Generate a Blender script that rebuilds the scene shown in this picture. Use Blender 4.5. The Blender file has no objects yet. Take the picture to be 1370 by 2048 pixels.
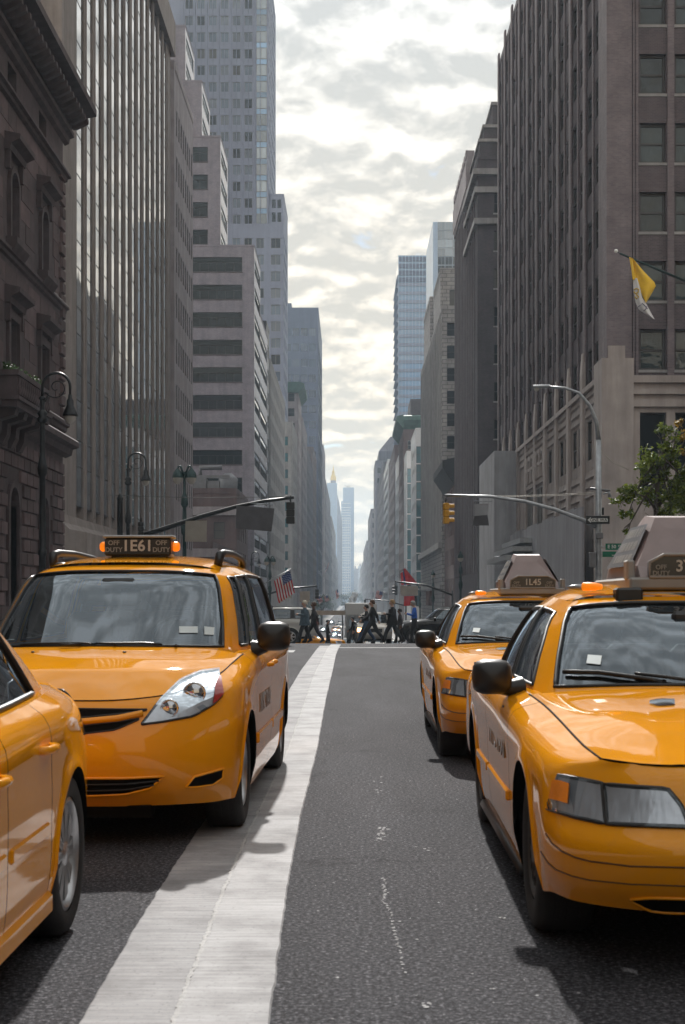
import bpy, bmesh, math, random
import numpy as np
from mathutils import Vector, Matrix
from mathutils.bvhtree import BVHTree

RND = random.Random(11)
SC = bpy.context.scene
COL = SC.collection
# ------------------------------------------------------------------ camera
# photograph is 1370 x 2048; street vanishes at (700, 1200); 50 mm lens, level, shifted up
FPX, VX, VY, CH = 2844.0, 700.0, 1200.0, 1.39
cam = bpy.data.cameras.new("camera")
cam.lens = 50; cam.sensor_width = 36; cam.sensor_fit = 'AUTO'
cam.shift_x = (685 - VX) / 2048; cam.shift_y = (VY - 1024) / 2048
cam.clip_start = 0.05; cam.clip_end = 9000
cam.dof.use_dof = True; cam.dof.focus_distance = 34.0; cam.dof.aperture_fstop = 8.0
camo = bpy.data.objects.new("camera", cam); COL.objects.link(camo)
camo.location = (0, 0, CH); camo.rotation_euler = (math.radians(90), 0, 0)
SC.camera = camo

# ------------------------------------------------------------------ world, sun, exposure
SUN_EL, SUN_AZ = math.radians(34), math.radians(-1.6)     # azimuth from +Y (down the street) towards +X
w = bpy.data.worlds.new("World"); SC.world = w; w.use_nodes = True
nt = w.node_tree; nt.nodes.clear()
def wn(t, **k):
    n = nt.nodes.new(t)
    for a, b in k.items(): setattr(n, a, b)
    return n
def wl(a, b): nt.links.new(a, b)
def wmath(op, a, b=None, clamp=False):
    n = wn('ShaderNodeMath', operation=op, use_clamp=clamp)
    for i, v in enumerate((a, b)):
        if v is None: continue
        if isinstance(v, (int, float)): n.inputs[i].default_value = v
        else: wl(v, n.inputs[i])
    return n.outputs[0]
sky = wn('ShaderNodeTexSky', sky_type='NISHITA', sun_disc=False)
sky.sun_elevation = SUN_EL; sky.sun_rotation = SUN_AZ
sky.air_density = 1.0; sky.dust_density = 0.4
tc = wn('ShaderNodeTexCoord')
sep = wn('ShaderNodeSeparateXYZ'); wl(tc.outputs['Generated'], sep.inputs[0])
zz = wmath('MAXIMUM', sep.outputs[2], 0.0)
zz = wmath('ADD', zz, 0.30)
cx = wmath('DIVIDE', sep.outputs[0], zz); cy = wmath('DIVIDE', sep.outputs[1], zz)
cmb = wn('ShaderNodeCombineXYZ'); wl(cx, cmb.inputs[0]); wl(cy, cmb.inputs[1])
cmb.inputs[2].default_value = 3.7
def wnoise(scale, detail, rough, dist=0.0, vec=None):
    n = wn('ShaderNodeTexNoise'); n.inputs['Scale'].default_value = scale; n.inputs['Detail'].default_value = detail
    n.inputs['Roughness'].default_value = rough; n.inputs['Distortion'].default_value = dist
    wl(vec or cmb.outputs[0], n.inputs['Vector']); return n.outputs['Fac']
def wramp(fac, stops):
    r = wn('ShaderNodeValToRGB'); wl(fac, r.inputs[0])
    el = r.color_ramp.elements
    while len(el) < len(stops): el.new(0.5)
    for e, (p, c) in zip(el, stops):
        e.position = p; e.color = (*c, 1) if len(c) == 3 else c
    return r.outputs[0]
puff = wnoise(11.0, 6, 0.53, 0.2)          # cloud puffs
mass = wnoise(2.6, 3, 0.5)                # large denser and thinner areas
vor = wn('ShaderNodeTexVoronoi', feature='SMOOTH_F1'); vor.inputs['Scale'].default_value = 14.0
vor.inputs['Smoothness'].default_value = 0.6
wl(cmb.outputs[0], vor.inputs['Vector'])
lump = wmath('SUBTRACT', 1.0, vor.outputs['Distance'])
off = wn('ShaderNodeVectorMath', operation='ADD'); wl(cmb.outputs[0], off.inputs[0]); off.inputs[1].default_value = (0.003, 0.028, 0.0)
puff2 = wnoise(11.0, 6, 0.53, 0.2, off.outputs[0])
relief = wmath('MULTIPLY', wmath('SUBTRACT', puff2, puff), 2.0)          # sunward edges of the puffs
shade = wmath('ADD', wmath('MULTIPLY', puff, 0.50), wmath('MULTIPLY', lump, 0.26))
shade = wmath('ADD', shade, wmath('MULTIPLY', mass, 0.36))
shade = wmath('SUBTRACT', shade, relief)
ccol = wramp(shade, [(0.40, (0.42, 0.425, 0.415)), (0.54, (0.52, 0.518, 0.50)), (0.66, (0.635, 0.63, 0.605)), (0.84, (0.80, 0.80, 0.785))])
# warmer air low over the street
low = wmath('SUBTRACT', 1.0, wmath('MULTIPLY', sep.outputs[2], 2.4), clamp=True)
warm = wn('ShaderNodeMix', data_type='RGBA', blend_type='MULTIPLY'); wl(low, warm.inputs[0])
wl(ccol, warm.inputs[6]); warm.inputs[7].default_value = (1.05, 0.82, 0.52, 1)
cover = wramp(wmath('ADD', wmath('MULTIPLY', puff, 0.6), wmath('MULTIPLY', mass, 0.55)), [(0.385, (0, 0, 0)), (0.43, (1, 1, 1))])
bg1 = wn('ShaderNodeBackground'); wl(sky.outputs[0], bg1.inputs[0]); bg1.inputs[1].default_value = 0.055
bg2 = wn('ShaderNodeBackground'); wl(warm.outputs[2], bg2.inputs[0]); bg2.inputs[1].default_value = 1.0
mx = wn('ShaderNodeMixShader'); wl(cover, mx.inputs[0]); wl(bg1.outputs[0], mx.inputs[1]); wl(bg2.outputs[0], mx.inputs[2])
wout = wn('ShaderNodeOutputWorld'); wl(mx.outputs[0], wout.inputs[0])

sun = bpy.data.lights.new("sun", 'SUN'); sun.energy = 3.6; sun.angle = math.radians(1.2); sun.color = (1.0, 0.96, 0.91)
suno = bpy.data.objects.new("sun", sun); COL.objects.link(suno)
sdir = Vector((math.sin(SUN_AZ) * math.cos(SUN_EL), math.cos(SUN_AZ) * math.cos(SUN_EL), math.sin(SUN_EL)))
suno.rotation_euler = (-sdir).to_track_quat('-Z', 'Y').to_euler(); suno.location = sdir * 300

SC.view_settings.view_transform = 'Standard'; SC.view_settings.look = 'None'
SC.view_settings.exposure = 0.64; SC.view_settings.gamma = 1.0
SC.render.engine = 'CYCLES'
SC.cycles.use_denoising = True
SC.cycles.max_bounces = 7; SC.cycles.diffuse_bounces = 3; SC.cycles.glossy_bounces = 4
SC.cycles.transparent_max_bounces = 12; SC.cycles.volume_bounces = 0; SC.cycles.transmission_bounces = 4
SC.cycles.caustics_reflective = False; SC.cycles.caustics_refractive = False
SC.cycles.sample_clamp_indirect = 4.0
# ------------------------------------------------------------------ helpers
def px(x, y, D):
    """photo pixel at distance D along the street -> world point"""
    return Vector(((x - VX) * D / FPX, D, CH - (y - VY) * D / FPX))
def Xat(x, D): return (x - VX) * D / FPX
def Zat(y, D): return CH + (VY - y) * D / FPX
def smooth(a, b, t):
    t = min(1, max(0, (t - a) / (b - a))); return t * t * (3 - 2 * t)
ZD = [40, 44, 48, 52, 56, 60, 67, 75, 85, 97, 110, 130, 150, 175, 200, 230, 260]
ZZ = [0, -.03, -.10, -.20, -.32, -.45, -.68, -.95, -1.35, -1.88, -2.5, -3.4, -4.2, -5.0, -5.6, -6.05, -6.2]
def zroad(D):
    return float(np.interp(D, ZD, ZZ))
def tag(o, label=None, cat=None, group=None, kind=None):
    if label: o['label'] = label
    if cat: o['category'] = cat
    if group: o['group'] = group
    if kind: o['kind'] = kind
    return o
def empty(name, loc=(0, 0, 0), rz=0.0, label=None, cat=None, group=None):
    o = bpy.data.objects.new(name, None); COL.objects.link(o)
    o.location = loc; o.rotation_euler = (0, 0, rz); o.empty_display_size = 0.2
    return tag(o, label, cat, group)
def put(name, me, parent=None, loc=None, rot=None, scale=None):
    o = bpy.data.objects.new(name, me); COL.objects.link(o)
    if parent is not None: o.parent = parent
    if loc is not None: o.location = loc
    if rot is not None: o.rotation_euler = rot if not isinstance(rot, (int, float)) else (0, 0, rot)
    if scale is not None: o.scale = scale
    return o
def copy_tree(o, parent=None):
    c = o.copy(); COL.objects.link(c); c.parent = parent
    for ch in o.children: copy_tree(ch, c)
    return c

class MB:
    def __init__(s): s.v = []; s.f = []; s.m = []; s.sm = []
    def add(s, vs, fs, mi=0, smooth=False):
        b = len(s.v); s.v += [tuple(p) for p in vs]
        for f in fs:
            s.f.append(tuple(b + i for i in f)); s.m.append(mi); s.sm.append(smooth)
        return s
    def quad(s, a, b, c, d, mi=0): return s.add([a, b, c, d], [(0, 1, 2, 3)], mi)
    def box(s, x0, x1, y0, y1, z0, z1, mi=0):
        return s.add([(x0, y0, z0), (x1, y0, z0), (x1, y1, z0), (x0, y1, z0), (x0, y0, z1), (x1, y0, z1), (x1, y1, z1), (x0, y1, z1)],
                     [(0, 3, 2, 1), (4, 5, 6, 7), (0, 1, 5, 4), (1, 2, 6, 5), (2, 3, 7, 6), (3, 0, 4, 7)], mi)
    def bbox(s, x0, x1, y0, y1, z0, z1, b=0.01, mi=0):
        """box with chamfered edges"""
        bm = bmesh.new(); bmesh.ops.create_cube(bm, size=1)
        for v in bm.verts: v.co = ((x0 + x1) / 2 + v.co.x * (x1 - x0), (y0 + y1) / 2 + v.co.y * (y1 - y0), (z0 + z1) / 2 + v.co.z * (z1 - z0))
        bmesh.ops.bevel(bm, geom=bm.edges[:], offset=b, segments=1, affect='EDGES')
        bm.verts.index_update()
        s.add([v.co[:] for v in bm.verts], [[v.index for v in f.verts] for f in bm.faces], mi); bm.free(); return s
    def prism(s, poly, y0, y1, mi=0, axis='y'):
        """polygon given in (x,z) extruded along y (or (y,z) along x, or (x,y) along z)"""
        n = len(poly)
        def P(a, b, t): return (a, t, b) if axis == 'y' else ((t, a, b) if axis == 'x' else (a, b, t))
        vs = [P(a, b, y0) for a, b in poly] + [P(a, b, y1) for a, b in poly]
        fs = [tuple(range(n)), tuple(range(2 * n - 1, n - 1, -1))] + [(i, i + n, (i + 1) % n + n, (i + 1) % n) for i in range(n)]
        return s.add(vs, fs, mi)
    def tube(s, pts, r, seg=8, mi=0, cap=True, smooth=True, closed=False):
        pts = [Vector(p) for p in pts]; n = len(pts)
        rs = r if isinstance(r, (list, tuple)) else [r] * n
        vs = []; prev = None
        for i, p in enumerate(pts):
            a = pts[i - 1] if (i > 0 or closed) else pts[i]; b = pts[(i + 1) % n] if (i < n - 1 or closed) else pts[i]
            t = (b - a)
            t = t.normalized() if t.length > 1e-9 else Vector((0, 0, 1))
            if prev is None:
                ref = Vector((0, 0, 1)) if abs(t.z) < 0.9 else Vector((1, 0, 0))
                nn = t.cross(ref).normalized()
            else:
                nn = prev - t * prev.dot(t)
                nn = nn.normalized() if nn.length > 1e-6 else prev
            prev = nn; bb = t.cross(nn)
            for k in range(seg):
                an = 2 * math.pi * k / seg
                vs.append(p + (nn * math.cos(an) + bb * math.sin(an)) * rs[i])
        fs = []
        m = n if closed else n - 1
        for i in range(m):
            for k in range(seg):
                j = (i + 1) % n
                fs.append((i * seg + k, i * seg + (k + 1) % seg, j * seg + (k + 1) % seg, j * seg + k))
        if cap and not closed:
            fs += [tuple(range(seg - 1, -1, -1)), tuple(range((n - 1) * seg, n * seg))]
        return s.add(vs, fs, mi, smooth)
    def lathe(s, prof, seg=16, mi=0, c=(0, 0, 0), axis='z', smooth=True):
        vs = []; n = len(prof)
        for (r, h) in prof:
            for k in range(seg):
                a = 2 * math.pi * k / seg; x, y = r * math.cos(a), r * math.sin(a)
                if axis == 'z': p = (c[0] + x, c[1] + y, c[2] + h)
                elif axis == 'x': p = (c[0] + h, c[1] + x, c[2] + y)
                else: p = (c[0] + x, c[1] + h, c[2] + y)
                vs.append(p)
        fs = [(i * seg + k, i * seg + (k + 1) % seg, (i + 1) * seg + (k + 1) % seg, (i + 1) * seg + k) for i in range(n - 1) for k in range(seg)]
        return s.add(vs, fs, mi, smooth)
    def grid(s, A, mi=0, smooth=True, skip=None):
        """A: array [rows][cols][3]"""
        r, c = len(A), len(A[0])
        vs = [tuple(A[i][j]) for i in range(r) for j in range(c)]
        fs = [(i * c + j, i * c + j + 1, (i + 1) * c + j + 1, (i + 1) * c + j) for i in range(r - 1) for j in range(c - 1)
              if not (skip and skip(i, j))]
        return s.add(vs, fs, mi, smooth)
    def xform(s, M):
        s.v = [tuple(M @ Vector(p)) for p in s.v]; return s
    def mesh(s, name, mats, angle=None, clean=False):
        me = bpy.data.meshes.new(name); me.from_pydata(s.v, [], s.f)
        if not isinstance(mats, (list, tuple)): mats = [mats]
        for m in mats: me.materials.append(m)
        me.polygons.foreach_set('material_index', s.m); me.polygons.foreach_set('use_smooth', s.sm)
        if clean:
            bm = bmesh.new(); bm.from_mesh(me); bmesh.ops.remove_doubles(bm, verts=bm.verts, dist=1e-5)
            bmesh.ops.recalc_face_normals(bm, faces=bm.faces); bm.to_mesh(me); bm.free()
        if angle: me.set_sharp_from_angle(angle=math.radians(angle))
        me.update(); return me
    def build(s, name, mats, parent=None, angle=None, loc=None, rot=None, clean=False):
        return put(name, s.mesh(name, mats, angle, clean), parent, loc, rot)

# ------------------------------------------------------------------ materials
MATS = {}
def newmat(name):
    m = bpy.data.materials.new(name); m.use_nodes = True
    t = m.node_tree; b = t.nodes['Principled BSDF']; MATS[name] = m
    return m, t, b
def nd(t, kind, **k):
    n = t.nodes.new(kind)
    for a, v in k.items(): setattr(n, a, v)
    return n
def worldpos(t, stretch=(1, 1, 1)):
    g = nd(t, 'ShaderNodeNewGeometry'); mp = nd(t, 'ShaderNodeMapping'); mp.inputs['Scale'].default_value = stretch
    t.links.new(g.outputs['Position'], mp.inputs['Vector']); return mp.outputs[0]
def objpos(t, stretch=(1, 1, 1)):
    g = nd(t, 'ShaderNodeTexCoord'); mp = nd(t, 'ShaderNodeMapping'); mp.inputs['Scale'].default_value = stretch
    t.links.new(g.outputs['Object'], mp.inputs['Vector']); return mp.outputs[0]
def noise(t, vec, scale, detail=4, rough=0.55):
    n = nd(t, 'ShaderNodeTexNoise'); n.inputs['Scale'].default_value = scale; n.inputs['Detail'].default_value = detail
    n.inputs['Roughness'].default_value = rough; t.links.new(vec, n.inputs['Vector']); return n.outputs['Fac']
def ramp(t, fac, stops):
    r = nd(t, 'ShaderNodeValToRGB'); t.links.new(fac, r.inputs[0]); el = r.color_ramp.elements
    while len(el) < len(stops): el.new(0.5)
    for e, (p, c) in zip(el, stops): e.position = p; e.color = (*c[:3], 1)
    return r.outputs[0]
def mixc(t, fac, a, b, blend='MIX'):
    n = nd(t, 'ShaderNodeMix', data_type='RGBA', blend_type=blend)
    for i, v in ((0, fac), (6, a), (7, b)):
        if isinstance(v, (int, float)): n.inputs[i].default_value = v
        elif isinstance(v, (tuple, list)): n.inputs[i].default_value = (*v[:3], 1)
        else: t.links.new(v, n.inputs[i])
    return n.outputs[2]
def bump(t, b, h, strength=0.3, dist=0.02):
    n = nd(t, 'ShaderNodeBump'); n.inputs['Strength'].default_value = strength; n.inputs['Distance'].default_value = dist
    t.links.new(h, n.inputs['Height']); t.links.new(n.outputs[0], b.inputs['Normal']); return n
def shade(c, k): return tuple(min(1, x * k) for x in c)
def pm(name, col, rough=0.6, metal=0.0, var=0.18, scale=3.0, bmp=0.0, bdist=0.02, objrand=0.0, spec=None, coat=0.0, stretch=(1, 1, 1), local=False, streak=0.0):
    """plain surface with procedural mottling, optional vertical streaks, relief and per-object shade"""
    m, t, b = newmat(name)
    b.inputs['Roughness'].default_value = rough; b.inputs['Metallic'].default_value = metal
    if spec is not None: b.inputs['Specular IOR Level'].default_value = spec
    if coat: b.inputs['Coat Weight'].default_value = coat; b.inputs['Coat Roughness'].default_value = 0.03
    vec = objpos(t, stretch) if local else worldpos(t, stretch)
    f = noise(t, vec, scale)
    c = ramp(t, f, [(0.3, shade(col, 1 - var)), (0.7, shade(col, 1 + var))])
    if streak:
        v2 = objpos(t, (1, 1, 0.08)) if local else worldpos(t, (1, 1, 0.08))
        f2 = noise(t, v2, 1.3, 5, 0.65)
        c = mixc(t, streak, c, ramp(t, f2, [(0.35, (0.45, 0.43, 0.42)), (0.62, (1.1, 1.1, 1.1))]), 'MULTIPLY')
    if objrand:
        oi = nd(t, 'ShaderNodeObjectInfo')
        c = mixc(t, 1.0, c, ramp(t, oi.outputs['Random'], [(0, (1 - objrand,) * 3), (1, (1 + objrand * 0.7,) * 3)]), 'MULTIPLY')
    t.links.new(c, b.inputs['Base Color'])
    if bmp: bump(t, b, noise(t, vec, scale * 9, 5, 0.6), bmp, bdist)
    return m
def brickmat(name, col, col2, mortar, bw=0.21, bh=0.075, rough=0.85, streak=0.35):
    m, t, b = newmat(name); b.inputs['Roughness'].default_value = rough
    g = nd(t, 'ShaderNodeNewGeometry'); s = nd(t, 'ShaderNodeSeparateXYZ'); t.links.new(g.outputs['Position'], s.inputs[0])
    a = nd(t, 'ShaderNodeMath', operation='ADD'); t.links.new(s.outputs[0], a.inputs[0]); t.links.new(s.outputs[1], a.inputs[1])
    c = nd(t, 'ShaderNodeCombineXYZ'); t.links.new(a.outputs[0], c.inputs[0]); t.links.new(s.outputs[2], c.inputs[1])
    br = nd(t, 'ShaderNodeTexBrick'); t.links.new(c.outputs[0], br.inputs['Vector'])
    br.inputs['Scale'].default_value = 1.0; br.inputs['Brick Width'].default_value = bw; br.inputs['Row Height'].default_value = bh
    br.inputs['Mortar Size'].default_value = bh * 0.10; br.inputs['Color1'].default_value = (*col, 1); br.inputs['Color2'].default_value = (*col2, 1)
    br.inputs['Mortar'].default_value = (*mortar, 1)
    wp = worldpos(t)
    cc = mixc(t, 0.55, br.outputs['Color'], ramp(t, noise(t, wp, 0.9, 5), [(0.3, (0.62, 0.6, 0.6)), (0.7, (1.25, 1.22, 1.2))]), 'MULTIPLY')
    cc = mixc(t, streak, cc, ramp(t, noise(t, worldpos(t, (1, 1, .06)), 1.1, 5, .65), [(0.35, (0.5, 0.48, 0.47)), (0.62, (1.1, 1.1, 1.1))]), 'MULTIPLY')
    t.links.new(cc, b.inputs['Base Color'])
    bump(t, b, br.outputs['Fac'], -0.25, 0.01)
    return m
def glassmat(name, col=(0.02, 0.028, 0.034), rough=0.04, blind=0.25, spec=0.9, wave=0.02, blindcol=(0.22, 0.21, 0.19), coat=0.0, wscale=0.55):
    """window glass seen from outside: dark room or blind behind, wavy reflections"""
    m, t, b = newmat(name); b.inputs['Roughness'].default_value = rough; b.inputs['Specular IOR Level'].default_value = spec
    oi = nd(t, 'ShaderNodeObjectInfo')
    c = ramp(t, oi.outputs['Random'], [(0.0, shade(col, 0.6)), (1 - blind, shade(col, 1.6)), (min(0.999, 1 - blind + 0.02), blindcol), (1.0, shade(blindcol, 0.55))])
    if coat: b.inputs['Coat Weight'].default_value = coat; b.inputs['Coat Roughness'].default_value = 0.02
    t.links.new(c, b.inputs['Base Color'])
    if wave: bump(t, b, noise(t, worldpos(t), wscale, 2, 0.4), wave * 8, 0.05)
    return m
def emis(name, col, strength):
    m, t, b = newmat(name); b.inputs['Base Color'].default_value = (*col, 1)
    b.inputs['Emission Color'].default_value = (*col, 1); b.inputs['Emission Strength'].default_value = strength
    b.inputs['Roughness'].default_value = 0.3
    return m

M = MATS
# buildings
pm('brownstone', (0.100, 0.067, 0.067), 0.85, var=0.3, scale=1.4, bmp=0.5, objrand=0.38)
pm('brownstone_trim', (0.076, 0.054, 0.056), 0.8, var=0.25, scale=2.5, bmp=0.4, streak=0.5)
pm('slab_concrete', (0.265, 0.228, 0.212), 0.8, var=0.12, scale=1.5, bmp=0.25, streak=0.45)
pm('metal_trim', (0.040, 0.037, 0.042), 0.4, 0.6, var=0.2)
brickmat('grey_brick', (0.295, 0.273, 0.323), (0.239, 0.220, 0.262), (0.223, 0.212, 0.244))
pm('pale_stone', (0.335, 0.302, 0.319), 0.85, var=0.15, scale=0.8, bmp=0.25, streak=0.4)
brickmat('dark_brick', (0.108, 0.084, 0.091), (0.074, 0.058, 0.067), (0.128, 0.114, 0.122))
brickmat('pier_brick', (0.187, 0.151, 0.161), (0.139, 0.114, 0.127), (0.175, 0.159, 0.169))
pm('limestone', (0.363, 0.315, 0.295), 0.85, var=0.14, scale=0.9, bmp=0.3, streak=0.45)
brickmat('blackish_brick', (0.080, 0.066, 0.073), (0.056, 0.048, 0.054), (0.080, 0.075, 0.084))
pm('grey_stone', (0.279, 0.270, 0.270), 0.85, var=0.16, scale=0.8, bmp=0.25, streak=0.5)
brickmat('ashlar_grey', (0.339, 0.329, 0.325), (0.269, 0.265, 0.265), (0.151, 0.143, 0.150), bw=1.2, bh=0.55)
pm('brown_wall', (0.128, 0.086, 0.084), 0.85, var=0.2, scale=0.7, bmp=0.2, streak=0.4)
pm('mauve_stone', (0.235, 0.262, 0.36), 0.7, var=0.08, scale=0.3, streak=0.2)
pm('blue_slab', (0.080, 0.098, 0.164), 0.6, var=0.15, scale=0.2, streak=0.3)
pm('far_stone', (0.239, 0.220, 0.239), 0.85, var=0.2, scale=0.15, streak=0.5)
pm('far_dark', (0.120, 0.106, 0.122), 0.85, var=0.2, scale=0.15, streak=0.5)
pm('bright_wall', (0.66, 0.67, 0.68), 0.22, 0.0, var=0.08, scale=0.2, spec=0.8)  # white tone also stands for sky glare on the street-wall sides
pm('bright_side_brick', (0.351, 0.326, 0.370), 0.24, var=0.1, scale=0.6, spec=0.7)  # lighter copy of the grey brick, sky reflection put into the colour
pm('copper_green', (0.055, 0.12, 0.10), 0.7, var=0.25, scale=0.8, streak=0.4)
pm('gold_leaf', (0.75, 0.52, 0.10), 0.35, 0.9, var=0.1)
pm('tower_blue', (0.34, 0.45, 0.60), 0.25, 0.0, var=0.08, scale=0.05, spec=0.8)
pm('white_band', (0.72, 0.74, 0.76), 0.5, var=0.05)
pm('black_steel', (0.018, 0.018, 0.02), 0.45, 0.3, var=0.3, scale=4)
pm('roof_tar', (0.048, 0.048, 0.054), 0.9, var=0.2)
pm('window_frame', (0.035, 0.032, 0.032), 0.5, var=0.15)
pm('window_frame_light', (0.30, 0.29, 0.28), 0.5, var=0.15)
glassmat('glass_dark', (0.012, 0.016, 0.018), 0.05, blind=0.12, spec=0.35, blindcol=(0.12, 0.115, 0.105), wave=0.05)
glassmat('glass_mid', (0.075, 0.105, 0.15), 0.06, blind=0.2, spec=0.8, blindcol=(0.16, 0.19, 0.24))
glassmat('glass_old', (0.03, 0.042, 0.045), 0.03, blind=0.12, spec=0.55, blindcol=(0.10, 0.10, 0.09), wave=0.10, wscale=1.5)
glassmat('glass_slab', (0.015, 0.022, 0.030), 0.03, blind=0.10, wave=0.03, spec=1.0, coat=0.6)
glassmat('glass_ribbon', (0.010, 0.015, 0.016), 0.05, blind=0.06, spec=0.28, blindcol=(0.07, 0.075, 0.07))
glassmat('glass_blue', (0.17, 0.31, 0.50), 0.06, blind=0.0, spec=1.0, wave=0.015, coat=0.7)
glassmat('glass_teal', (0.03, 0.10, 0.12), 0.05, blind=0.1, spec=1.0, wave=0.02, blindcol=(0.10, 0.2, 0.22))
glassmat('glass_pale', (0.26, 0.31, 0.35), 0.08, blind=0.2, spec=1.0, wave=0.01, coat=0.5, blindcol=(0.4, 0.45, 0.5))  # pale base puts the sky reflection of street-side panes into the colour
glassmat('glass_spandrel', (0.020, 0.026, 0.034), 0.06, blind=0.0, spec=1.0, wave=0.03, coat=0.4)
# street
pm('sidewalk', (0.20, 0.192, 0.185), 0.9, var=0.15, scale=1.2, bmp=0.3)
pm('kerb_stone', (0.26, 0.25, 0.245), 0.8, var=0.2, scale=3, bmp=0.3)
pm('hoarding', (0.36, 0.37, 0.40), 0.65, var=0.16, scale=0.6, streak=0.5)
pm('hoarding_grey', (0.27, 0.27, 0.295), 0.6, var=0.14, scale=0.7, streak=0.5)
pm('lamp_iron', (0.020, 0.022, 0.024), 0.42, 0.4, var=0.35, scale=12)
pm('lamp_iron_green', (0.018, 0.045, 0.046), 0.40, 0.3, var=0.3, scale=12)
pm('galvanised', (0.34, 0.355, 0.375), 0.42, 0.7, var=0.2, scale=6)
pm('signal_yellow', (0.55, 0.27, 0.018), 0.5, var=0.18, scale=6)
pm('signal_black', (0.014, 0.015, 0.015), 0.5, var=0.2)
pm('sign_back', (0.36, 0.33, 0.285), 0.55, 0.1, var=0.12, scale=2)
pm('sign_back_grey', (0.17, 0.17, 0.18), 0.5, 0.3, var=0.15, scale=2)
pm('sign_black', (0.012, 0.012, 0.013), 0.4, var=0.1)
pm('sign_white', (0.72, 0.72, 0.70), 0.45, var=0.06)
pm('sign_green', (0.0, 0.14, 0.075), 0.4, var=0.1)
pm('bark', (0.075, 0.058, 0.045), 0.95, var=0.3, scale=8, bmp=0.6)
pm('wire', (0.10, 0.10, 0.10), 0.6, var=0.1)
# ------------------------------------------------------------------ ground, road, pavements
def asphalt(name, base):
    m, t, b = newmat(name); b.inputs['Roughness'].default_value = 0.9; b.inputs['Specular IOR Level'].default_value = 0.08
    wp = worldpos(t)
    big = ramp(t, noise(t, worldpos(t, (1.2, 0.22, 1)), 0.7, 5, 0.6), [(0.3, shade(base, 0.74)), (0.7, shade(base, 1.26))])
    grit = noise(t, wp, 52, 3, 0.8)
    c = mixc(t, 0.9, big, ramp(t, grit, [(0.34, (0.25, 0.25, 0.26)), (0.49, (0.9, 0.9, 0.9)), (0.58, (1.9, 1.9, 1.88)), (0.65, (4.6, 4.5, 4.4))]), 'MULTIPLY')
    mid = noise(t, wp, 16, 5, 0.7)
    c = mixc(t, 0.6, c, ramp(t, mid, [(0.35, (0.72, 0.72, 0.74)), (0.65, (1.2, 1.2, 1.18))]), 'MULTIPLY')
    # oil drips and dark patches along the wheel tracks
    oil = ramp(t, noise(t, worldpos(t, (1, 0.35, 1)), 1.7, 4, 0.6), [(0.60, (1, 1, 1)), (0.72, (0.55, 0.55, 0.56))])
    c = mixc(t, 0.7, c, oil, 'MULTIPLY')
    v = nd(t, 'ShaderNodeTexVoronoi', feature='DISTANCE_TO_EDGE'); v.inputs['Scale'].default_value = 0.22
    wv = nd(t, 'ShaderNodeVectorMath', operation='ADD'); nn = nd(t, 'ShaderNodeTexNoise'); nn.inputs['Scale'].default_value = 1.6; nn.inputs['Detail'].default_value = 6
    sc = nd(t, 'ShaderNodeVectorMath', operation='SCALE'); sc.inputs['Scale'].default_value = 0.8
    t.links.new(wp, nn.inputs['Vector']); t.links.new(nn.outputs['Color'], sc.inputs[0]); t.links.new(wp, wv.inputs[0]); t.links.new(sc.outputs[0], wv.inputs[1])
    t.links.new(wv.outputs[0], v.inputs['Vector'])
    crack = ramp(t, v.outputs['Distance'], [(0.0, (0.35, 0.35, 0.36)), (0.0035, (1, 1, 1))])
    c = mixc(t, 0.6, c, crack, 'MULTIPLY')
    t.links.new(c, b.inputs['Base Color'])
    add = nd(t, 'ShaderNodeMath', operation='ADD'); t.links.new(grit, add.inputs[0]); t.links.new(mid, add.inputs[1])
    bump(t, b, add.outputs[0], 0.55, 0.012)
    return m
asphalt('asphalt', (0.050, 0.050, 0.056))
pm('city_ground', (0.10, 0.095, 0.09), 0.9, var=0.2, scale=0.05)
def paintmat(name, base):
    m, t, b = newmat(name); b.inputs['Roughness'].default_value = 0.8; b.inputs['Specular IOR Level'].default_value = 0.15
    wp = worldpos(t)
    streak = noise(t, worldpos(t, (0.6, 13.0, 1)), 3.0, 5, 0.7)       # transverse ridges of the laid plastic
    c = ramp(t, streak, [(0.30, shade(base, 0.76)), (0.5, shade(base, 0.98)), (0.66, shade(base, 1.18))])
    dirt = noise(t, wp, 2.1, 6, 0.66)
    c = mixc(t, 0.8, c, ramp(t, dirt, [(0.3, (0.48, 0.47, 0.47)), (0.58, (1, 1, 1))]), 'MULTIPLY')
    pits = noise(t, wp, 60, 3, 0.7)
    c = mixc(t, 0.55, c, ramp(t, pits, [(0.30, (0.42, 0.42, 0.42)), (0.42, (1, 1, 1))]), 'MULTIPLY')
    t.links.new(c, b.inputs['Base Color']); bump(t, b, streak, 0.25, 0.006)
    return m
paintmat('road_paint', (0.42, 0.42, 0.43)); paintmat('road_paint_worn', (0.34, 0.34, 0.35)); paintmat('road_paint_bright', (0.46, 0.46, 0.46))

ST = [-140, -40, -10, 0, 10, 20, 30, 38] + list(range(40, 152, 4)) + [160, 175, 200, 230, 260, 300, 500, 800, 1200, 1800, 2600, 3400, 4050]
def strip(name, mat, x0, x1, d0, d1, dz, kind='structure', parent=None, skirt=None, crown=0):
    ds = sorted({d0, d1} | {d for d in ST if d0 < d < d1})
    mb = MB(); A = [[(x0, d, zroad(d) + dz), (x1, d, zroad(d) + dz)] for d in ds]
    mb.grid(A, 0, False)
    if skirt:
        for x in (x0, x1):
            mb.grid([[(x, d, zroad(d) + dz), (x, d, zroad(d) + dz - skirt)] for d in ds], 0, False)
        for d in (d0, d1):
            mb.quad((x0, d, zroad(d) + dz), (x1, d, zroad(d) + dz), (x1, d, zroad(d) + dz - skirt), (x0, d, zroad(d) + dz - skirt))
    o = mb.build(name, mat, parent)
    if kind: o['kind'] = kind
    return o
KL, KR = -7.7, 8.3
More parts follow.
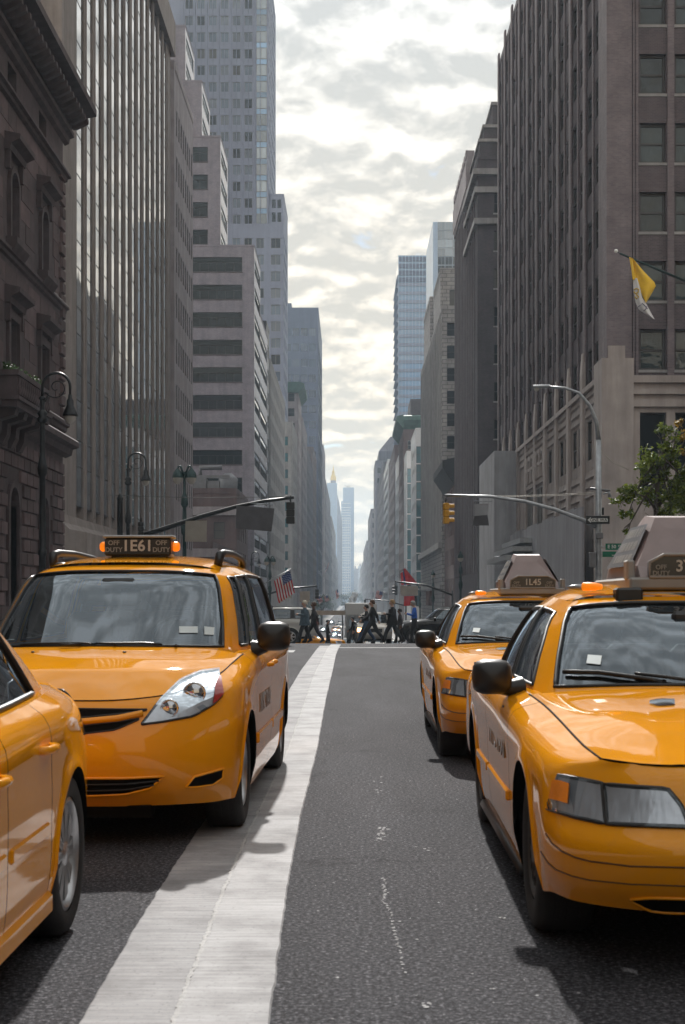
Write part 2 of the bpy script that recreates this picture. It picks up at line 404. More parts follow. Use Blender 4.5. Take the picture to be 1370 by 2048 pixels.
strip('ground', M['city_ground'], -1400, 1400, -140, 4050, -0.06)
strip('road', M['asphalt'], KL - 0.02, KR + 0.02, -130, 4000, 0.0)
strip('cross_street', M['asphalt'], -200, KL - 0.02, 49.0, 61.5, -0.004)
strip('cross_street', M['asphalt'], KR + 0.02, 200, 49.0, 61.5, -0.004)
for (xa, xb, kx) in ((-60, KL - 0.2, KL), (KR + 0.2, 60, KR)):
    for (d0, d1) in ((-100, 49.0), (61.5, 122), (134, 240), (255, 800), (830, 3500)):
        strip('pavement', M['sidewalk'], xa, xb, d0, d1, 0.15, skirt=0.3)
        k0, k1 = sorted((kx, xb if kx < 0 else xa))
        strip('kerb', M['kerb_stone'], k0, k1, d0, d1, 0.153, skirt=0.3)

# ---- painted lane line: two courses of thermoplastic side by side, hand-laid and wavering
def pline(pts, D):
    for (a, b) in zip(pts, pts[1:]):
        if a[0] <= D <= b[0]:
            t = (D - a[0]) / (b[0] - a[0]); return a[1] + (b[1] - a[1]) * t
    return pts[-1][1] if D > pts[-1][0] else pts[0][1]
EL = [(2, -.87), (4.66, -.885), (6.2, -.915), (8.2, -.92), (14, -.90), (20, -.93), (28, -.97), (36, -.95), (46, -.93)]
EM = [(2, -.58), (4.66, -.580), (6.6, -.600), (8.6, -.605), (12.7, -.57), (18, -.60), (26, -.66), (36, -.65), (46, -.62)]
ER = [(2, -.255), (4.66, -.262), (6.8, -.300), (9, -.316), (13.2, -.302), (19.8, -.334), (27.3, -.336), (36, -.353), (46, -.30)]
def stripe(name, ea, eb, d0, d1, dz, mat, label, seed):
    r = random.Random(seed); n = int((d1 - d0) / 0.04); A = []
    na = nb = 0.0
    for i in range(n + 1):
        D = d0 + (d1 - d0) * i / n
        na = na * 0.55 + r.uniform(-1, 1) * 0.003; nb = nb * 0.55 + r.uniform(-1, 1) * 0.003
        xa, xb = pline(ea, D) + na, pline(eb, D) + nb
        h = dz + 0.0006 * math.sin(D * 9 + seed)
        A.append([(xa, D, zroad(D) + 0.0006), (xa + 0.006, D, zroad(D) + h), ((xa + xb) / 2, D, zroad(D) + h + 0.001), (xb - 0.006, D, zroad(D) + h), (xb, D, zroad(D) + 0.0006)])
    o = MB().grid(A, 0, False).build(name, mat)
    return tag(o, label, 'lane line')
stripe('lane_line', EL, [(d, x + 0.012) for d, x in EM], 2.0, 44.0, 0.004, M['road_paint_worn'], 'greyer worn white lane line on the side of the minivan', 1)
rl = stripe('lane_line', EM, ER, 2.0, 46.5, 0.009, M['road_paint'], 'brighter raised white lane line on the open asphalt side', 2)
rr_ = random.Random(8); A = []; q = 0.0
for i in range(1700):
    D = 2.0 + 44 * i / 1700 * (.3 + .7 * i / 1700); q = q * .6 + rr_.uniform(-1, 1) * .004; x = pline(EM, D) + q; wd = .006 + .006 * rr_.random()
    A.append([(x - wd, D, zroad(D) + .0090), (x, D, zroad(D) + .0106), (x + wd, D, zroad(D) + .0098)])
MB().grid(A, 0, False).build('overlap_ridge', M['road_paint_bright'], rl)  # near-flat strip, the ridge edge's brightness is put into its colour
for (x0, x1, da, db, lab) in ((-0.45, 4.6, 41.4, 42.0, 'thin white stop line across the road before the crosswalk'),
                              (-1.95, -1.50, 37.6, 39.2, 'short white paint block beside the minivan rear wheel lane')):
    tag(strip('road_marking', M['road_paint'], x0, x1, da, db, 0.007, kind=None), lab, 'road marking')
# small paint drips and chewing gum pressed in the asphalt
mb = MB(); r = random.Random(5)
def fleck(x, D, s):
    n = 6; a0 = r.uniform(0, 6)
    pts = [(x + s * r.uniform(.5, 1.1) * math.cos(a0 + k * 1.047), D + 1.3 * s * r.uniform(.5, 1.1) * math.sin(a0 + k * 1.047), 0.003) for k in range(n)]
    mb.add(pts, [tuple(range(n))])
trail = [(764, 1757), (770, 1765), (766, 1778), (774, 1785), (764, 1800), (776, 1812), (781, 1830), (786, 1850), (791, 1870), (797, 1890), (802, 1920), (812, 1950)]
for (a, b_) in zip(trail, trail[1:]):
    for k in range(5):
        q = (k + r.uniform(-.4, .4)) / 5; x = a[0] + (b_[0] - a[0]) * q + r.uniform(-3, 3); y = a[1] + (b_[1] - a[1]) * q
        D = FPX * CH / (y - VY); fleck(Xat(x, D), D, r.uniform(0.005, 0.011))
for (x, y, n) in ((768, 1660, 10), (764, 1670, 8), (756, 1583, 4), (755, 1560, 3), (855, 2012, 5), (760, 1682, 6), (700, 1475, 4), (850, 1700, 3), (1010, 1840, 2)):
    for k in range(n):
        D = FPX * CH / (y + r.uniform(-6, 6) - VY); fleck(Xat(x + r.uniform(-9, 9), D), D, r.uniform(0.006, 0.016))
for k in range(150):
    y = 1300 + 740 * r.random() ** 1.3; D = FPX * CH / (y - VY); x = r.uniform(-0.2, 0.85) if r.random() < .8 else r.uniform(-3, 5)
    fleck(x, D, r.uniform(0.003, 0.009))
tag(mb.build('paint_flecks', M['road_paint']), 'white paint drips and specks on the asphalt', 'paint flecks', kind='stuff')
# ------------------------------------------------------------------ facades
WIN = {}
def win_mesh(w, h, kind='double', glass='glass_dark', frame='window_frame', depth=0.12):
    """window unit: x across, z up, outside is -y, outer plane of the frame at y=0"""
    key = (round(w, 3), round(h, 3), kind, glass, frame)
    if key in WIN: return WIN[key]
    mb = MB(); f = min(0.07, w * 0.08) if glass != 'glass_old' else .12
    mb.quad((-w / 2, .06, 0), (w / 2, .06, 0), (w / 2, .06, h), (-w / 2, .06, h), 1)
    def bar(x0, x1, z0, z1, y0=0.0, y1=0.08): mb.box(x0, x1, y0, y1, z0, z1, 0)
    if kind == 'sillbar': bar(-w / 2, w / 2, 0, .03, .045)
    elif kind != 'pane':
        bar(-w / 2, -w / 2 + f, 0, h); bar(w / 2 - f, w / 2, 0, h)
        bar(-w / 2 + f, w / 2 - f, 0, f); bar(-w / 2 + f, w / 2 - f, h - f, h)
    if kind == 'double': bar(-w / 2 + f, w / 2 - f, h * .5 - f * .5, h * .5 + f * .5, .01)
    if kind == 'transom': bar(-w / 2 + f, w / 2 - f, h * .72, h * .72 + f * .7, .01)
    if kind.startswith('ribbon'):
        n = int(kind[6:]); bar(-w / 2 + f, w / 2 - f, h * .62, h * .62 + 0.05, .01)
        for k in range(1, n):
            x = -w / 2 + w * k / n; bar(x - .03, x + .03, f, h * .62, .012)
    if kind.startswith('grid'):
        a, b = (int(q) for q in kind[4:].split('x'))
        for k in range(1, a): x = -w / 2 + w * k / a; bar(x - .03, x + .03, f, h - f, .015)
        for k in range(1, b): z = h * k / b; bar(-w / 2 + f, w / 2 - f, z - .03, z + .03, .02)
    WIN[key] = mb.mesh('window', [M[frame], M[glass]]); return WIN[key]
FACES = {'front': (Vector((1, 0, 0)), Vector((0, -1, 0)), 0.0), 'L': (Vector((0, 1, 0)), Vector((1, 0, 0)), math.pi / 2), 'R': (Vector((0, 1, 0)), Vector((-1, 0, 0)), -math.pi / 2)}
def rng(a, pitch, wd, n): return [(a + pitch * k, a + pitch * k + wd) for k in range(n)]
def wall_face(mb, face, plane, u0, u1, z0, z1, cols=(), rows=(), depth=0.3, mi=0, skip=None):
    U, N, rz = FACES[face]
    def P(u, z, d=0.0):
        return (u, plane + d, z) if face == 'front' else ((plane - d, u, z) if face == 'L' else (plane + d, u, z))
    def Q(a, b, c, d): mb.quad(a, b, c, d, mi)
    cols = [c for c in cols if c[0] >= u0 - 1e-6 and c[1] <= u1 + 1e-6]; rows = [r_ for r_ in rows if r_[0] >= z0 - 1e-6 and r_[1] <= z1 + 1e-6]
    holes = []
    z = z0
    for j, (ra, rb) in enumerate(sorted(rows)):
        if ra > z + 1e-6: Q(P(u0, z), P(u1, z), P(u1, ra), P(u0, ra))
        u = u0
        for i, (ca, cb) in enumerate(sorted(cols)):
            if skip and skip(i, j): continue
            if ca > u + 1e-6: Q(P(u, ra), P(ca, ra), P(ca, rb), P(u, rb))
            for a, b in (((ca, ra), (ca, rb)), ((cb, ra), (cb, rb)), ((ca, ra), (cb, ra)), ((ca, rb), (cb, rb))):
                Q(P(*a), P(*b), P(*b, depth), P(*a, depth))
            holes.append((ca, cb, ra, rb)); u = cb
        if u < u1 - 1e-6: Q(P(u, ra), P(u1, ra), P(u1, rb), P(u, rb))
        z = rb
    if z < z1 - 1e-6: Q(P(u0, z), P(u1, z), P(u1, z1), P(u0, z1))
    return holes
def place_windows(holes, face, plane, parent, kind='double', glass='glass_dark', frame='window_frame', inset=0.16, sill=None, sillmat='grey_stone', origin=Vector((0, 0, 0))):
    rz = FACES[face][2]
    for (a, b, z0, z1) in holes:
        u = (a + b) / 2
        loc = Vector((u, plane + inset, z0)) if face == 'front' else (Vector((plane - inset, u, z0)) if face == 'L' else Vector((plane + inset, u, z0)))
        g = glass if isinstance(glass, str) else RND.choice(glass)
        put('window', win_mesh(b - a, z1 - z0, kind, g, frame), parent, loc - origin, rz)
        if sill:
            key = ('sill', round(b - a, 3), sill, sillmat)
            if key not in WIN:
                WIN[key] = MB().box(-(b - a) / 2 - .06, (b - a) / 2 + .06, -inset - sill, -inset + .12, -0.14, -0.003).mesh('sill', M[sillmat])
            put('sill', WIN[key], parent, loc - origin, rz)
def tower(name, label, side, xf, xb, d0, d1, zt, mat, front=None, street=None, zb=-9.0, parapet=0.6, cat='building', group=None, roofmat='roof_tar', root=None, wallname='wall', sidemat=None):
    """one volume with a street face (plane x=xf) and a front face (plane y=d0); front/street: dict(cols, rows, kind, glass, ...)"""
    if root is None:
        root = empty(name, (xf, d0, 0), 0, label, cat, group)
    O = root.location.copy()
    mb = MB(); xa, xc = min(xf, xb), max(xf, xb)
    allh = []
    for face, plane, u0, u1, spec in (('front', d0, xa, xc, front), (side, xf, d0, d1, street)):
        spec = spec or {}
        k = dict(spec); cols, rows = k.pop('cols', ()), k.pop('rows', ())
        skip = k.pop('skip', None); depth = k.pop('depth', 0.3)
        h = wall_face(mb, face, plane, u0, u1, zb, zt, cols, rows, depth, 2 if (sidemat and face != 'front') else 0, skip)
        allh.append((h, face, plane, k))
    mb.quad((xb, d0, zb), (xb, d1, zb), (xb, d1, zt), (xb, d0, zt)); mb.quad((xa, d1, zb), (xc, d1, zb), (xc, d1, zt), (xa, d1, zt))
    s = 1 if xf > xb else -1
    if parapet:
        p = 0.35
        mb.box(xa, xc, d0 - 0.05, d0 + p, zt + .002, zt + parapet); mb.box(*sorted((xf + 0.05 * s, xf - p * s)), d0 + p, d1, zt + .002, zt + parapet)
        mb.box(xa, xc, d1 - p, d1 - .002, zt + .002, zt + parapet * .98)
    mb.quad((xa + .02, d0 + .02, zt - 0.02), (xc - .02, d0 + .02, zt - 0.02), (xc - .02, d1 - .02, zt - 0.02), (xa + .02, d1 - .02, zt - 0.02), 1)
    mb.xform(Matrix.Translation(-O))
    mb.build(wallname, [M[mat], M[roofmat]] + ([M[sidemat]] if sidemat else []), root)
    for h, face, plane, k in allh:
        if h: place_windows(h, face, plane, root, origin=O, **k)
    return root
def part(root, name, mat, fn, angle=None):
    """mesh part built in world coordinates and hung under its building"""
    mb = MB(); fn(mb); mb.xform(Matrix.Translation(-root.location))
    return mb.build(name, mat if isinstance(mat, list) else M[mat], root, angle)

# ================================================================== brownstone mansion, near left
BX = -10.5
vil = empty('brownstone_mansion', (BX, 52, 0), 0, 'dark brownstone mansion with arched windows, quoins and heavy bracketed cornice', 'building')
VD = [35.4, 39.8, 44.2, 48.6]; WW = 1.15
cols = [(d - WW / 2, d + WW / 2) for d in VD]
mb = MB()
hol = []
for (za, zb_, rows) in ((-1, 6.6, [(1.2, 4.9)]), (6.6, 12.0, [(8.2, 10.05)]), (12.0, 16.8, [(12.5, 14.65)]), (16.8, 18.4, [(16.95, 17.95)])):
    hol += wall_face(mb, 'L', BX, 32, 52, za, zb_, cols, rows, 0.45)
mb.quad((BX, 52, -1), (BX - 15, 52, -1), (BX - 15, 52, 19), (BX, 52, 19)); mb.quad((BX, 32, -1), (BX - 15, 32, -1), (BX - 15, 32, 19), (BX, 32, 19))
mb.quad((BX, 32, 18.4), (BX, 52, 18.4), (BX, 52, 19), (BX, 32, 19))
mb.quad((BX, 32, 19), (BX, 52, 19), (BX - 15, 52, 19), (BX - 15, 32, 19))
mb.xform(Matrix.Translation(-vil.location)); mb.build('wall', M['brownstone_trim'], vil)
place_windows(hol, 'L', BX, vil, 'double', 'glass_dark', 'window_frame', inset=0.38, origin=vil.location)
# stone blocks: rusticated below, flush ashlar above, quoins at the corner
blk = {}
def block(D0, D1, z0, z1, proud, name='stone_block', bev=0.025):
    key = (round(D1 - D0, 2), round(z1 - z0, 2), proud)
    if key not in blk:
        w_, h_ = (D1 - D0), (z1 - z0)
        mm = MB(); b = bev
        mm.add([(0, 0, 0), (0, w_, 0), (0, w_, h_), (0, 0, h_), (proud, b, b), (proud, w_ - b, b), (proud, w_ - b, h_ - b), (proud, b, h_ - b)],
               [(0, 1, 5, 4), (1, 2, 6, 5), (2, 3, 7, 6), (3, 0, 4, 7), (4, 5, 6, 7)])
        blk[key] = mm.mesh(name, M['brownstone'])
    put(name, blk[key], vil, Vector((BX + 0.004, D0, z0)) - vil.location)
def clear(D0, D1, z0, z1, pad=0.22):
    for (a, b, ra, rb) in hol:
        if D1 > a - pad and D0 < b + pad and z1 > ra - 0.1 and z0 < rb + pad: return False
    return True
rr = random.Random(3)
z = 0.35; row = 0
while z < 6.2:
    D = 41.2 + (0.43 if row % 2 else 0.0)
    while D < 51.9:
        wd = 0.86
        e = min(D + wd, 52.0)
        if e - D > .3 and clear(D, e, z, z + .43): block(D + .012, e - .012, z + .012, z + .418, 0.075)
        D += wd
    z += 0.43; row += 1
z = 7.95; row = 0
while z < 16.4:
    if not (11.7 < z + .3 < 12.4):
        D = 41.2 + (0.7 if row % 2 else 0.0)
        while D < 51.2:
            wd = rr.choice((1.1, 1.4, 1.7)); e = min(D + wd, 51.25)
            if e - D > .35 and clear(D, e, z, z + .62, .34): block(round(D, 2) + .006, round(e, 2) - .006, z + .006, z + .614, 0.012 if rr.random() < .6 else .02, bev=.006)
            D += wd
    z += 0.62; row += 1
z = 7.95; k = 0
while z < 16.6:
    l = 0.85 if k % 2 else 0.55
    block(52.0 - l, 52.0, z + .02, z + .43, 0.11, 'quoin', .04); z += 0.455; k += 1
def course(z0, z1, out, name, D0=32, D1=52.0):
    h = z1 - z0
    part(vil, name, 'brownstone_trim', lambda m: m.prism([(BX + .003, z0), (BX + out * .45, z0 + h * .15), (BX + out * .55, z0 + h * .5), (BX + out, z0 + h * .6), (BX + out, z1 - h * .1), (BX + out * .9, z1), (BX + .003, z1)], D0, D1 + out, 0, 'y'))
course(6.62, 7.25, 0.5, 'string_course'); course(7.5, 7.9, 0.22, 'string_course'); course(11.85, 12.15, 0.2, 'string_course'); course(16.7, 16.98, 0.26, 'string_course')
course(18.1, 18.6, 0.35, 'cornice'); course(18.9, 19.75, 1.05, 'cornice')
brk = MB().prism([(.35, 18.62), (.50, 18.62), (.92, 18.83), (.92, 18.99), (.35, 18.99)], 0, .22, 0, 'y').mesh('bracket', M['brownstone_trim'])
for k in range(30): put('bracket', brk, vil, (0, 36.0 + .55 * k - 52, 0))
def arch(m, d, z0, z1, r, out, wd):
    """moulded frame round an arched opening"""
    pts = [(d - r, z0)] + [(d - r * math.cos(a), z1 - r + r * math.sin(a)) for a in np.linspace(0, math.pi, 11)] + [(d + r, z0)]
    R2 = r + wd
    po = [(d - R2, z0)] + [(d - R2 * math.cos(a), z1 - r + R2 * math.sin(a)) for a in np.linspace(0, math.pi, 11)] + [(d + R2, z0)]
    for i in range(len(pts) - 1):
        for (A, B) in ((pts, po),):
            m.quad((BX + out, *A[i]), (BX + out, *A[i + 1]), (BX + out, *B[i + 1]), (BX + out, *B[i]))
        m.quad((BX + out, *po[i]), (BX + out, *po[i + 1]), (BX + .003, *po[i + 1]), (BX + .003, *po[i]))
        m.quad((BX + out, *pts[i]), (BX + out, *pts[i + 1]), (BX - .36, *pts[i + 1]), (BX - .36, *pts[i]))
for d in VD[1:]:
    # ground floor arch with spandrel corners closed
    def spandrel(m, d=d, z1=4.9, r=WW / 2):
        for s in (-1, 1):
            c = [(d + s * r, z1 + .005)] + [(d + s * r * math.cos(a), z1 - r + r * math.sin(a)) for a in np.linspace(math.pi / 2, 0, 7)]
            for i in range(1, len(c) - 1): m.add([(BX - .06, *c[0]), (BX - .06, *c[i]), (BX - .06, *c[i + 1])], [(0, 1, 2)])
    part(vil, 'window_surround', 'brownstone_trim', lambda m, d=d: (arch(m, d, 1.2, 4.9, WW / 2, .10, .2), spandrel(m)))
    part(vil, 'window_surround', 'brownstone_trim', lambda m, d=d: (arch(m, d, 12.5, 14.65, WW / 2 - .1, .12, .18), spandrel(m, d, 14.65, WW / 2)))
    for z in (10.45, 15.1):       # straight hood on brackets over the window
        def hood(m, d=d, z=z):
            m.prism([(BX + .003, z), (BX + .18, z), (BX + .22, z + .18), (BX + .48, z + .3), (BX + .50, z + .44), (BX + .003, z + .55)], d - 1.05, d + 1.05, 0, 'y')
            for s in (-1, 1): m.box(BX + .003, BX + .16, d + s * .86 - .1, d + s * .86 + .1, z - .55, z)
        part(vil, 'window_hood', 'brownstone_trim', hood)
    def jamb(m, d=d):
        for s in (-1, 1): m.box(BX + .003, BX + .11, *sorted((d + s * WW / 2, d + s * (WW / 2 + .22))), 8.2, 10.05)
        m.box(BX + .003, BX + .112, d - WW / 2 - .22, d + WW / 2 + .22, 10.05, 10.3)
    part(vil, 'window_surround', 'brownstone_trim', jamb)
    part(vil, 'sill', 'brownstone_trim', lambda m, d=d: m.prism([(BX + .003, 12.0), (BX + .2, 12.05), (BX + .36, 12.3), (BX + .36, 12.48), (BX + .003, 12.5)], d - .85, d + .85, 0, 'y'))
def balcony(m):
    d0, d1 = 40.8, 45.2; x1 = BX + .95
    m.box(BX + .003, x1, d0, d1, 6.95, 7.15); m.box(BX + .003, x1 + .08, d0 - .08, d1 + .08, 7.151, 7.25)
    m.box(x1 - .14, x1, d0, d1, 7.25, 7.85); m.box(BX + .003, x1 - .14, d1 - .14, d1, 7.25, 7.85); m.box(BX + .003, x1 - .14, d0, d0 + .14, 7.25, 7.85)
    m.box(BX + .003, x1 + .06, d0 - .06, d1 + .06, 7.85, 8.0)
    for d in (41.3, 42.4, 43.5, 44.6):
        m.prism([(BX + .003, 6.0), (BX + .18, 6.02), (BX + .32, 6.3), (BX + .35, 6.62), (BX + .8, 6.75), (BX + .86, 6.95), (BX + .003, 6.95)], d - .22, d + .22, 0, 'y')
    D = 40.95
    while D < 45.1: m.lathe([(.05, 7.3), (.085, 7.42), (.04, 7.6), (.075, 7.8)], 6, 0, (x1 + .02, D, 0)); D += .26
part(vil, 'balcony', 'brownstone_trim', balcony)

# ================================================================== slab with vertical piers and glass strips
SX = -13.4
slab = empty('ribbed_glass_slab', (SX, 66, 0), 0, 'tall office slab of tan vertical piers and narrow glass strips beside the mansion', 'building')
O = slab.location
STRIP = [69.9 + 2.49 * k for k in range(14)]
def slabwall(m):
    m.box(SX - 20, SX - .5, 66.6, 106, 4.6, 42.0)
    m.box(SX - 20, SX + .35, 66.0, 106.4, 42.0, 44.5)                # plain top band
    m.quad((SX - 20, 66.0, -5), (SX - 2.2, 66.0, -5), (SX - 2.2, 66.0, 42), (SX - 20, 66.0, 42), 0)
part(slab, 'wall', 'slab_concrete', slabwall)
part(slab, 'corner_pier', 'slab_concrete', lambda m: (m.box(SX - 1.3, SX + .02, 66.0, 69.55, 5.2, 41.99)))
part(slab, 'end_wall', 'slab_concrete', lambda m: m.box(SX - .5, SX + .02, 103.5, 106.0, 4.6, 41.99))
pier = MB().bbox(-.5, .055, -.37, .37, 5.4, 41.995, .02).mesh('pier', M['slab_concrete'])
rib = MB().box(0.056, .085, -.10, .10, 5.6, 41.99).mesh('rib', M['slab_concrete'])
for d in STRIP:
    put('pier', pier, slab, (0.0, d + 1.9 - 66, 0)); put('rib', rib, slab, (0.0, d + 1.9 - 66, 0))
for d in STRIP:
    for k in range(11):
        z = 6.0 + 3.27 * k
        put('window', win_mesh(1.78, 1.95, 'sillbar', 'glass_slab'), slab, (.03, d + .65 + 1.0 - .78 - 66, z), math.pi / 2)
        put('spandrel', win_mesh(1.78, 1.29, 'sillbar', 'glass_spandrel'), slab, (.03, d + .65 + 1.0 - .78 - 66, z + 1.965), math.pi / 2)
# dark glass north end seen above the mansion roof
for i in range(5):
    for k in range(11):
        put('window', win_mesh(2.6, 3.15, 'grid1x2', 'glass_slab'), slab, (-3.6 - 2.75 * i, -.12, 6.0 + 3.27 * k), 0)
def slabfoot(m):
    prof = [(SX - .5, 5.6), (SX + .05, 5.4), (SX + .15, 5.0), (SX + .5, 4.65), (SX + 1.3, 4.5), (SX + 1.3, 3.4), (SX - .5, 3.3)]
    m.prism(prof, 65.4, 106, 0, 'y'); m.box(SX - 6, SX - .6, 66.1, 106, -5, 4.7)
    for k in range(8): m.box(SX - .6, SX + .3, 68 + 5 * k, 69 + 5 * k, -5, 3.35)
part(slab, 'flared_base', 'slab_concrete', slabfoot)

# ================================================================== stone office block behind the slab
tower('stone_office_block', 'narrow pale stone office block with paired windows adjoining the ribbed slab', 'L', -13.15, -34, 106.5, 119, 41.2, 'pale_stone',
      street=dict(cols=rng(107.6, 1.45, .8, 8), rows=rng(5.5, 3.45, 1.9, 10), kind='double', depth=.2, inset=.05), front=None)

# ================================================================== stepped grey brick block with ribbon windows
step = empty('stepped_brick_block', (-12.8, 190, 0), 0, 'stepped pale grey brick block with dark ribbon windows and setback terraces', 'building')
bot = 47.2 - 1.95
rowsA = [(bot - 3.68 * k, bot - 3.68 * k + 1.95) for k in range(12, -1, -1)]
rowsB = [(bot + 3.68 * k, bot + 3.68 * k + 1.95) for k in range(1, 5)]
tower('', '', 'L', -12.8, -40, 190, 203, 48.6, 'grey_brick', root=step, sidemat='bright_side_brick', parapet=.25,
      front=dict(cols=[(-21.2, -14.4)], rows=rowsA[1:], kind='ribbon6', glass='glass_ribbon', inset=.12, sill=.05, sillmat='dark_brick'),
      street=dict(cols=[(190.9, 202.6)], rows=rowsA[1:], kind='ribbon9', glass='glass_pale', inset=.05, depth=.2))
tower('', '', 'L', -12.83, -40, 203.02, 221, 42.0, 'grey_brick', root=step, sidemat='bright_side_brick', parapet=.25,
      street=dict(cols=[(203.6, 220)], rows=rowsA[1:-2], kind='ribbon12', glass='glass_pale', inset=.05, depth=.2))
tower('', '', 'L', -17.3, -40.2, 190.02, 201, 63.2, 'grey_brick', root=step, sidemat='bright_side_brick', zb=48.6, parapet=.25,
      front=dict(cols=[(-21.15, -19.0)], rows=rowsB, kind='ribbon2', glass='glass_ribbon', inset=.12, sill=.05, sillmat='dark_brick'),
      street=dict(cols=[(191, 200)], rows=rowsB, kind='ribbon7', glass='glass_pale', inset=.05, depth=.2))
tower('', '', 'L', -19.8, -40.4, 190.04, 201, 70.6, 'grey_brick', root=step, sidemat='bright_side_brick', zb=63.2, parapet=.25,
      street=dict(cols=[(191, 200)], rows=[(64.4, 66.3), (67.9, 69.8)], kind='ribbon7', glass='glass_pale', inset=.05, depth=.2))
tower('', '', 'L', -22.0, -40.6, 190.06, 201, 78.0, 'grey_brick', root=step, sidemat='bright_side_brick', zb=70.6, parapet=.25,
      street=dict(cols=[(191, 200)], rows=[(71.7, 73.6), (75.2, 77.1)], kind='ribbon7', glass='glass_pale', inset=.05, depth=.2))

# ================================================================== low brick shops in front of it
lowb = tower('low_brick_shop', 'low dark red brick shop building under the stepped block, with rooftop ducts', 'L', -13.4, -34, 168, 186, 14.0, 'brown_wall',
      front=dict(cols=rng(-26.5, 2.6, 1.3, 5), rows=[(1.5, 3.6), (5.2, 7.2), (8.6, 10.6)], kind='double', glass='glass_dark'), street=dict(cols=rng(169.5, 3.0, 1.4, 5), rows=[(5.2, 7.2), (8.6, 10.6)]))
def ducts(m):
    m.box(-19, -17.2, 170, 172.5, 14.6, 16.0); m.box(-17.0, -15.6, 169.6, 171.2, 14.6, 15.6); m.box(-22, -14.4, 170.5, 170.9, 16.0, 16.35)
    m.tube([(-18, 171, 16), (-18, 171, 17.3), (-15.4, 171, 17.3)], .3, 8); m.lathe([(1.1, 14.6), (1.2, 16.2), (.4, 16.9), (0, 16.9)], 10, 0, (-14.9, 174, 0))
part(lowb, 'roof_ducts', 'sign_back_grey', ducts)
part(lowb, 'cornice', 'pale_stone', lambda m: m.box(-34, -13.1, 167.6, 168.0, 11.4, 12.4))
low2 = tower('corner_shop', 'low corner shop with pale cornice and dark storefront glass', 'L', -13.2, -34, 136, 166, 6.4, 'brown_wall',
      front=dict(cols=rng(-27, 3.2, 2.4, 4), rows=[(-1.6, 1.4), (3.0, 5.0)], kind='single'), street=dict(cols=rng(137, 3.6, 2.8, 8), rows=[(-2.4, 0.8), (2.6, 4.8)], kind='single'))
part(low2, 'cornice', 'pale_stone', lambda m: (m.box(-13.19, -12.6, 135.6, 166.3, 5.5, 6.3), m.box(-34, -13.2, 135.5, 135.99, 5.5, 6.3)))

# ================================================================== tall mauve tower
tw = empty('banded_tower', (-18.9, 330, 0), 0, 'very tall mauve-grey office tower with paired windows and a glass corner bay', 'building')
pit = 2.75
cT = [(-38.2 + pit * k, -38.2 + pit * k + 1.75) for k in range(6)]
tower('', '', 'L', -18.9, -52, 330, 362, 150, 'mauve_stone', root=tw, zb=75.5, parapet=0,
      front=dict(cols=cT, rows=[(77 + 3.85 * k, 77 + 3.85 * k + 2.2) for k in range(19)], kind='grid2x1', glass=['glass_mid', 'glass_mid', 'glass_mid', 'glass_dark'], frame='window_frame_light', inset=.2),
      street=dict(cols=[(331 + 4 * k, 333.5 + 4 * k) for k in range(7)], rows=[(77 + 3.85 * k, 77 + 3.85 * k + 2.2) for k in range(19)], kind='single', glass='glass_pale', inset=.15))
tower('', '', 'L', -15.4, -52.2, 329.2, 352, 88.5, 'mauve_stone', root=tw, zb=-9, parapet=0,
      front=dict(cols=[(-38.2 + pit * k, -38.2 + pit * k + 1.75) for k in range(7)] + [(-18.3, -16.1)], rows=[(2 + 3.85 * k, 2 + 3.85 * k + 2.3) for k in range(22)], kind='grid2x1', glass=['glass_dark', 'glass_mid'], frame='window_frame_light', inset=.2,
                 skip=lambda i, j: j < 7),
      street=dict(cols=[(330 + 4 * k, 332.8 + 4 * k) for k in range(5)], rows=[(30 + 3.85 * k, 30 + 3.85 * k + 2.2) for k in range(15)], kind='single', glass='glass_pale', inset=.15))
tower('', '', 'L', -15.42, -18.85, 331, 351.9, 95.5, 'mauve_stone', root=tw, zb=88.52, parapet=.4,
      front=dict(cols=[(-18.2, -17.3), (-16.9, -16.0)], rows=[(89.4, 91.6), (92.6, 94.6)], kind='single', glass='glass_dark'))
for k in range(19):
    put('corner_bay_window', win_mesh(2.3, 2.5, 'grid2x1', 'glass_pale', 'window_frame_light'), tw, (-1.6, -.12, 76.9 + 3.85 * k), 0)
    put('corner_bay_window', win_mesh(2.3, 1.15, 'pane', 'glass_blue', 'window_frame_light'), tw, (-1.6, -.12, 79.5 + 3.85 * k), 0)
# slim vertical ribs running up the tower
def tribs(m):
    for k in range(7):
        x = -38.7 + pit * k; m.box(x - .12, x + .12, 329.65, 329.999, 75.6, 150)
        m.box(x + 1.36 - .07, x + 1.36 + .07, 329.75, 329.999, 75.6, 150)
part(tw, 'vertical_ribs', 'mauve_stone', tribs)

# ================================================================== receding left street wall
def rows_(z0, z1, pitch, h): 
    n = int((z1 - z0 - h) / pitch) + 1
    return [(z0 + pitch * k, z0 + pitch * k + h) for k in range(n)]
def row_house(name, label, side, d0, d1, zt, mat, glass='glass_dark', pitch=4.2, wd=1.6, fh=3.7, wh=2.0, xf=None, depth_x=22, frontcols=3, kind='single', z0=3.0, **k):
    xf = xf if xf is not None else (-13.0 if side == 'L' else 12.4)
    s = -1 if side == 'L' else 1
    fc = sorted([tuple(sorted((xf + s * (1.0 + 2.9 * i), xf + s * (2.6 + 2.9 * i)))) for i in range(frontcols)])
    return tower(name, label, side, xf, xf + s * depth_x, d0, d1, zt, mat,
                 front=dict(cols=fc, rows=rows_(z0, zt - .8, fh, wh), kind='double', glass=glass),
                 street=dict(cols=rng(d0 + 1.2, pitch, wd, int((d1 - d0 - 1.4) / pitch)), rows=rows_(z0, zt - .8, fh, wh), kind=kind, glass=glass, inset=.05, depth=.2), **k)
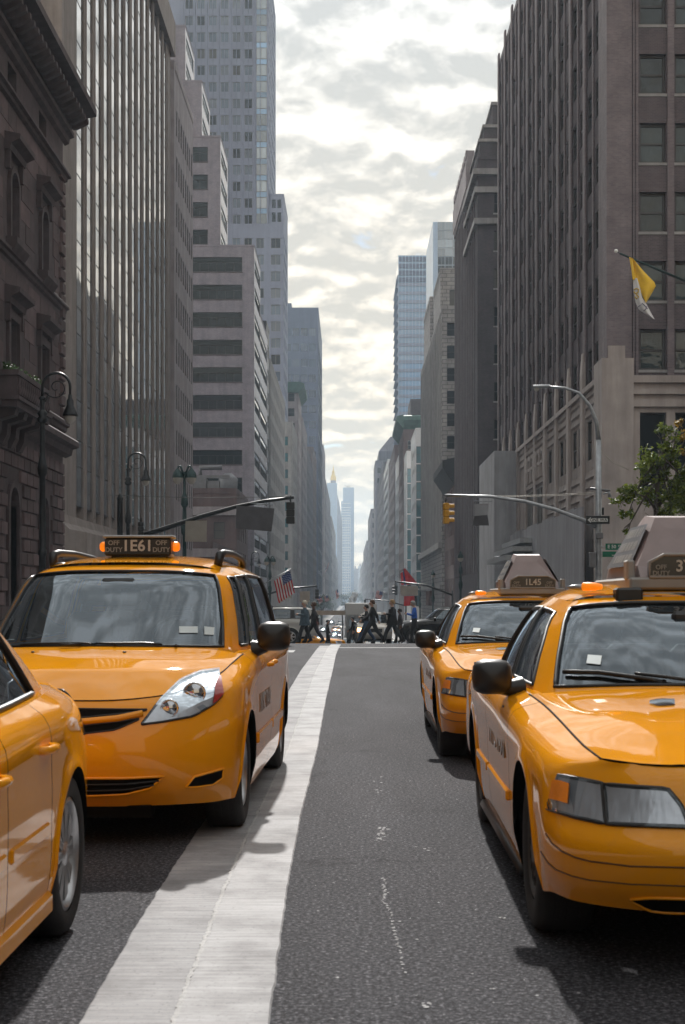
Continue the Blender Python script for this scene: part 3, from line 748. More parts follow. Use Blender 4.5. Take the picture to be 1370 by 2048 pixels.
row_house('glass_corner_building', 'slim dark teal glass building squeezed behind the stepped block', 'L', 222.5, 231, 44.5, 'metal_trim', 'glass_teal', 2.6, 2.2, xf=-13.1)
row_house('ribbed_stone_building', 'long dark grey stone building with closely ribbed side past the stepped block', 'L', 232, 285, 40.2, 'grey_stone', 'glass_dark', 2.6, 1.0, 3.7, 2.3)
row_house('grey_window_building', 'grey stone building showing one column of green tinted windows', 'L', 321, 352, 41, 'grey_stone', 'glass_teal', 3.2, 1.4)
cop = row_house('copper_cornice_building', 'stone building with a green copper cornice in the street wall', 'L', 356, 378, 54, 'pale_stone', 'glass_dark', 3.6, 1.6, xf=-12.9)
part(cop, 'copper_cornice', 'copper_green', lambda m: (m.prism([(-12.9, 53), (-11.4, 54.6), (-11.4, 55.4), (-12.9, 55.9)], 354.5, 379, 0, 'y'), m.box(-35, -12.9, 354.6, 356, 53.2, 55.8)))
row_house('bracketed_hotel', 'old stone hotel with a bracketed cornice in the receding street wall', 'L', 382, 424, 50, 'far_stone', 'glass_dark', 4.2, 1.8, xf=-12.8)
row_house('dark_loft_building', 'dark brick loft building in the receding street wall', 'L', 428, 500, 47, 'far_dark', 'glass_dark', 4.6, 1.8)
row_house('narrow_loft_building', 'narrow brown loft building before the blue slab tower', 'L', 503, 552, 55, 'brown_wall', 'glass_dark', 4.6, 1.8)
bt = tower('blue_slab_tower', 'broad dark blue slab tower with white-lit narrow side over the street', 'L', -12.75, -27, 572, 650, 118, 'blue_slab',
      front=dict(cols=rng(-26.4, 3.3, 2.7, 4), rows=rows_(58, 112, 6.2, 3.1), kind='grid3x1', glass=['glass_mid', 'glass_spandrel'], inset=.25),
      street=dict(cols=rng(574, 6, 5.2, 12), rows=rows_(4, 114, 9.4, 8.2), kind='single', glass='glass_pale', inset=.05, depth=.1), parapet=1.0)
part(bt, 'roof_block', 'blue_slab', lambda m: m.box(-26.9, -23.6, 573, 600, 118.9, 121.0))
row_house('ornate_tower', 'ornate stone tower with a corbelled top past the blue slab', 'L', 705, 760, 76, 'far_stone', 'glass_dark', 7, 2.6, 5, 2.6, xf=-13.2, parapet=2.5)
row_house('hazy_brick_block', 'hazy dark brick block far down the street wall', 'L', 770, 960, 66, 'far_dark', 'glass_dark', 16, 5, 7, 3.4, xf=-13.2)
row_house('hazy_stone_block', 'hazy stone block with flat roof far down the street', 'L', 970, 1250, 58, 'far_stone', 'glass_dark', 28, 9, 8, 4, xf=-12.6)
row_house('hazy_low_block', 'pale hazy lower block before the gold topped tower', 'L', 1270, 1600, 42, 'far_stone', 'glass_dark', 36, 12, 8, 4, xf=-12.9)

# ================================================================== far towers closing the view
D = 1900
gt = empty('gold_topped_tower', (Xat(665, D), D, 0), 0, 'hazy blue tower crowned by a small gilded dome and spire', 'building')
part(gt, 'shaft', 'tower_blue', lambda m: m.box(Xat(654, D), Xat(674, D), D, D + 25, -9, Zat(966, D)))
part(gt, 'stone_wing', 'far_stone', lambda m: (m.prism([(Xat(674, D), -9), (Xat(684, D), -9), (Xat(684, D), Zat(1040, D)), (Xat(678, D), Zat(1000, D)), (Xat(674, D), Zat(985, D))], D + 30, D + 50, 0, 'y')))
cxx = Xat(666.5, D)
part(gt, 'lantern', 'far_stone', lambda m: m.lathe([(3.6, Zat(966, D)), (3.6, Zat(960, D)), (3.0, Zat(959.5, D)), (3.0, Zat(955, D))], 12, 0, (cxx, D + 10, 0)))
part(gt, 'gilded_dome', 'gold_leaf', lambda m: m.lathe([(3.9, Zat(960, D)), (3.9, Zat(957, D)), (3.3, Zat(951, D)), (2.0, Zat(947, D)), (1.9, Zat(944, D)), (2.2, Zat(943, D)), (.9, Zat(940, D)), (.4, Zat(932, D)), (0, Zat(928, D))], 14, 0, (cxx, D + 10, 0)))
D2 = 2150
om = empty('slim_glass_tower', (Xat(696, D2), D2, 0), 0, 'slim pale blue glass tower with white balcony grid and a crane, closing the street', 'building')
part(om, 'shaft', 'tower_blue', lambda m: m.box(Xat(686, D2), Xat(708, D2), D2, D2 + 20, -9, Zat(975, D2)))
part(om, 'lower_front', 'tower_blue', lambda m: m.box(Xat(682.5, D2), Xat(702, D2), D2 - 8, D2 - .01, -9, Zat(1003, D2)))
bandm = MB().box(Xat(683.5, D2) - Xat(696, D2), Xat(701, D2) - Xat(696, D2), -8.6, -8.005, 0, 1.0).mesh('balcony_band', M['white_band'])
y = 1008; k = 0
while y < 1192:
    put('balcony_band', bandm, om, (0, 0, Zat(y, D2))); y += (5.2 if (k % 7) else 8.5); k += 1
part(om, 'white_mullions', 'white_band', lambda m: [m.box(Xat(x, D2) - .35, Xat(x, D2) + .35, D2 - 8.5, D2 - 8.006, Zat(1192, D2), Zat(1036, D2)) for x in (684.5, 690, 693.5, 697, 700.5)])
part(om, 'roof_crane', 'black_steel', lambda m: (m.box(Xat(690, D2), Xat(701, D2), D2 + 5, D2 + 6, Zat(972, D2), Zat(971, D2)), m.box(Xat(695, D2), Xat(696, D2), D2 + 5.1, D2 + 5.9, Zat(976, D2), Zat(972, D2))))
D3 = 2700
for i, (xa, xb, yt, mat, lab) in enumerate(((706, 717, 1137, 'far_stone', 'pale hazy block at the foot of the slim glass tower'), (716, 728, 1132, 'bright_wall', 'whitish hazy apartment block at the end of the street'),
                                            (640, 690, 1120, 'far_stone', 'wide hazy block behind the slim glass tower'), (726, 760, 1160, 'far_stone', 'lowest hazy block at the end of the street'))):
    e = empty('hazy_block', (Xat(xa, D3), D3, 0), 0, lab, 'building', None)
    part(e, 'wall', mat, lambda m: m.box(Xat(xa, D3), Xat(xb, D3), D3 + 12 * i, D3 + 12 * i + 40, -9, Zat(yt, D3)))
    part(e, 'roof_plant', 'far_stone', lambda m: m.box(Xat(xa + 3, D3), Xat(xa + 6, D3), D3 + 12 * i + 5, D3 + 12 * i + 20, Zat(yt, D3), Zat(yt, D3) + 5))

# ================================================================== big brick building, near right
RX, RD = 12.4, 68.0
rb = empty('brick_office_building', (RX, RD, 0), 0, 'massive dark brick office building with ribbed piers above a limestone base', 'building')
RB1 = 118.0; SIL = [12.4 + 3.3 * k for k in range(10)]
fcols = [(13.84 + 1.69 * k, 15.11 + 1.69 * k) for k in range(8)]
scols = [(70.2 + 2.4 * k, 71.85 + 2.4 * k) for k in range(20)]
rowsR = [(s, s + (1.9 if k else 1.95)) for k, s in enumerate(SIL)]
tower('', '', 'R', RX, RX + 26, RD, RB1, 45.4, 'dark_brick', root=rb, zb=12.1, parapet=.5,
      front=dict(cols=fcols, rows=rowsR, kind='double', glass='glass_old', inset=.22, sill=.04, sillmat='grey_stone'),
      street=dict(cols=scols, rows=rowsR, kind='double', glass='glass_dark', inset=.04, sill=.0, sillmat='grey_stone', depth=.3))
def pbox(x0, x1, d0, d1, z0, z1, name, mat): part(rb, name, mat, lambda m: m.box(x0, x1, d0, d1, z0, z1))
tall = MB().bbox(-.15, -.003, -.36, .36, 12.1, 46.6, .05).mesh('pier', M['pier_brick'])
thin = MB().bbox(-.10, -.003, -.14, .14, 12.1, 45.2, .03).mesh('rib', M['pier_brick'])
for k in range(21):
    d = 70.3 - .475 + 2.4 * k
    put('pier' if k % 2 == 0 else 'rib', tall if k % 2 == 0 else thin, rb, (0, d - RD, 0))
part(rb, 'corner_pier', 'pier_brick', lambda m: (m.box(RX - .15, RX + .95, RD - .12, RD + 1.6, 12.1, 46.4), m.box(RX + .951, RX + 1.06, RD - .09, RD - .003, 12.1, 45), m.box(RX + 1.12, RX + 1.2, RD - .06, RD - .003, 12.1, 45), m.box(RX + 1.27, RX + 1.38, RD - .04, RD - .003, 12.1, 45)))
fp = MB().box(-.16, .16, -.11, -.003, 12.1, 45.3).mesh('pier', M['pier_brick'])
for k in range(8): put('pier', fp, rb, (15.11 + .21 + 1.69 * k - RX, 0, 0))
# limestone base
bas = [(8.55, 10.6)]
sb = []
for k in range(10):
    sb += [(70.3 + 4.8 * k + .25, 70.3 + 4.8 * k + 1.65), (70.3 + 4.8 * k + 2.05, 70.3 + 4.8 * k + 3.45)]
sb = [c for c in sb if c[0] < 88]
tower('', '', 'R', RX - .1, RX + 25.9, RD - .1, RB1 - .05, 12.09, 'limestone', root=rb, zb=-9, parapet=0,
      front=dict(cols=fcols, rows=[(6.4, 10.35)], kind='grid1x2', glass='glass_dark', inset=.3), street=dict(cols=sb, rows=bas, kind='double', inset=.05), wallname='stone_base')
butt = MB().add([(-.19, -.42, -4), (-.02, -.42, -4), (-.02, .42, -4), (-.19, .42, -4), (-.19, -.42, 13.2), (-.02, -.42, 13.2), (-.02, .42, 13.2), (-.19, .42, 13.2), (-.14, -.2, 14.3), (-.02, -.2, 14.3), (-.02, .2, 14.3), (-.14, .2, 14.3)],
                [(0, 4, 5, 1), (1, 5, 6, 2), (2, 6, 7, 3), (3, 7, 4, 0), (4, 8, 9, 5), (5, 9, 10, 6), (6, 10, 11, 7), (7, 11, 8, 4), (8, 11, 10, 9)]).mesh('buttress', M['limestone'])
for k in range(0, 9): put('buttress', butt, rb, (-.095, 74.6 + 4.8 * k - RD, 0))
flute = MB()
for j in range(3): flute.prism([(-.003, .0 + .48 * j), (-.10, .06 + .48 * j), (-.03, .40 + .48 * j), (-.003, .42 + .48 * j)], -1.75, 1.75, 0, 'y')
flm = flute.mesh('fluted_spandrel', M['limestone'])
for k in range(9):
    for z in (10.75, 6.6):
        if not (z < 8 and k > 3): put('fluted_spandrel', flm, rb, (-.1, 70.3 + 4.8 * k + 1.85 - RD, z))
part(rb, 'corner_stone', 'limestone', lambda m: (m.box(RX - .42, RX + 1.1, RD - .35, RD + 1.9, -5, 12.9), m.box(RX - .1, RX + .7, RD - .30, RD + 1.5, 12.901, 13.5)))
part(rb, 'stone_bands', 'limestone', lambda m: [m.box(RX + 1.101, RX + 26, RD - .3, RD - .103, z, z + h) for z, h in ((10.6, .35), (11.2, .22), (11.75, .34))] + [m.box(RX - .3, RX - .103, 69.95, RB1, 12.1, 12.35)])
def relief(m):      # carved geometric frieze over the entrance
    D = 89.6
    m.box(RX - .25, RX - .105, 88.9, 99.5, 8.9, 9.15); m.box(RX - .25, RX - .105, 88.9, 99.5, 11.3, 11.55)
    for k in range(6):
        d = D + 1.6 * k
        m.box(RX - .28, RX - .105, d, d + .25, 9.3, 11.1); m.box(RX - .28, RX - .105, d + .25, d + 1.2, 10.85, 11.1); m.box(RX - .28, RX - .105, d + .25, d + 1.0, 10.1, 10.3); m.box(RX - .28, RX - .105, d + 1.0, d + 1.2, 9.3, 10.3)
part(rb, 'carved_frieze', 'limestone', relief)
for k in range(4):
    put('entrance_glass', win_mesh(2.2, 2.9, 'grid3x1', 'glass_pale', 'window_frame_light'), rb, (-.16, 90.4 + 2.25 * k - RD, 5.8), -math.pi / 2)
for z, o in ((3.9, 2.6), (4.45, 2.1), (5.0, 1.6)):
    part(rb, 'canopy_tier', 'galvanised', lambda m: m.box(RX - .1 - o, RX - .105, 89 + (2.6 - o) * .6, 101 - (2.6 - o) * .6, z, z + .32))
# construction hoardings standing on the pavement
hp = empty('hoarding_wall', (RX - 1.2, 104, 0), 0, 'tall blank pale grey hoarding wall jutting from the limestone base', 'hoarding')
for i in range(3):
    part(hp, 'panel', 'hoarding', lambda m: m.box(10.55 + .82 * i, 10.55 + .82 * (i + 1) - .012, 104, 104.25, -4, 12.3))
part(hp, 'return_panel', 'hoarding', lambda m: m.box(10.55, 10.75, 104.26, 116, -4, 12.3))
hg = empty('site_fence', (RX - .9, 70, 0), 0, 'dark grey plywood site fence along the foot of the brick building', 'fence')
pan = MB().box(-.05, .05, 0, 2.41, -2, 6.1).mesh('panel', M['hoarding_grey']); pan2 = MB().box(-.05, .05, 0, 2.41, -2, 6.0).mesh('panel', M['hoarding_grey'])
for k in range(13): put('panel', pan if k % 3 else pan2, hg, (0.0, .2 + 2.43 * k, 0))

# ================================================================== dark brick tower with crown beyond the next corner
cr = empty('crowned_brick_tower', (12.2, 136, 0), 0, 'near-black brick tower with pale stone bands and stepped battlemented crown', 'building')
tower('', '', 'R', 12.2, 34, 136, 166, 43.5, 'blackish_brick', root=cr, parapet=.3,
      front=dict(cols=[(13.75, 14.7), (16.2, 17.2)], rows=rows_(6, 43, 3.6, 1.9), kind='double', sill=.05), street=dict(cols=rng(139.5, 2.1, .95, 12), rows=rows_(6, 42, 3.6, 2.0), inset=.05, depth=.2))
ribm = MB().box(-.12, -.003, -.28, .28, 4, 42.5).mesh('rib', M['dark_brick'])
for k in range(13): put('rib', ribm, cr, (0, 2.95 + 2.1 * k, 0))
for z, o in ((37.3, .35), (40.3, .3), (42.0, .45)):
    part(cr, 'stone_band', 'grey_stone', lambda m: (m.box(12.2 - o, 17.5, 136 - o, 136 - .003, z, z + .55), m.box(12.2 - o, 12.2 - .003, 136, 149, z, z + .55)))
for i, (x, d, z) in enumerate(((12.5, 137, 45.5), (13.0, 138, 47.2), (13.9, 138.6, 49.6))):
    part(cr, 'crown_step', 'blackish_brick', lambda m: m.box(x, 30, d, 147, z - 3, z))
    part(cr, 'crown_coping', 'grey_stone', lambda m: m.box(x - .15, 30.1, d - .15, 147.1, z + .002, z + .3))
def pale_crown(m):
    m.box(12.1, 30, 147.2, 165.9, 43.5, 47.3)
    for k in range(9): m.box(12.0, 12.9, 147.4 + 2.05 * k, 148.6 + 2.05 * k, 47.3, 48.0)
    m.box(12.0, 12.099, 147.2, 165.9, 44.0, 46.6)
part(cr, 'battlement', 'pale_stone', pale_crown)
net = empty('scaffold_netting', (11.9, 134, 0), 0, 'black netted scaffold shed round the foot of the dark brick tower', 'scaffold')
part(net, 'netting', 'black_steel', lambda m: m.prism([(12.0, -5), (24, -5), (24, 13.5), (14.3, 13.5), (13.7, 12.2), (12.6, 11.4), (12.2, 9.0)], 133.6, 135.9, 0, 'y'))
for k in range(4): part(net, 'pole', 'galvanised', lambda m: m.tube([(12.3 + 1.6 * k, 133.4, -4), (12.3 + 1.6 * k, 133.4, 10 + k * .8)], .05, 6))
# small red brick house with heavy dark cornice
rs = tower('red_brick_house', 'small red brick house with a heavy dark cornice before the grey stone building', 'R', 12.3, 30, 168, 185, 16.5, 'brown_wall',
      front=dict(cols=rng(13.2, 2.2, 1.1, 3), rows=rows_(2, 15, 3.6, 2)), street=dict(cols=rng(169, 2.6, 1.2, 6), rows=rows_(2, 15, 3.6, 2)))
part(rs, 'cornice', 'black_steel', lambda m: m.prism([(12.3, 15.0), (10.9, 17.0), (10.9, 17.8), (12.3, 18.2), (22, 18.2), (22, 15)], 167.5, 186, 0, 'y'))

# ================================================================== grey stone setback building
gs = empty('grey_stone_setback', (12.1, 187, 0), 0, 'grey limestone setback building with fluted side and single front windows', 'building')
tower('', '', 'R', 12.1, 30, 187, 243, 39.5, 'ashlar_grey', root=gs, parapet=.6,
      front=dict(cols=[(12.75, 13.95), (16.2, 17.4)], rows=[(36.1 - 2.97 * k, 37.85 - 2.97 * k) for k in range(11, -1, -1)], kind='double', inset=.25, sill=.06),
      street=dict(cols=rng(190, 2.15, .9, 24), rows=rows_(10, 38.5, 3.4, 2.2), kind='single', depth=.3, inset=.06))
pil = MB().box(-.10, -.003, -.22, .22, 9, 38.8).mesh('pilaster', M['grey_stone'])
for k in range(25): put('pilaster', pil, gs, (0, 2.4 + 2.15 * k, 0))
tower('', '', 'R', 12.7, 30.1, 200, 216, 47.6, 'ashlar_grey', root=gs, zb=39.5, parapet=.5, front=dict(cols=[(14.0, 15.0)], rows=[(41, 45)], kind='grid1x3', inset=.3))
tower('', '', 'R', 12.6, 30.2, 224, 242, 48.4, 'ashlar_grey', root=gs, zb=39.5, parapet=.8)
part(gs, 'base_cornice', 'grey_stone', lambda m: (m.box(11.6, 12.099, 187, 243, 8.2, 9.0), m.box(11.8, 12.099, 187, 243, 3.0, 3.4)))

# ================================================================== blue glass towers
D = 600
g1 = empty('blue_striped_tower', (Xat(796, D), D, 0), 0, 'tall blue glass tower with horizontal stripes and sawtooth edge', 'building')
xl, xr = Xat(797, D), Xat(880, D); zt = Zat(511, D)
part(g1, 'core', 'glass_blue', lambda m: m.box(xl, xr, D, D + 45, -9, zt))
stm = MB().box(0, xr - xl, -.35, -.01, 0, 1.35).mesh('spandrel_band', M['mauve_stone'])
for k in range(39): put('spandrel_band', stm, g1, (xl - g1.location.x, 0, zt - 13.0 - 3.62 * k))
dkm = MB().box(0, xr - xl, -.3, -.01, 0, 2.0).mesh('plant_band', M['blue_slab'])
for k in range(4): put('plant_band', dkm, g1, (xl - g1.location.x, 0, zt - 2.6 - 2.9 * k))
def mull(m):
    for k in range(13): x = xl + (xr - xl) * k / 12; m.box(x - .1, x + .1, D - .42, D - .36, 0, zt)
part(g1, 'mullions', 'tower_blue', mull)
led = MB().prism([(-.9, 0), (0, 0), (0, 1.9), (-.35, 1.9)], 0, 44, 0, 'y').mesh('sawtooth_ledge', M['mauve_stone'])
for k in range(40): put('sawtooth_ledge', led, g1, (xl - .005 - g1.location.x, 0, zt - 10 - 3.62 * k))
D = 450
g2 = empty('pale_grid_tower', (Xat(866, D), D, 0), 0, 'pale blue gridded glass tower rising behind the grey stone setbacks', 'building')
zt2 = Zat(444, D)
part(g2, 'core', 'tower_blue', lambda m: m.box(Xat(866, D) + .01, Xat(960, D), D, D + 40, -9, zt2))
for r_ in range(22):
    for c in range(4):
        wdt = 2.25; z = zt2 - 2.6 - 2.75 * r_
        put('window', win_mesh(wdt, 2.6, 'grid2x1', 'glass_dark' if r_ in (4, 5) else 'glass_pale', 'window_frame_light'), g2, (Xat(875, D) + 1.2 + wdt * c * 1.04 - g2.location.x, -.1, z), 0)

# ================================================================== receding right street wall
tg = tower('teal_glass_building', 'teal glass office building with bright panelled side in the street wall', 'R', 12.1, 30, 262, 283, 32.8, 'bright_wall', parapet=.3,
      front=dict(cols=[(12.2, 13.2), (13.3, 16.0)], rows=[(0.2 + 3.3 * k, 3.3 + 3.3 * k) for k in range(9)], kind='grid1x2', glass='glass_teal', inset=.04, depth=.1),
      street=dict(cols=[(264 + 6 * k, 266.5 + 6 * k) for k in range(3)], rows=rows_(2, 31, 3.3, 1.2), kind='single', glass='glass_dark', inset=.05, depth=.1))
tower('dark_teal_building', 'narrow dark teal glass building with white notched side panels', 'R', 12.2, 30, 306, 322, 33.2, 'bright_wall', parapet=.3,
      front=dict(cols=[(12.3, 14.4), (14.5, 17)], rows=[(0.2 + 3.3 * k, 3.3 + 3.3 * k) for k in range(9)], kind='grid1x2', glass='glass_teal', inset=.04, depth=.1),
      street=dict(cols=[(308, 310.2), (315, 317.2)], rows=rows_(2, 31, 3.3, 1.2), kind='single', glass='glass_dark', inset=.05, depth=.1))
cc = tower('copper_top_building', 'brown brick building with a green copper cornice and dark penthouse', 'R', 12.4, 32, 330, 362, 41.5, 'brown_wall',
      front=dict(cols=rng(13.4, 3, 1.7, 5), rows=rows_(3, 40, 3.7, 2.1), kind='double', glass='glass_dark', frame='window_frame_light'), street=dict(cols=rng(332, 3.4, 1.5, 8), rows=rows_(3, 40, 3.7, 2.1)))
part(cc, 'copper_cornice', 'copper_green', lambda m: (m.prism([(12.4, 41.0), (10.8, 43.0), (10.8, 43.9), (12.4, 44.3)], 328.8, 363, 0, 'y'), m.prism([(330, 41.0), (328.6, 43.0), (328.6, 43.9), (330, 44.3)], 12.4, 32, 0, 'x')))
part(cc, 'penthouse', 'blackish_brick', lambda m: (m.box(14.2, 30, 334, 350, 42.2, 48.6), m.box(19, 24, 333.6, 334, 43.2, 46)))
row_house('white_sided_building', 'slim building with a bright white side wall in the receding street', 'R', 366, 392, 38, 'bright_wall', 'glass_pale', 5, 3.2, 4, 2.6, xf=12.5)
row_house('brown_loft_building', 'brown brick loft building beyond the copper cornice', 'R', 396, 455, 44, 'brown_wall', 'glass_dark', 5, 2)
tower('gridded_white_building', 'office building with a bright white gridded side seen edge-on', 'R', 12.3, 34, 464, 520, 47, 'bright_wall', parapet=.4,
      front=dict(cols=rng(12.8, 4.4, 4.1, 4), rows=rows_(2, 46, 3.7, 3.2), kind='single', glass='glass_teal', inset=.05, depth=.1), street=dict(cols=rng(466, 8.8, 7.6, 6), rows=rows_(2, 46, 3.7, 2.0), kind='single', glass='glass_pale', inset=.05, depth=.1))
row_house('dark_stone_block', 'dark stone block with copper roof edge far along the street', 'R', 526, 640, 52, 'far_dark', 'glass_dark', 12, 4, 5, 3)  # whole block in the darker far tone
ot = row_house('old_stone_tower', 'old stone tower with arched upper windows and hipped roof', 'R', 690, 740, 68.5, 'far_stone', 'glass_dark', 8, 3, 5, 2.6, xf=12.3)
part(ot, 'hipped_roof', 'far_dark', lambda m: m.add([(14, 694, 68.6), (33, 694, 68.6), (33, 735, 68.6), (14, 735, 68.6), (14, 694, 74), (33, 694, 74), (33, 735, 74), (14, 735, 74), (20, 702, 82), (32, 702, 82), (32, 728, 82), (20, 728, 82)],
      [(0, 1, 5, 4), (1, 2, 6, 5), (2, 3, 7, 6), (3, 0, 4, 7), (4, 5, 9, 8), (5, 6, 10, 9), (6, 7, 11, 10), (7, 4, 8, 11), (8, 9, 10, 11)]))
row_house('hazy_cream_block', 'hazy cream coloured block past the old stone tower', 'R', 860, 1000, 56, 'far_stone', 'glass_dark', 18, 6, 6, 3, xf=12.6)
row_house('hazy_stepped_block', 'small hazy block stepping down towards the horizon', 'R', 1080, 1350, 46, 'far_stone', 'glass_dark', 30, 10, 7, 4, xf=12.6)
row_house('hazy_distant_block', 'faintest hazy block at the end of the street wall beyond the stepped blocks', 'R', 1450, 1900, 40, 'far_stone', 'glass_dark', 50, 16, 8, 4, xf=13)
row_house('hazy_end_block', 'faint hazy block meeting the far trees', 'R', 2000, 2500, 34, 'far_stone', 'glass_dark', 60, 18, 8, 4, xf=14)

# ================================================================== the street wall goes on behind the camera (it shows in glass and paint)
row_house('grey_stone_hotel', 'grey stone hotel on the block behind the brownstone mansion', 'L', -60, 30, 19, 'grey_stone', 'glass_dark', 6.5, 2.2, 4.4, 2.4, xf=-12.4, frontcols=1)
row_house('limestone_store', 'limestone store on the near block across from the mansion', 'R', -40, 46, 16, 'limestone', 'glass_dark', 6.5, 2.4, 4.4, 2.4, frontcols=1)
# ------------------------------------------------------------------ car materials
def paint(name, col, rough=0.32, coat=0.8, dust=0.12):
    m, t, b = newmat(name)
    wp = objpos(t)
    f = noise(t, wp, 2.2, 4, 0.6)
    c = ramp(t, f, [(0.3, shade(col, 0.94)), (0.7, shade(col, 1.05))])
    d = noise(t, wp, 7.0, 6, 0.7)
    c = mixc(t, ramp(t, d, [(0.52, (0, 0, 0)), (0.8, (dust,) * 3)]), c, (0.30, 0.24, 0.17))
    t.links.new(c, b.inputs['Base Color']); b.inputs['Roughness'].default_value = rough
    b.inputs['Coat Weight'].default_value = coat; b.inputs['Coat Roughness'].default_value = 0.035; b.inputs['Coat IOR'].default_value = 1.45; b.inputs['Specular IOR Level'].default_value = 0.0
    n1 = noise(t, wp, 1.6, 2, 0.5); bump(t, b, n1, 0.05, 0.02)
    return m
paint('taxi_yellow', (0.86, 0.335, 0.007), coat=1.0, dust=0.10); paint('silver_paint', (0.38, 0.37, 0.35)); paint('black_paint', (0.012, 0.012, 0.014))
paint('white_paint', (0.62, 0.62, 0.60)); paint('beige_paint', (0.40, 0.37, 0.33)); paint('dark_red_paint', (0.14, 0.012, 0.012)); paint('blue_paint', (0.03, 0.05, 0.10)); paint('grey_paint', (0.12, 0.125, 0.13))
pm('car_black', (0.012, 0.012, 0.013), 0.42, var=0.3, scale=14, local=True, spec=0.5)
pm('car_inner', (0.006, 0.006, 0.006), 0.9, var=0.2, local=True, spec=0.1)
pm('rubber', (0.016, 0.015, 0.015), 0.82, var=0.35, scale=9, local=True, bmp=0.2)
pm('mirror_black', (0.011, 0.011, 0.012), 0.4, var=0.2, scale=10, local=True)
pm('alloy', (0.42, 0.42, 0.43), 0.34, 0.85, var=0.2, scale=9, local=True)
pm('steel_dark', (0.07, 0.068, 0.066), 0.5, 0.6, var=0.3, scale=9, local=True)
pm('chrome', (0.72, 0.73, 0.75), 0.10, 1.0, var=0.06, local=True)
pm('seat_cloth', (0.055, 0.053, 0.052), 0.9, var=0.2, local=True)
pm('dash_vinyl', (0.030, 0.030, 0.031), 0.6, var=0.2, local=True)
pm('amber', (0.85, 0.24, 0.01), 0.22, var=0.12, scale=20, local=True, coat=0.7)
pm('red_lens', (0.34, 0.012, 0.008), 0.15, var=0.15, scale=20, local=True, coat=0.8)
pm('topper_shell', (0.27, 0.205, 0.20), 0.45, var=0.12, scale=5, local=True)
pm('topper_grey', (0.27, 0.255, 0.24), 0.5, var=0.12, scale=5, local=True)
pm('topper_ad', (0.10, 0.095, 0.10), 0.35, var=0.25, scale=4, local=True, coat=0.5)
pm('lightbox', (0.016, 0.015, 0.014), 0.35, var=0.2, local=True, coat=0.4)
pm('letter_pale', (0.48, 0.46, 0.42), 0.5, var=0.06, local=True)
pm('letter_dim', (0.26, 0.25, 0.23), 0.5, var=0.06, local=True)
pm('groove', (0.10, 0.042, 0.008), 0.7, var=0.2, local=True)  # taxi yellow darkened, groove shade put into the colour
pm('letter_door', (0.16, 0.10, 0.05), 0.5, var=0.1, local=True, coat=.9)
pm('sticker', (0.62, 0.70, 0.72), 0.4, var=0.06, local=True)
def carglass(name, tint, refl=1.0):
    m, t, b = newmat(name); t.nodes.remove(b)
    tr = nd(t, 'ShaderNodeBsdfTransparent'); tr.inputs[0].default_value = (*tint, 1)
    gl = nd(t, 'ShaderNodeBsdfGlossy'); gl.inputs['Roughness'].default_value = 0.015; gl.inputs[0].default_value = (0.80, 0.90, 1.0, 1)
    fr = nd(t, 'ShaderNodeFresnel'); fr.inputs[0].default_value = 1.62
    mu = nd(t, 'ShaderNodeMath', operation='MULTIPLY_ADD', use_clamp=True); mu.inputs[1].default_value = 1.5 * refl; mu.inputs[2].default_value = 0.03
    t.links.new(fr.outputs[0], mu.inputs[0])
    df = nd(t, 'ShaderNodeBsdfDiffuse'); df.inputs[0].default_value = (0.30, 0.30, 0.29, 1)     # film of street dust
    dn = noise(t, objpos(t), 5.0, 5, 0.65)
    dm = ramp(t, dn, [(0.4, (0.006,) * 3), (0.8, (0.028,) * 3)])
    m0 = nd(t, 'ShaderNodeMixShader'); t.links.new(dm, m0.inputs[0]); t.links.new(tr.outputs[0], m0.inputs[1]); t.links.new(df.outputs[0], m0.inputs[2])
    mx = nd(t, 'ShaderNodeMixShader'); t.links.new(mu.outputs[0], mx.inputs[0]); t.links.new(m0.outputs[0], mx.inputs[1]); t.links.new(gl.outputs[0], mx.inputs[2])
    t.links.new(mx.outputs[0], t.nodes['Material Output'].inputs[0]); return m
carglass('car_glass', (0.60, 0.68, 0.70), 1.0); carglass('car_glass_dark', (0.10, 0.11, 0.11)); carglass('lamp_lens', (0.90, 0.92, 0.93), 0.35)
m_, t_, b_ = newmat('lamp_reflector'); b_.inputs['Metallic'].default_value = .75; b_.inputs['Roughness'].default_value = 0.36; b_.inputs['Base Color'].default_value = (0.55, 0.56, 0.60, 1)
bump(t_, b_, noise(t_, objpos(t_, (30, 30, 3)), 1.0, 1), 0.4, 0.01)
m_, t_, b_ = newmat('lamp_dome'); b_.inputs['Metallic'].default_value = 1; b_.inputs['Base Color'].default_value = (.42, .43, .46, 1); b_.inputs['Roughness'].default_value = .06; b_.inputs['Coat Weight'].default_value = 1; b_.inputs['Specular IOR Level'].default_value = 1
emis('lamp_lit', (1.0, 0.50, 0.20), 6.0); emis('lamp_white_lit', (1.0, 0.9, 0.75), 4.0); emis('tail_lit', (1.0, 0.12, 0.05), 2.0); emis('amber_lit', (1.0, 0.26, 0.01), 0.35)

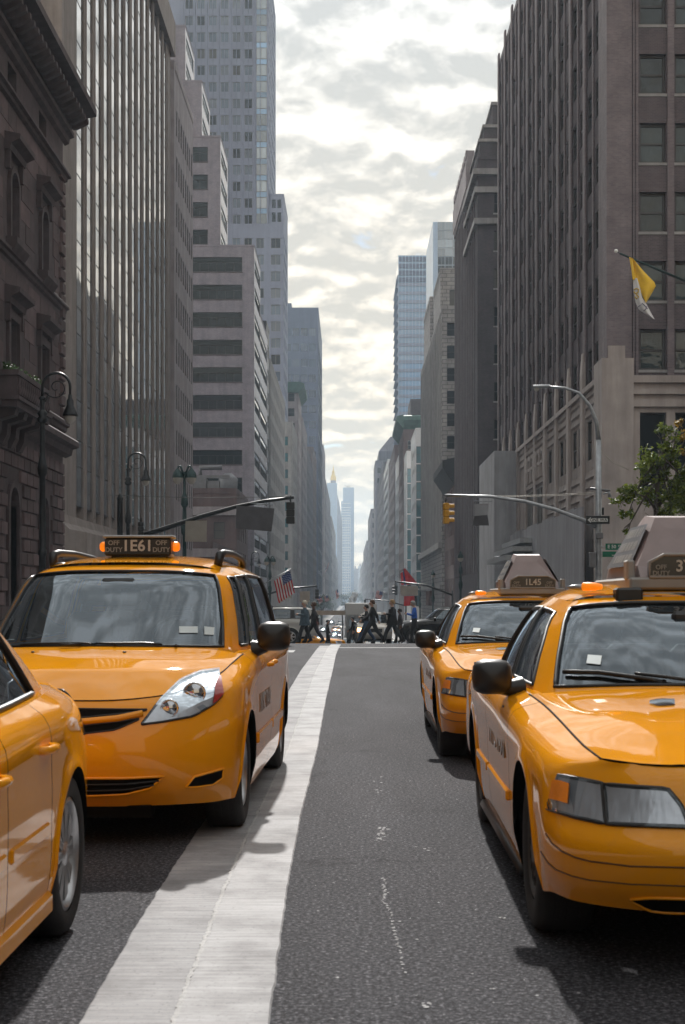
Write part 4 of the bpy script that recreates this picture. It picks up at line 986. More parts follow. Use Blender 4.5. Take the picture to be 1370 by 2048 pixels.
# ------------------------------------------------------------------ spline surfaces
def cr_eval(P, us):
    """Catmull-Rom through control points P [n][...]; parameter = point index; shape-preserving tangents by chord length"""
    P = np.asarray(P, float); n = len(P); us = np.asarray(us, float)
    d = np.linalg.norm(np.diff(P.reshape(n, -1), axis=0), axis=1) if P.ndim == 2 else np.array([np.mean(np.linalg.norm(P[i + 1] - P[i], axis=-1)) for i in range(n - 1)])
    d = np.maximum(d, 1e-6)
    T = np.zeros_like(P)
    for i in range(n):
        if i == 0: T[i] = (P[1] - P[0]) / d[0]
        elif i == n - 1: T[i] = (P[-1] - P[-2]) / d[-1]
        else: T[i] = ((P[i] - P[i - 1]) / d[i - 1] * d[i] + (P[i + 1] - P[i]) / d[i] * d[i - 1]) / (d[i] + d[i - 1])
    k = np.clip(us.astype(int), 0, n - 2); t = us - k
    sh = (-1,) + (1,) * (P.ndim - 1)
    t_ = t.reshape(sh); h = d[k].reshape(sh)
    h00 = 2 * t_ ** 3 - 3 * t_ ** 2 + 1; h10 = t_ ** 3 - 2 * t_ ** 2 + t_; h01 = -2 * t_ ** 3 + 3 * t_ ** 2; h11 = t_ ** 3 - t_ ** 2
    return h00 * P[k] + h10 * h * T[k] + h01 * P[k + 1] + h11 * h * T[k + 1]
def normals(A):
    du = np.gradient(A, axis=1); dv = np.gradient(A, axis=0)
    n = np.cross(du, dv); l = np.linalg.norm(n, axis=2, keepdims=True); return n / np.maximum(l, 1e-9)
def coons(front, rear, side, ns=17, nt=15, crown=(0.03, 0.03, 0.03), ridge=None):
    """cap between a half front edge (x:0->corner), half rear edge and the side edge (front corner -> rear corner); mirrored to both sides"""
    def res(c, n): return cr_eval(c, np.linspace(0, len(c) - 1, n))
    f, r_, s = res(front, (ns + 1) // 2), res(rear, (ns + 1) // 2), res(side, nt)
    mir = np.array([-1, 1, 1.0])
    F = np.concatenate([f[::-1] * mir, f[1:]]); Rr = np.concatenate([r_[::-1] * mir, r_[1:]])
    Lf, Rt = s * mir, s
    A = np.zeros((nt, ns, 3))
    for i in range(nt):
        v = i / (nt - 1)
        for j in range(ns):
            u = j / (ns - 1)
            A[i, j] = (1 - v) * F[j] + v * Rr[j] + (1 - u) * Lf[i] + u * Rt[i] - ((1 - u) * (1 - v) * F[0] + u * (1 - v) * F[-1] + (1 - u) * v * Rr[0] + u * v * Rr[-1])
            q = abs(2 * u - 1)
            c = np.interp(v, [0, .5, 1], crown) if len(crown) == 3 else np.interp(v, np.linspace(0, 1, len(crown)), crown)
            A[i, j, 2] += c * (1 - q ** 2.4)
            if ridge: A[i, j, 2] += ridge[1] * math.exp(-((q - (ridge[0] + ridge[2] * v)) / 0.09) ** 2) * math.sin(math.pi * min(1, v * .9 + .1)) ** .5
    return A

class Shell:
    """half-body ring surface: levels (bottom -> top) by columns (front centre -> side -> rear centre)"""
    def __init__(s, levels, dense, axles, R, zc, side_cols, seams=(), nv=5, arch_flare=0.012):
        L = np.asarray(levels, float); nl, nc, _ = L.shape
        ref = L[1]
        us = list(np.arange(0, nc - 1 + 1e-9, 1.0 / dense))
        ua, ub = side_cols
        tu = np.linspace(ua, ub, 400); ty = cr_eval(ref, tu)[:, 1]
        inv = lambda y: float(np.interp(y, ty, tu))
        s.inv = inv
        for yc in axles:
            lo, hi = inv(yc - R - .02), inv(yc + R + .02)
            us = [u for u in us if not (lo < u < hi)]
            ys = [yc - R - .004] + [yc - R * math.cos(a) * .9995 for a in np.linspace(0, math.pi, 29)] + [yc + R + .004]
            us += [inv(y) for y in ys]
        s.seams = []
        for y in seams:
            gp = .0004 if y == seams[0] else .004
            a, b = inv(y - gp), inv(y + gp)
            us = [u for u in us if abs(u - inv(y)) > .02]; us += [a, b]; s.seams.append((a, b))
        us = sorted(us); s.us = np.array(us)
        rows = cr_eval(np.swapaxes(L, 0, 1), us)            # [nu][nl][3]
        vs = np.linspace(0, nl - 1, (nl - 1) * nv + 1)
        A = np.zeros((len(vs), len(us), 3)); V = np.zeros((len(vs), len(us)))
        for j, u in enumerate(us):
            colp = rows[j]; fine = cr_eval(colp, np.linspace(0, nl - 1, 160)); fv = np.linspace(0, nl - 1, 160)
            v0 = 0.0
            y = fine[30, 1]
            if ua <= u <= ub:
                for yc in axles:
                    yy = float(np.interp(u, tu, ty))
                    if abs(yy - yc) <= R:
                        za = zc + math.sqrt(max(0, R * R - (yy - yc) ** 2))
                        k = int(np.argmax(fine[:, 2] > za)); v0 = fv[k] if k > 0 else 0
                        if k > 0:
                            q = (za - fine[k - 1, 2]) / max(1e-6, fine[k, 2] - fine[k - 1, 2]); v0 = fv[k - 1] + q * (fv[k] - fv[k - 1])
            vv = np.maximum(vs, v0) if v0 == 0 else v0 + (nl - 1 - v0) * (vs / (nl - 1)) ** 1.0
            if v0 > 0:   # keep upper level lines where they are, compress only below
                top = max(v0 + .3, 3.0)
                vv = np.where(vs >= top, vs, v0 + (top - v0) * vs / top)
            A[:, j] = cr_eval(colp, vv); V[:, j] = vv
            if v0 > 0 and arch_flare:
                fl = arch_flare * np.exp(-((A[:, j, 2] - A[0, j, 2]) / 0.05) ** 2); A[:, j, 0] += fl
        s.A, s.V, s.vs = A, V, vs
        N = normals(A); s.N = N * np.sign(np.mean(N[:, :, 0]))
    def col(s, u): return int(np.argmin(abs(s.us - u)))
    def in_seam(s, j):
        a, b = s.us[j], s.us[j + 1]
        return any(abs(a - x) < 1e-6 and abs(b - y) < 1e-6 for x, y in s.seams)

def mirror_pair(A):
    B = A.copy(); B[..., 0] *= -1; return B
def obj_grids(name, mat, grids, parent, angle=None, weld=False):
    mb = MB()
    for g in grids: mb.grid(g, 0, True)
    return mb.build(name, mat, parent, angle, clean=weld)
def wheel_meshes(kind, R, wd, rim_r):
    """wheel along x: outer face at x = +; centre at origin"""
    ty = MB(); t = .012
    prof = [(rim_r, wd * .46), (rim_r + .015, wd * .5), (R - .045, wd * .515), (R - .018, wd * .47), (R, wd * .34), (R, 0), (R, -wd * .34), (R - .018, -wd * .47), (R - .045, -wd * .5), (rim_r, -wd * .46)]
    ty.lathe(prof, 36, 0, axis='x')
    for k in range(3):
        x = (-.2 + .2 * k) * wd; ty.lathe([(R + .001, x - .006), (R - .008, x), (R + .001, x + .006)], 36, 0, axis='x')
    rim = MB()
    o = wd * .44
    rim.lathe([(rim_r, -o), (rim_r - .01, -o * .9), (rim_r - .02, o * .6), (rim_r, o), (rim_r - .014, o + .006), (rim_r - .03, o - .01), (rim_r - .035, o * .55)], 36, 0, axis='x')
    back = MB(); back.lathe([(0, o * .1), (rim_r - .02, o * .1)], 24, 0, axis='x')
    if kind == 'steel':
        rim.lathe([(rim_r - .03, o * .7), (rim_r * .78, o * .98), (rim_r * .5, o * .72), (rim_r * .34, o * .78), (rim_r * .3, o * 1.05), (0, o * 1.1)], 36, 0, axis='x')
        for k in range(16):
            a = k * math.pi / 8; r0 = rim_r * .66
            c = Vector((o * .96, r0 * math.cos(a), r0 * math.sin(a))); e = Vector((0, -math.sin(a), math.cos(a))); f = Vector((0, math.cos(a), math.sin(a)))
            back.add([c + e * .016 - f * .02 + Vector((.004, 0, 0)), c + e * .016 + f * .02 + Vector((.004, 0, 0)), c - e * .016 + f * .02 + Vector((.004, 0, 0)), c - e * .016 - f * .02 + Vector((.004, 0, 0))], [(0, 1, 2, 3)])
    else:
        n, dbl = {'five': (5, 0), 'six': (6, 0), 'multi': (10, 1)}[kind]
        rim.lathe([(rim_r * .26, o * .4), (rim_r * .26, o * .85), (rim_r * .18, o * .98), (0, o)], 20, 0, axis='x')
        for k in range(n):
            for s_ in ((-1, 1) if dbl else (0,)):
                a = 2 * math.pi * k / n; wA, wB = (.022, .013) if dbl else (rim_r * .2, rim_r * .13)
                da = s_ * .075
                def pt(r, off, x): return Vector((x, r * math.cos(a + da * (r / rim_r) * 1.2) - off * math.sin(a), r * math.sin(a + da * (r / rim_r) * 1.2) + off * math.cos(a)))
                r0, r1 = rim_r * .2, rim_r - .015
                q = [pt(r0, -wB, o * .9), pt(r0, wB, o * .9), pt(r1, wA, o * .82), pt(r1, -wA, o * .82)]
                q2 = [p - Vector((.03, 0, 0)) for p in q]
                rim.add(q + q2, [(0, 1, 2, 3), (0, 4, 5, 1), (1, 5, 6, 2), (2, 6, 7, 3), (3, 7, 4, 0)])
    return ty.mesh('tyre', M['rubber']), rim.mesh('rim', M['alloy' if kind != 'steel' else 'steel_dark'], 40), back.mesh('brake_disc', M['car_inner'])

def text_mesh(s, size, mat, ext=0.002):
    c = bpy.data.curves.new('lettering', 'FONT'); c.body = s; c.size = size; c.align_x = 'CENTER'; c.align_y = 'CENTER'; c.extrude = ext; c.resolution_u = 3; c.offset = size * .018
    o = bpy.data.objects.new('lettering', c); COL.objects.link(o)
    bpy.context.view_layer.update()
    me = bpy.data.meshes.new_from_object(o.evaluated_get(bpy.context.evaluated_depsgraph_get()))
    bpy.data.objects.remove(o); bpy.data.curves.remove(c)
    me.materials.clear(); me.materials.append(M[mat]); me.name = 'lettering'; return me

def ring_patch(sh, u0, u1, v0, v1, inset=0.0, off=0.0):
    """sub-grid of a shell between columns/rows closest to the limits"""
    j0, j1 = sh.col(u0), sh.col(u1); i0 = int(np.argmin(abs(sh.vs - v0))); i1 = int(np.argmin(abs(sh.vs - v1)))
    return sh.A[i0:i1 + 1, j0:j1 + 1] + sh.N[i0:i1 + 1, j0:j1 + 1] * off
def boundary(g): return list(g[0]) + list(g[1:, -1]) + list(g[-1, :-1][::-1]) + list(g[1:-1, 0][::-1])

def build_car(name, label, spec, loc, yaw, colour='taxi_yellow', group=None, cat='taxi', detail=True):
    root = empty(name, loc, yaw, label, cat, group)
    S = spec
    body = Shell(S['body'], S.get('dense', 6), S['axles'], S['arch'], S['zc'], S['side'], S['seams'] if detail else (), S.get('nv', 5))
    P = M[colour]
    allg = []
    # painted body panels between the shut lines
    cuts = [0.0, S['bumper_u']] + [b for a, b in body.seams] + [S['rear_u'], len(S['body'][0]) - 1]
    def panel(nm, u0, u1, mat=P):
        j0, j1 = body.col(u0), body.col(u1); g = body.A[:, j0:j1 + 1]; allg.append(g); allg.append(mirror_pair(g))
        return g
    segs = []; st = [0.0] + [x for ab in body.seams for x in ab] + [len(S['body'][0]) - 1.0]
    for k in range(0, len(st), 2): segs.append((st[k], st[k + 1]))
    names = S['panels'] if detail else ['body_side']
    front_g = None
    if detail:
        for (u0, u1), nm in zip(segs, names):
            g = panel(nm, u0, u1)
            if nm in ('front_clip', 'rear_clip'):
                obj_grids('front_bumper' if nm == 'front_clip' else 'rear_bumper', P, [g, mirror_pair(g)], root, 50, weld=True)
            else:
                a = obj_grids(nm, P, [g], root, 50); b2 = obj_grids(nm, P, [mirror_pair(g)], root, 50)
    else:
        g = panel('body', 0, len(S['body'][0]) - 1); obj_grids('body_shell', P, [g, mirror_pair(g)], root, 50, weld=True)
    inner = body.A - body.N * 0.02
    obj_grids('inner_shell', M['car_inner'], [inner, mirror_pair(inner)], root)
    lip = np.stack([body.A[0], body.A[0] * np.array([.86, 1, 1]) + np.array([0, 0, .02])])
    obj_grids('wheel_arch_lip', M['car_inner'], [lip, mirror_pair(lip)], root)
    # floor pan and wheel boxes
    L0 = S['length']; fl = MB(); zf = S['zc'] - .06; hw = S['halfw']
    fl.box(-hw * .62, hw * .62, .35, L0 - .35, zf - .05, zf + .02)
    for y0, y1 in ((.4, S['axles'][0] - S['arch'] + .02), (S['axles'][0] + S['arch'] - .02, S['axles'][1] - S['arch'] + .02), (S['axles'][1] + S['arch'] - .02, L0 - .35)):
        fl.box(-hw * (.62 if y0 < .5 else .9), hw * (.62 if y0 < .5 else .9), y0, y1, zf - .04, zf + .01)
    fl.box(-hw * .66, -hw * .64, .4, L0 - .4, zf, S['zc'] + S['arch'] + .02); fl.box(hw * .64, hw * .66, .4, L0 - .4, zf, S['zc'] + S['arch'] + .02)
    fl.build('floor_pan', M['car_inner'], root)
    # caps
    top = np.asarray(S['body'][-1])
    ch, cc, cd = S['hood_corner'], S['cowl_col'], S['deck']
    hood = coons(top[:ch + 1], S['cowl'], top[ch:cc + 1], 25, 21, S['hood_crown'], S.get('ridge'))
    obj_grids('hood', P, [hood], root, 60); allg.append(hood)
    if cd:
        a, b = cd
        deck = coons(S['deck_front'], list(top[b:][::-1]), top[a:b + 1], 17, 9, S['deck_crown'])
        obj_grids('trunk_lid', P, [deck], root, 60); allg.append(deck)
    # greenhouse
    G = np.asarray(S['green'], float); nl, nc, _ = G.shape
    gu = S['gu']           # column parameters of pillars
    us = sorted(set(list(np.arange(0, nc - 1 + 1e-9, .2)) + [u for ab in gu for u in ab]))
    us = np.array(us)
    vs = np.array(sorted(set([0, S['gv'][0], S['gv'][1], nl - 1.0] + list(np.linspace(0, nl - 1, 4 * (nl - 1) + 1)))))
    rows = cr_eval(np.swapaxes(G, 0, 1), us); A = np.stack([cr_eval(rows[j], vs) for j in range(len(us))], 1)
    N = normals(A); N *= np.sign(np.mean(N[:, :, 0]))
    ci = lambda u: int(np.argmin(abs(us - u))); ri = lambda v: int(np.argmin(abs(vs - v)))
    r0, r1 = ri(S['gv'][0]), ri(S['gv'][1])
    glassj = np.zeros((len(us) - 1,), bool)
    for a, b in gu: glassj[ci(a):ci(b)] = True
    fr = MB()
    for g_ in (A, mirror_pair(A)):
        fr.grid(g_, 0, True, skip=lambda i, j: r0 <= i < r1 and glassj[j])
    fr.build('pillars', P, root, 45, clean=True)
    roof = coons(G[-1][:S['roof_f'] + 1], list(G[-1][S['roof_r']:][::-1]), G[-1][S['roof_f']:S['roof_r'] + 1], 17, 15, S['roof_crown'])
    obj_grids('roof', P, [roof], root, 60); allg.append(roof)
    for k, (a, b) in enumerate(gu):
        sub = A[r0:r1 + 1, ci(a):ci(b) + 1] - N[r0:r1 + 1, ci(a):ci(b) + 1] * .006
        gm = M['car_glass_dark' if (S.get('dark_from') is not None and k >= S['dark_from']) else 'car_glass']
        first, last = (k == 0), (k == len(gu) - 1)
        nmx = 'windshield' if first else ('rear_window' if last else 'side_window')
        seal_pts = A[r0:r1 + 1, ci(a):ci(b) + 1]
        if first or last:
            full = np.concatenate([mirror_pair(sub)[:, ::-1][:, :-1], sub], 1) if first else np.concatenate([sub, mirror_pair(sub)[:, ::-1][:, 1:]], 1)
            o = obj_grids(nmx, gm, [full], root)
            fs = np.concatenate([mirror_pair(seal_pts)[:, ::-1][:, :-1], seal_pts], 1) if first else np.concatenate([seal_pts, mirror_pair(seal_pts)[:, ::-1][:, 1:]], 1)
            MB().tube(boundary(fs), .011, 6, closed=True).build('seal', M['car_black'], o)
            if first: allg.append(full); S['_ws'] = full
        else:
            for g_, sp in ((sub, seal_pts), (mirror_pair(sub), mirror_pair(seal_pts))):
                o = obj_grids(nmx, gm, [g_], root); MB().tube(boundary(sp), .012, 6, closed=True).build('seal', M['car_black'], o)
    bt_ = body.A[-1]; gb = A[0]
    ys_ = np.linspace(top[cc][1] - .15, top[-3][1] - .05, 40)
    def half_x(arr, y):
        i0 = int(np.argmax(arr[:, 0])); k0 = np.argsort(arr[:, 1]); return float(np.interp(y, arr[k0, 1], arr[k0, 0])), float(np.interp(y, arr[k0, 1], arr[k0, 2]))
    st_ = []
    for y in ys_:
        xo, zo = half_x(bt_[body.col(4):body.col(len(top) - 3) + 1], y); st_.append([(xo, y, zo), (xo * .93, y, zo + .004)])
    st_ = np.array(st_); obj_grids('belt_shelf', P, [st_, mirror_pair(st_)], root)
    hl = [Vector(p) + Vector((0, 0, .001)) for p in cr_eval(top[ch:cc + 1], np.linspace(0, cc - ch, 24))]
    fl_ = [Vector(p) + Vector((0, -.001, .001)) for p in cr_eval(top[:ch + 1], np.linspace(0, ch, 16))]
    gl_ = [Vector((-p.x, p.y, p.z)) for p in hl[::-1]] + [Vector((-p.x, p.y, p.z)) for p in fl_[::-1]][1:] + fl_[1:] + hl[1:]
    if detail: MB().tube(gl_, .0045, 5).build('hood_gap', M['car_inner'], root)
    # B pillars and belt moulding in black
    for (a, b) in zip(gu[1:-1], gu[2:-1]):
        if b[0] - a[1] < .5:
            sub = A[r0:r1 + 1, ci(a[1]):ci(b[0]) + 1] + N[r0:r1 + 1, ci(a[1]):ci(b[0]) + 1] * .003
            for g_ in (sub, mirror_pair(sub)): obj_grids('window_pillar', M['car_black'], [g_], root)
    if cd: MB().box(-.62, .62, S['cabin']['rows'][-1] + .15, G[0][-2][1] + .02, S['cabin']['z'] - .02, G[0][-1][2] + .045).build('parcel_shelf', M['car_inner'], root)
    MB().box(-hw * .92, hw * .92, S['cabin']['dash'] - .47, S['cabin']['dash'] - .44, S['zc'] - .1, S['cabin']['z'] - .12).build('firewall', M['car_inner'], root)
    MB().box(-hw * .8, hw * .8, S['cabin']['dash'] - .5, S['cabin']['rows'][-1] + .2, S['zc'] + .05, S['zc'] + .1).build('cabin_floor', M['car_inner'], root)
    # wheels
    ty, rim, bk = wheel_meshes(S['wheel'], S['tyre_r'], S['tyre_w'], S['rim_r'])
    for y in S['axles']:
        for s_ in (1, -1):
            wo = put('wheel', ty, root, (s_ * S['track'], y, S['tyre_r']), (0, 0, 0 if s_ > 0 else math.pi))
            put('rim', rim, wo); put('brake_disc', bk, wo)
    # cabin
    I = S['cabin']
    dm = MB(); dm.bbox(-I['w'], I['w'], I['dash'] - .35, I['dash'], I['z'] - .25, I['z'] - .02, .04); dm.build('dashboard', M['dash_vinyl'], root)
    sw = MB(); c = Vector((.36, I['dash'] + .18, I['z'] - .02))
    sw.tube([c + Vector((.18 * math.cos(a), .06 * math.sin(a), .17 * math.sin(a))) for a in np.linspace(0, 2 * math.pi, 19)[:-1]], .014, 6, closed=True); sw.box(c.x - .17, c.x + .17, c.y - .01, c.y + .01, c.z - .02, c.z + .02)
    sw.build('steering_wheel', M['car_black'], root)
    for i, y in enumerate(I['rows']):
        for x in ((-.36, .36) if i == 0 else (-.40, 0, .40)):
            sm = MB()
            zs = I['seat']
            sm.bbox(x - .2, x + .2, y - .05, y + .12, zs - .3, zs + .30, .05); sm.bbox(x - .23, x + .23, y - .5, y + .0, zs - .36, zs - .2, .04)
            so = sm.build('seat', M['seat_cloth'], root)
            MB().bbox(x - .12, x + .12, y + .02, y + .12, zs + .34, zs + .50, .04).build('headrest', M['seat_cloth'], so)
    bm_ = MB()
    for g in allg: bm_.grid(g, 0, True)
    bvh = BVHTree.FromPolygons([Vector(v) for v in bm_.v], bm_.f)
    root['_'] = 0; del root['_']
    return root, bvh, body

# ------------------------------------------------------------------ the three car bodies (metres; y from the front bumper, x outwards, z up)
def Lv(*pts): return [tuple(p) for p in pts]
CV = dict(length=5.4, halfw=.985, axles=(1.05, 3.96), arch=.375, zc=.335, side=(4, 13), dense=6, wheel='steel', tyre_r=.345, tyre_w=.235, rim_r=.215, track=.835,
  seams=(.625, 1.62, 2.78, 3.50, 5.0), panels=['front_clip', 'fender', 'front_door', 'rear_door', 'quarter_panel', 'rear_clip'], bumper_u=3, rear_u=13,
  body=[
  Lv((0,.16,.26),(.35,.17,.26),(.65,.22,.26),(.86,.38,.26),(.925,.54,.26),(.945,.66,.24),(.95,1.05,.22),(.95,1.5,.20),(.95,1.9,.20),(.95,2.6,.20),(.95,3.4,.20),(.95,3.96,.22),(.94,4.5,.26),(.90,5.02,.30),(.78,5.26,.30),(.45,5.33,.30),(0,5.34,.30)),
  Lv((0,.035,.37),(.36,.05,.37),(.67,.11,.37),(.89,.29,.37),(.955,.48,.37),(.968,.66,.37),(.972,1.05,.36),(.975,1.5,.34),(.978,1.9,.34),(.98,2.6,.34),(.98,3.4,.34),(.975,3.96,.36),(.965,4.5,.38),(.93,5.05,.40),(.80,5.33,.42),(.46,5.40,.42),(0,5.41,.42)),
  Lv((0,0,.51),(.36,.015,.51),(.68,.075,.51),(.905,.26,.51),(.966,.46,.51),(.978,.66,.51),(.982,1.05,.51),(.985,1.5,.50),(.99,1.9,.5),(.99,2.6,.5),(.99,3.4,.5),(.985,3.96,.5),(.975,4.5,.5),(.94,5.06,.51),(.81,5.34,.52),(.46,5.41,.52),(0,5.42,.52)),
  Lv((0,.045,.585),(.36,.06,.585),(.68,.125,.585),(.90,.295,.585),(.962,.48,.59),(.977,.66,.60),(.986,1.05,.62),(.99,1.5,.64),(.995,1.9,.64),(.995,2.6,.65),(.995,3.4,.65),(.99,3.96,.65),(.978,4.5,.65),(.94,5.05,.65),(.81,5.30,.66),(.46,5.37,.66),(0,5.38,.66)),
  Lv((0,.12,.755),(.36,.14,.755),(.67,.205,.755),(.87,.385,.76),(.925,.55,.775),(.945,.70,.79),(.96,1.05,.83),(.968,1.5,.865),(.972,1.9,.89),(.977,2.6,.91),(.977,3.4,.92),(.967,3.96,.92),(.947,4.5,.91),(.90,5.0,.90),(.78,5.24,.90),(.45,5.31,.90),(0,5.32,.90)),
  Lv((0,.16,.79),(.36,.18,.79),(.64,.225,.79),(.775,.31,.80),(.80,.54,.822),(.81,.72,.84),(.825,1.05,.875),(.84,1.5,.91),(.865,1.9,.935),(.90,2.6,.955),(.90,3.4,.965),(.87,3.96,.97),(.82,4.5,.97),(.79,5.0,.965),(.72,5.19,.955),(.44,5.25,.95),(0,5.26,.95))],
  hood_corner=3, cowl_col=8, cowl=[(0,1.60,.985),(.35,1.63,.98),(.66,1.74,.962),(.865,1.9,.935)], hood_crown=(.0,.035,.0), ridge=(.5,.012,.1),
  deck=(11,14), deck_front=[(0,4.1,.985),(.4,4.08,.985),(.7,4.02,.98),(.87,3.96,.97)], deck_crown=(.0,.012,.0),
  green=[
  Lv((0,1.58,.955),(.45,1.64,.95),(.735,1.80,.935),(.815,1.97,.93),(.855,2.3,.935),(.868,2.85,.945),(.86,3.5,.955),(.81,4.02,.96),(.70,4.36,.965),(.42,4.46,.965),(0,4.48,.965)),
  Lv((0,2.02,1.205),(.41,2.06,1.20),(.66,2.16,1.175),(.725,2.29,1.155),(.765,2.56,1.165),(.775,2.95,1.175),(.765,3.5,1.175),(.72,3.92,1.17),(.63,4.12,1.175),(.39,4.19,1.185),(0,4.21,1.19)),
  Lv((0,2.43,1.385),(.36,2.45,1.38),(.555,2.50,1.36),(.615,2.60,1.335),(.645,2.80,1.345),(.655,3.05,1.355),(.645,3.5,1.35),(.61,3.80,1.335),(.53,3.90,1.345),(.34,3.94,1.365),(0,3.95,1.375)),
  Lv((0,2.52,1.41),(.34,2.54,1.405),(.50,2.58,1.395),(.555,2.66,1.385),(.585,2.84,1.395),(.595,3.07,1.405),(.585,3.48,1.40),(.55,3.74,1.385),(.48,3.82,1.385),(.32,3.86,1.395),(0,3.87,1.40))],
  gu=[(0,2.2),(3.3,4.75),(4.98,6.55),(8.2,10.0)], gv=(.16,1.94), roof_f=3, roof_r=8, roof_crown=(.02,.062,.02),
  cabin=dict(w=.66, dash=2.12, z=.965, rows=(2.9, 3.75), seat=.82))
SN = dict(length=5.08, halfw=.985, axles=(.93, 3.96), arch=.38, zc=.335, side=(5, 13), dense=6, wheel='five', tyre_r=.335, tyre_w=.225, rim_r=.215, track=.845,
  seams=(.535, 1.42, 2.55, 3.52, 4.72), panels=['front_clip', 'fender', 'front_door', 'sliding_door', 'quarter_panel', 'rear_clip'], bumper_u=3, rear_u=13,
  body=[
  Lv((0,.14,.23),(.36,.16,.23),(.66,.25,.23),(.84,.40,.225),(.90,.46,.23),(.93,.52,.23),(.945,.93,.22),(.95,1.4,.2),(.95,1.9,.2),(.95,2.6,.2),(.95,3.4,.2),(.95,3.96,.22),(.94,4.4,.26),(.90,4.8,.3),(.78,4.99,.32),(.45,5.05,.32),(0,5.06,.32)),
  Lv((0,.04,.34),(.37,.06,.34),(.68,.16,.34),(.87,.33,.34),(.93,.42,.34),(.955,.52,.34),(.968,.93,.34),(.972,1.4,.33),(.975,1.9,.33),(.975,2.6,.33),(.975,3.4,.33),(.972,3.96,.34),(.96,4.4,.36),(.92,4.82,.4),(.8,5.03,.42),(.46,5.08,.42),(0,5.09,.42)),
  Lv((0,0,.52),(.37,.02,.52),(.68,.115,.53),(.88,.30,.54),(.945,.41,.55),(.968,.52,.56),(.98,.93,.56),(.983,1.4,.55),(.985,1.9,.55),(.985,2.6,.55),(.985,3.4,.55),(.98,3.96,.56),(.97,4.4,.56),(.93,4.82,.58),(.81,5.03,.6),(.46,5.08,.6),(0,5.09,.6)),
  Lv((0,.02,.68),(.37,.045,.68),(.67,.145,.69),(.865,.33,.71),(.935,.44,.73),(.964,.54,.74),(.98,.93,.76),(.985,1.4,.76),(.987,1.9,.76),(.987,2.6,.77),(.987,3.4,.77),(.985,3.96,.77),(.97,4.4,.78),(.93,4.83,.8),(.81,5.02,.82),(.46,5.07,.82),(0,5.08,.82)),
  Lv((0,.07,.79),(.36,.10,.795),(.64,.215,.815),(.815,.40,.855),(.885,.52,.88),(.92,.64,.905),(.945,.95,.95),(.957,1.4,.99),(.962,1.9,1.01),(.962,2.6,1.02),(.962,3.4,1.03),(.957,3.96,1.04),(.94,4.4,1.05),(.90,4.8,1.05),(.8,4.96,1.06),(.46,5.02,1.06),(0,5.03,1.06)),
  Lv((0,.11,.825),(.36,.14,.83),(.60,.265,.855),(.745,.46,.90),(.80,.60,.93),(.835,.74,.955),(.87,1.0,1.0),(.895,1.4,1.04),(.91,1.9,1.055),(.915,2.6,1.06),(.915,3.4,1.07),(.908,3.96,1.08),(.89,4.4,1.09),(.85,4.75,1.09),(.76,4.90,1.09),(.44,4.96,1.09),(0,4.97,1.09))],
  hood_corner=3, cowl_col=7, cowl=[(0,1.10,1.085),(.42,1.15,1.08),(.72,1.28,1.065),(.895,1.4,1.04)], hood_crown=(.0,.045,.01), deck=None,
  green=[
  Lv((0,1.07,1.06),(.42,1.13,1.055),(.745,1.40,1.045),(.85,1.70,1.045),(.90,2.1,1.05),(.908,2.7,1.055),(.908,3.5,1.065),(.90,4.2,1.08),(.865,4.7,1.085),(.75,4.88,1.085),(.4,4.95,1.085),(0,4.96,1.085)),
  Lv((0,1.55,1.36),(.40,1.59,1.355),(.69,1.78,1.34),(.79,2.01,1.32),(.835,2.33,1.33),(.842,2.8,1.34),(.842,3.5,1.35),(.835,4.17,1.35),(.80,4.62,1.35),(.69,4.79,1.35),(.38,4.86,1.35),(0,4.87,1.35)),
  Lv((0,1.98,1.60),(.36,2.0,1.595),(.60,2.10,1.575),(.69,2.26,1.56),(.735,2.5,1.57),(.745,2.9,1.585),(.745,3.5,1.59),(.74,4.1,1.585),(.71,4.5,1.575),(.61,4.66,1.565),(.34,4.72,1.57),(0,4.73,1.575)),
  Lv((0,2.10,1.635),(.34,2.12,1.63),(.54,2.20,1.615),(.605,2.34,1.61),(.645,2.54,1.625),(.655,2.92,1.645),(.655,3.5,1.65),(.65,4.05,1.645),(.62,4.4,1.63),(.54,4.54,1.61),(.32,4.6,1.61),(0,4.61,1.61))],
  gu=[(0,2.12),(2.95,3.45),(3.58,4.75),(5.0,6.85),(7.1,8.3),(9.1,11.0)], gv=(.14,1.94), roof_f=3, roof_r=9, roof_crown=(.02,.075,.02), dark_from=3,
  cabin=dict(w=.72, dash=1.95, z=1.12, rows=(2.75, 3.6, 4.3), seat=1.0))
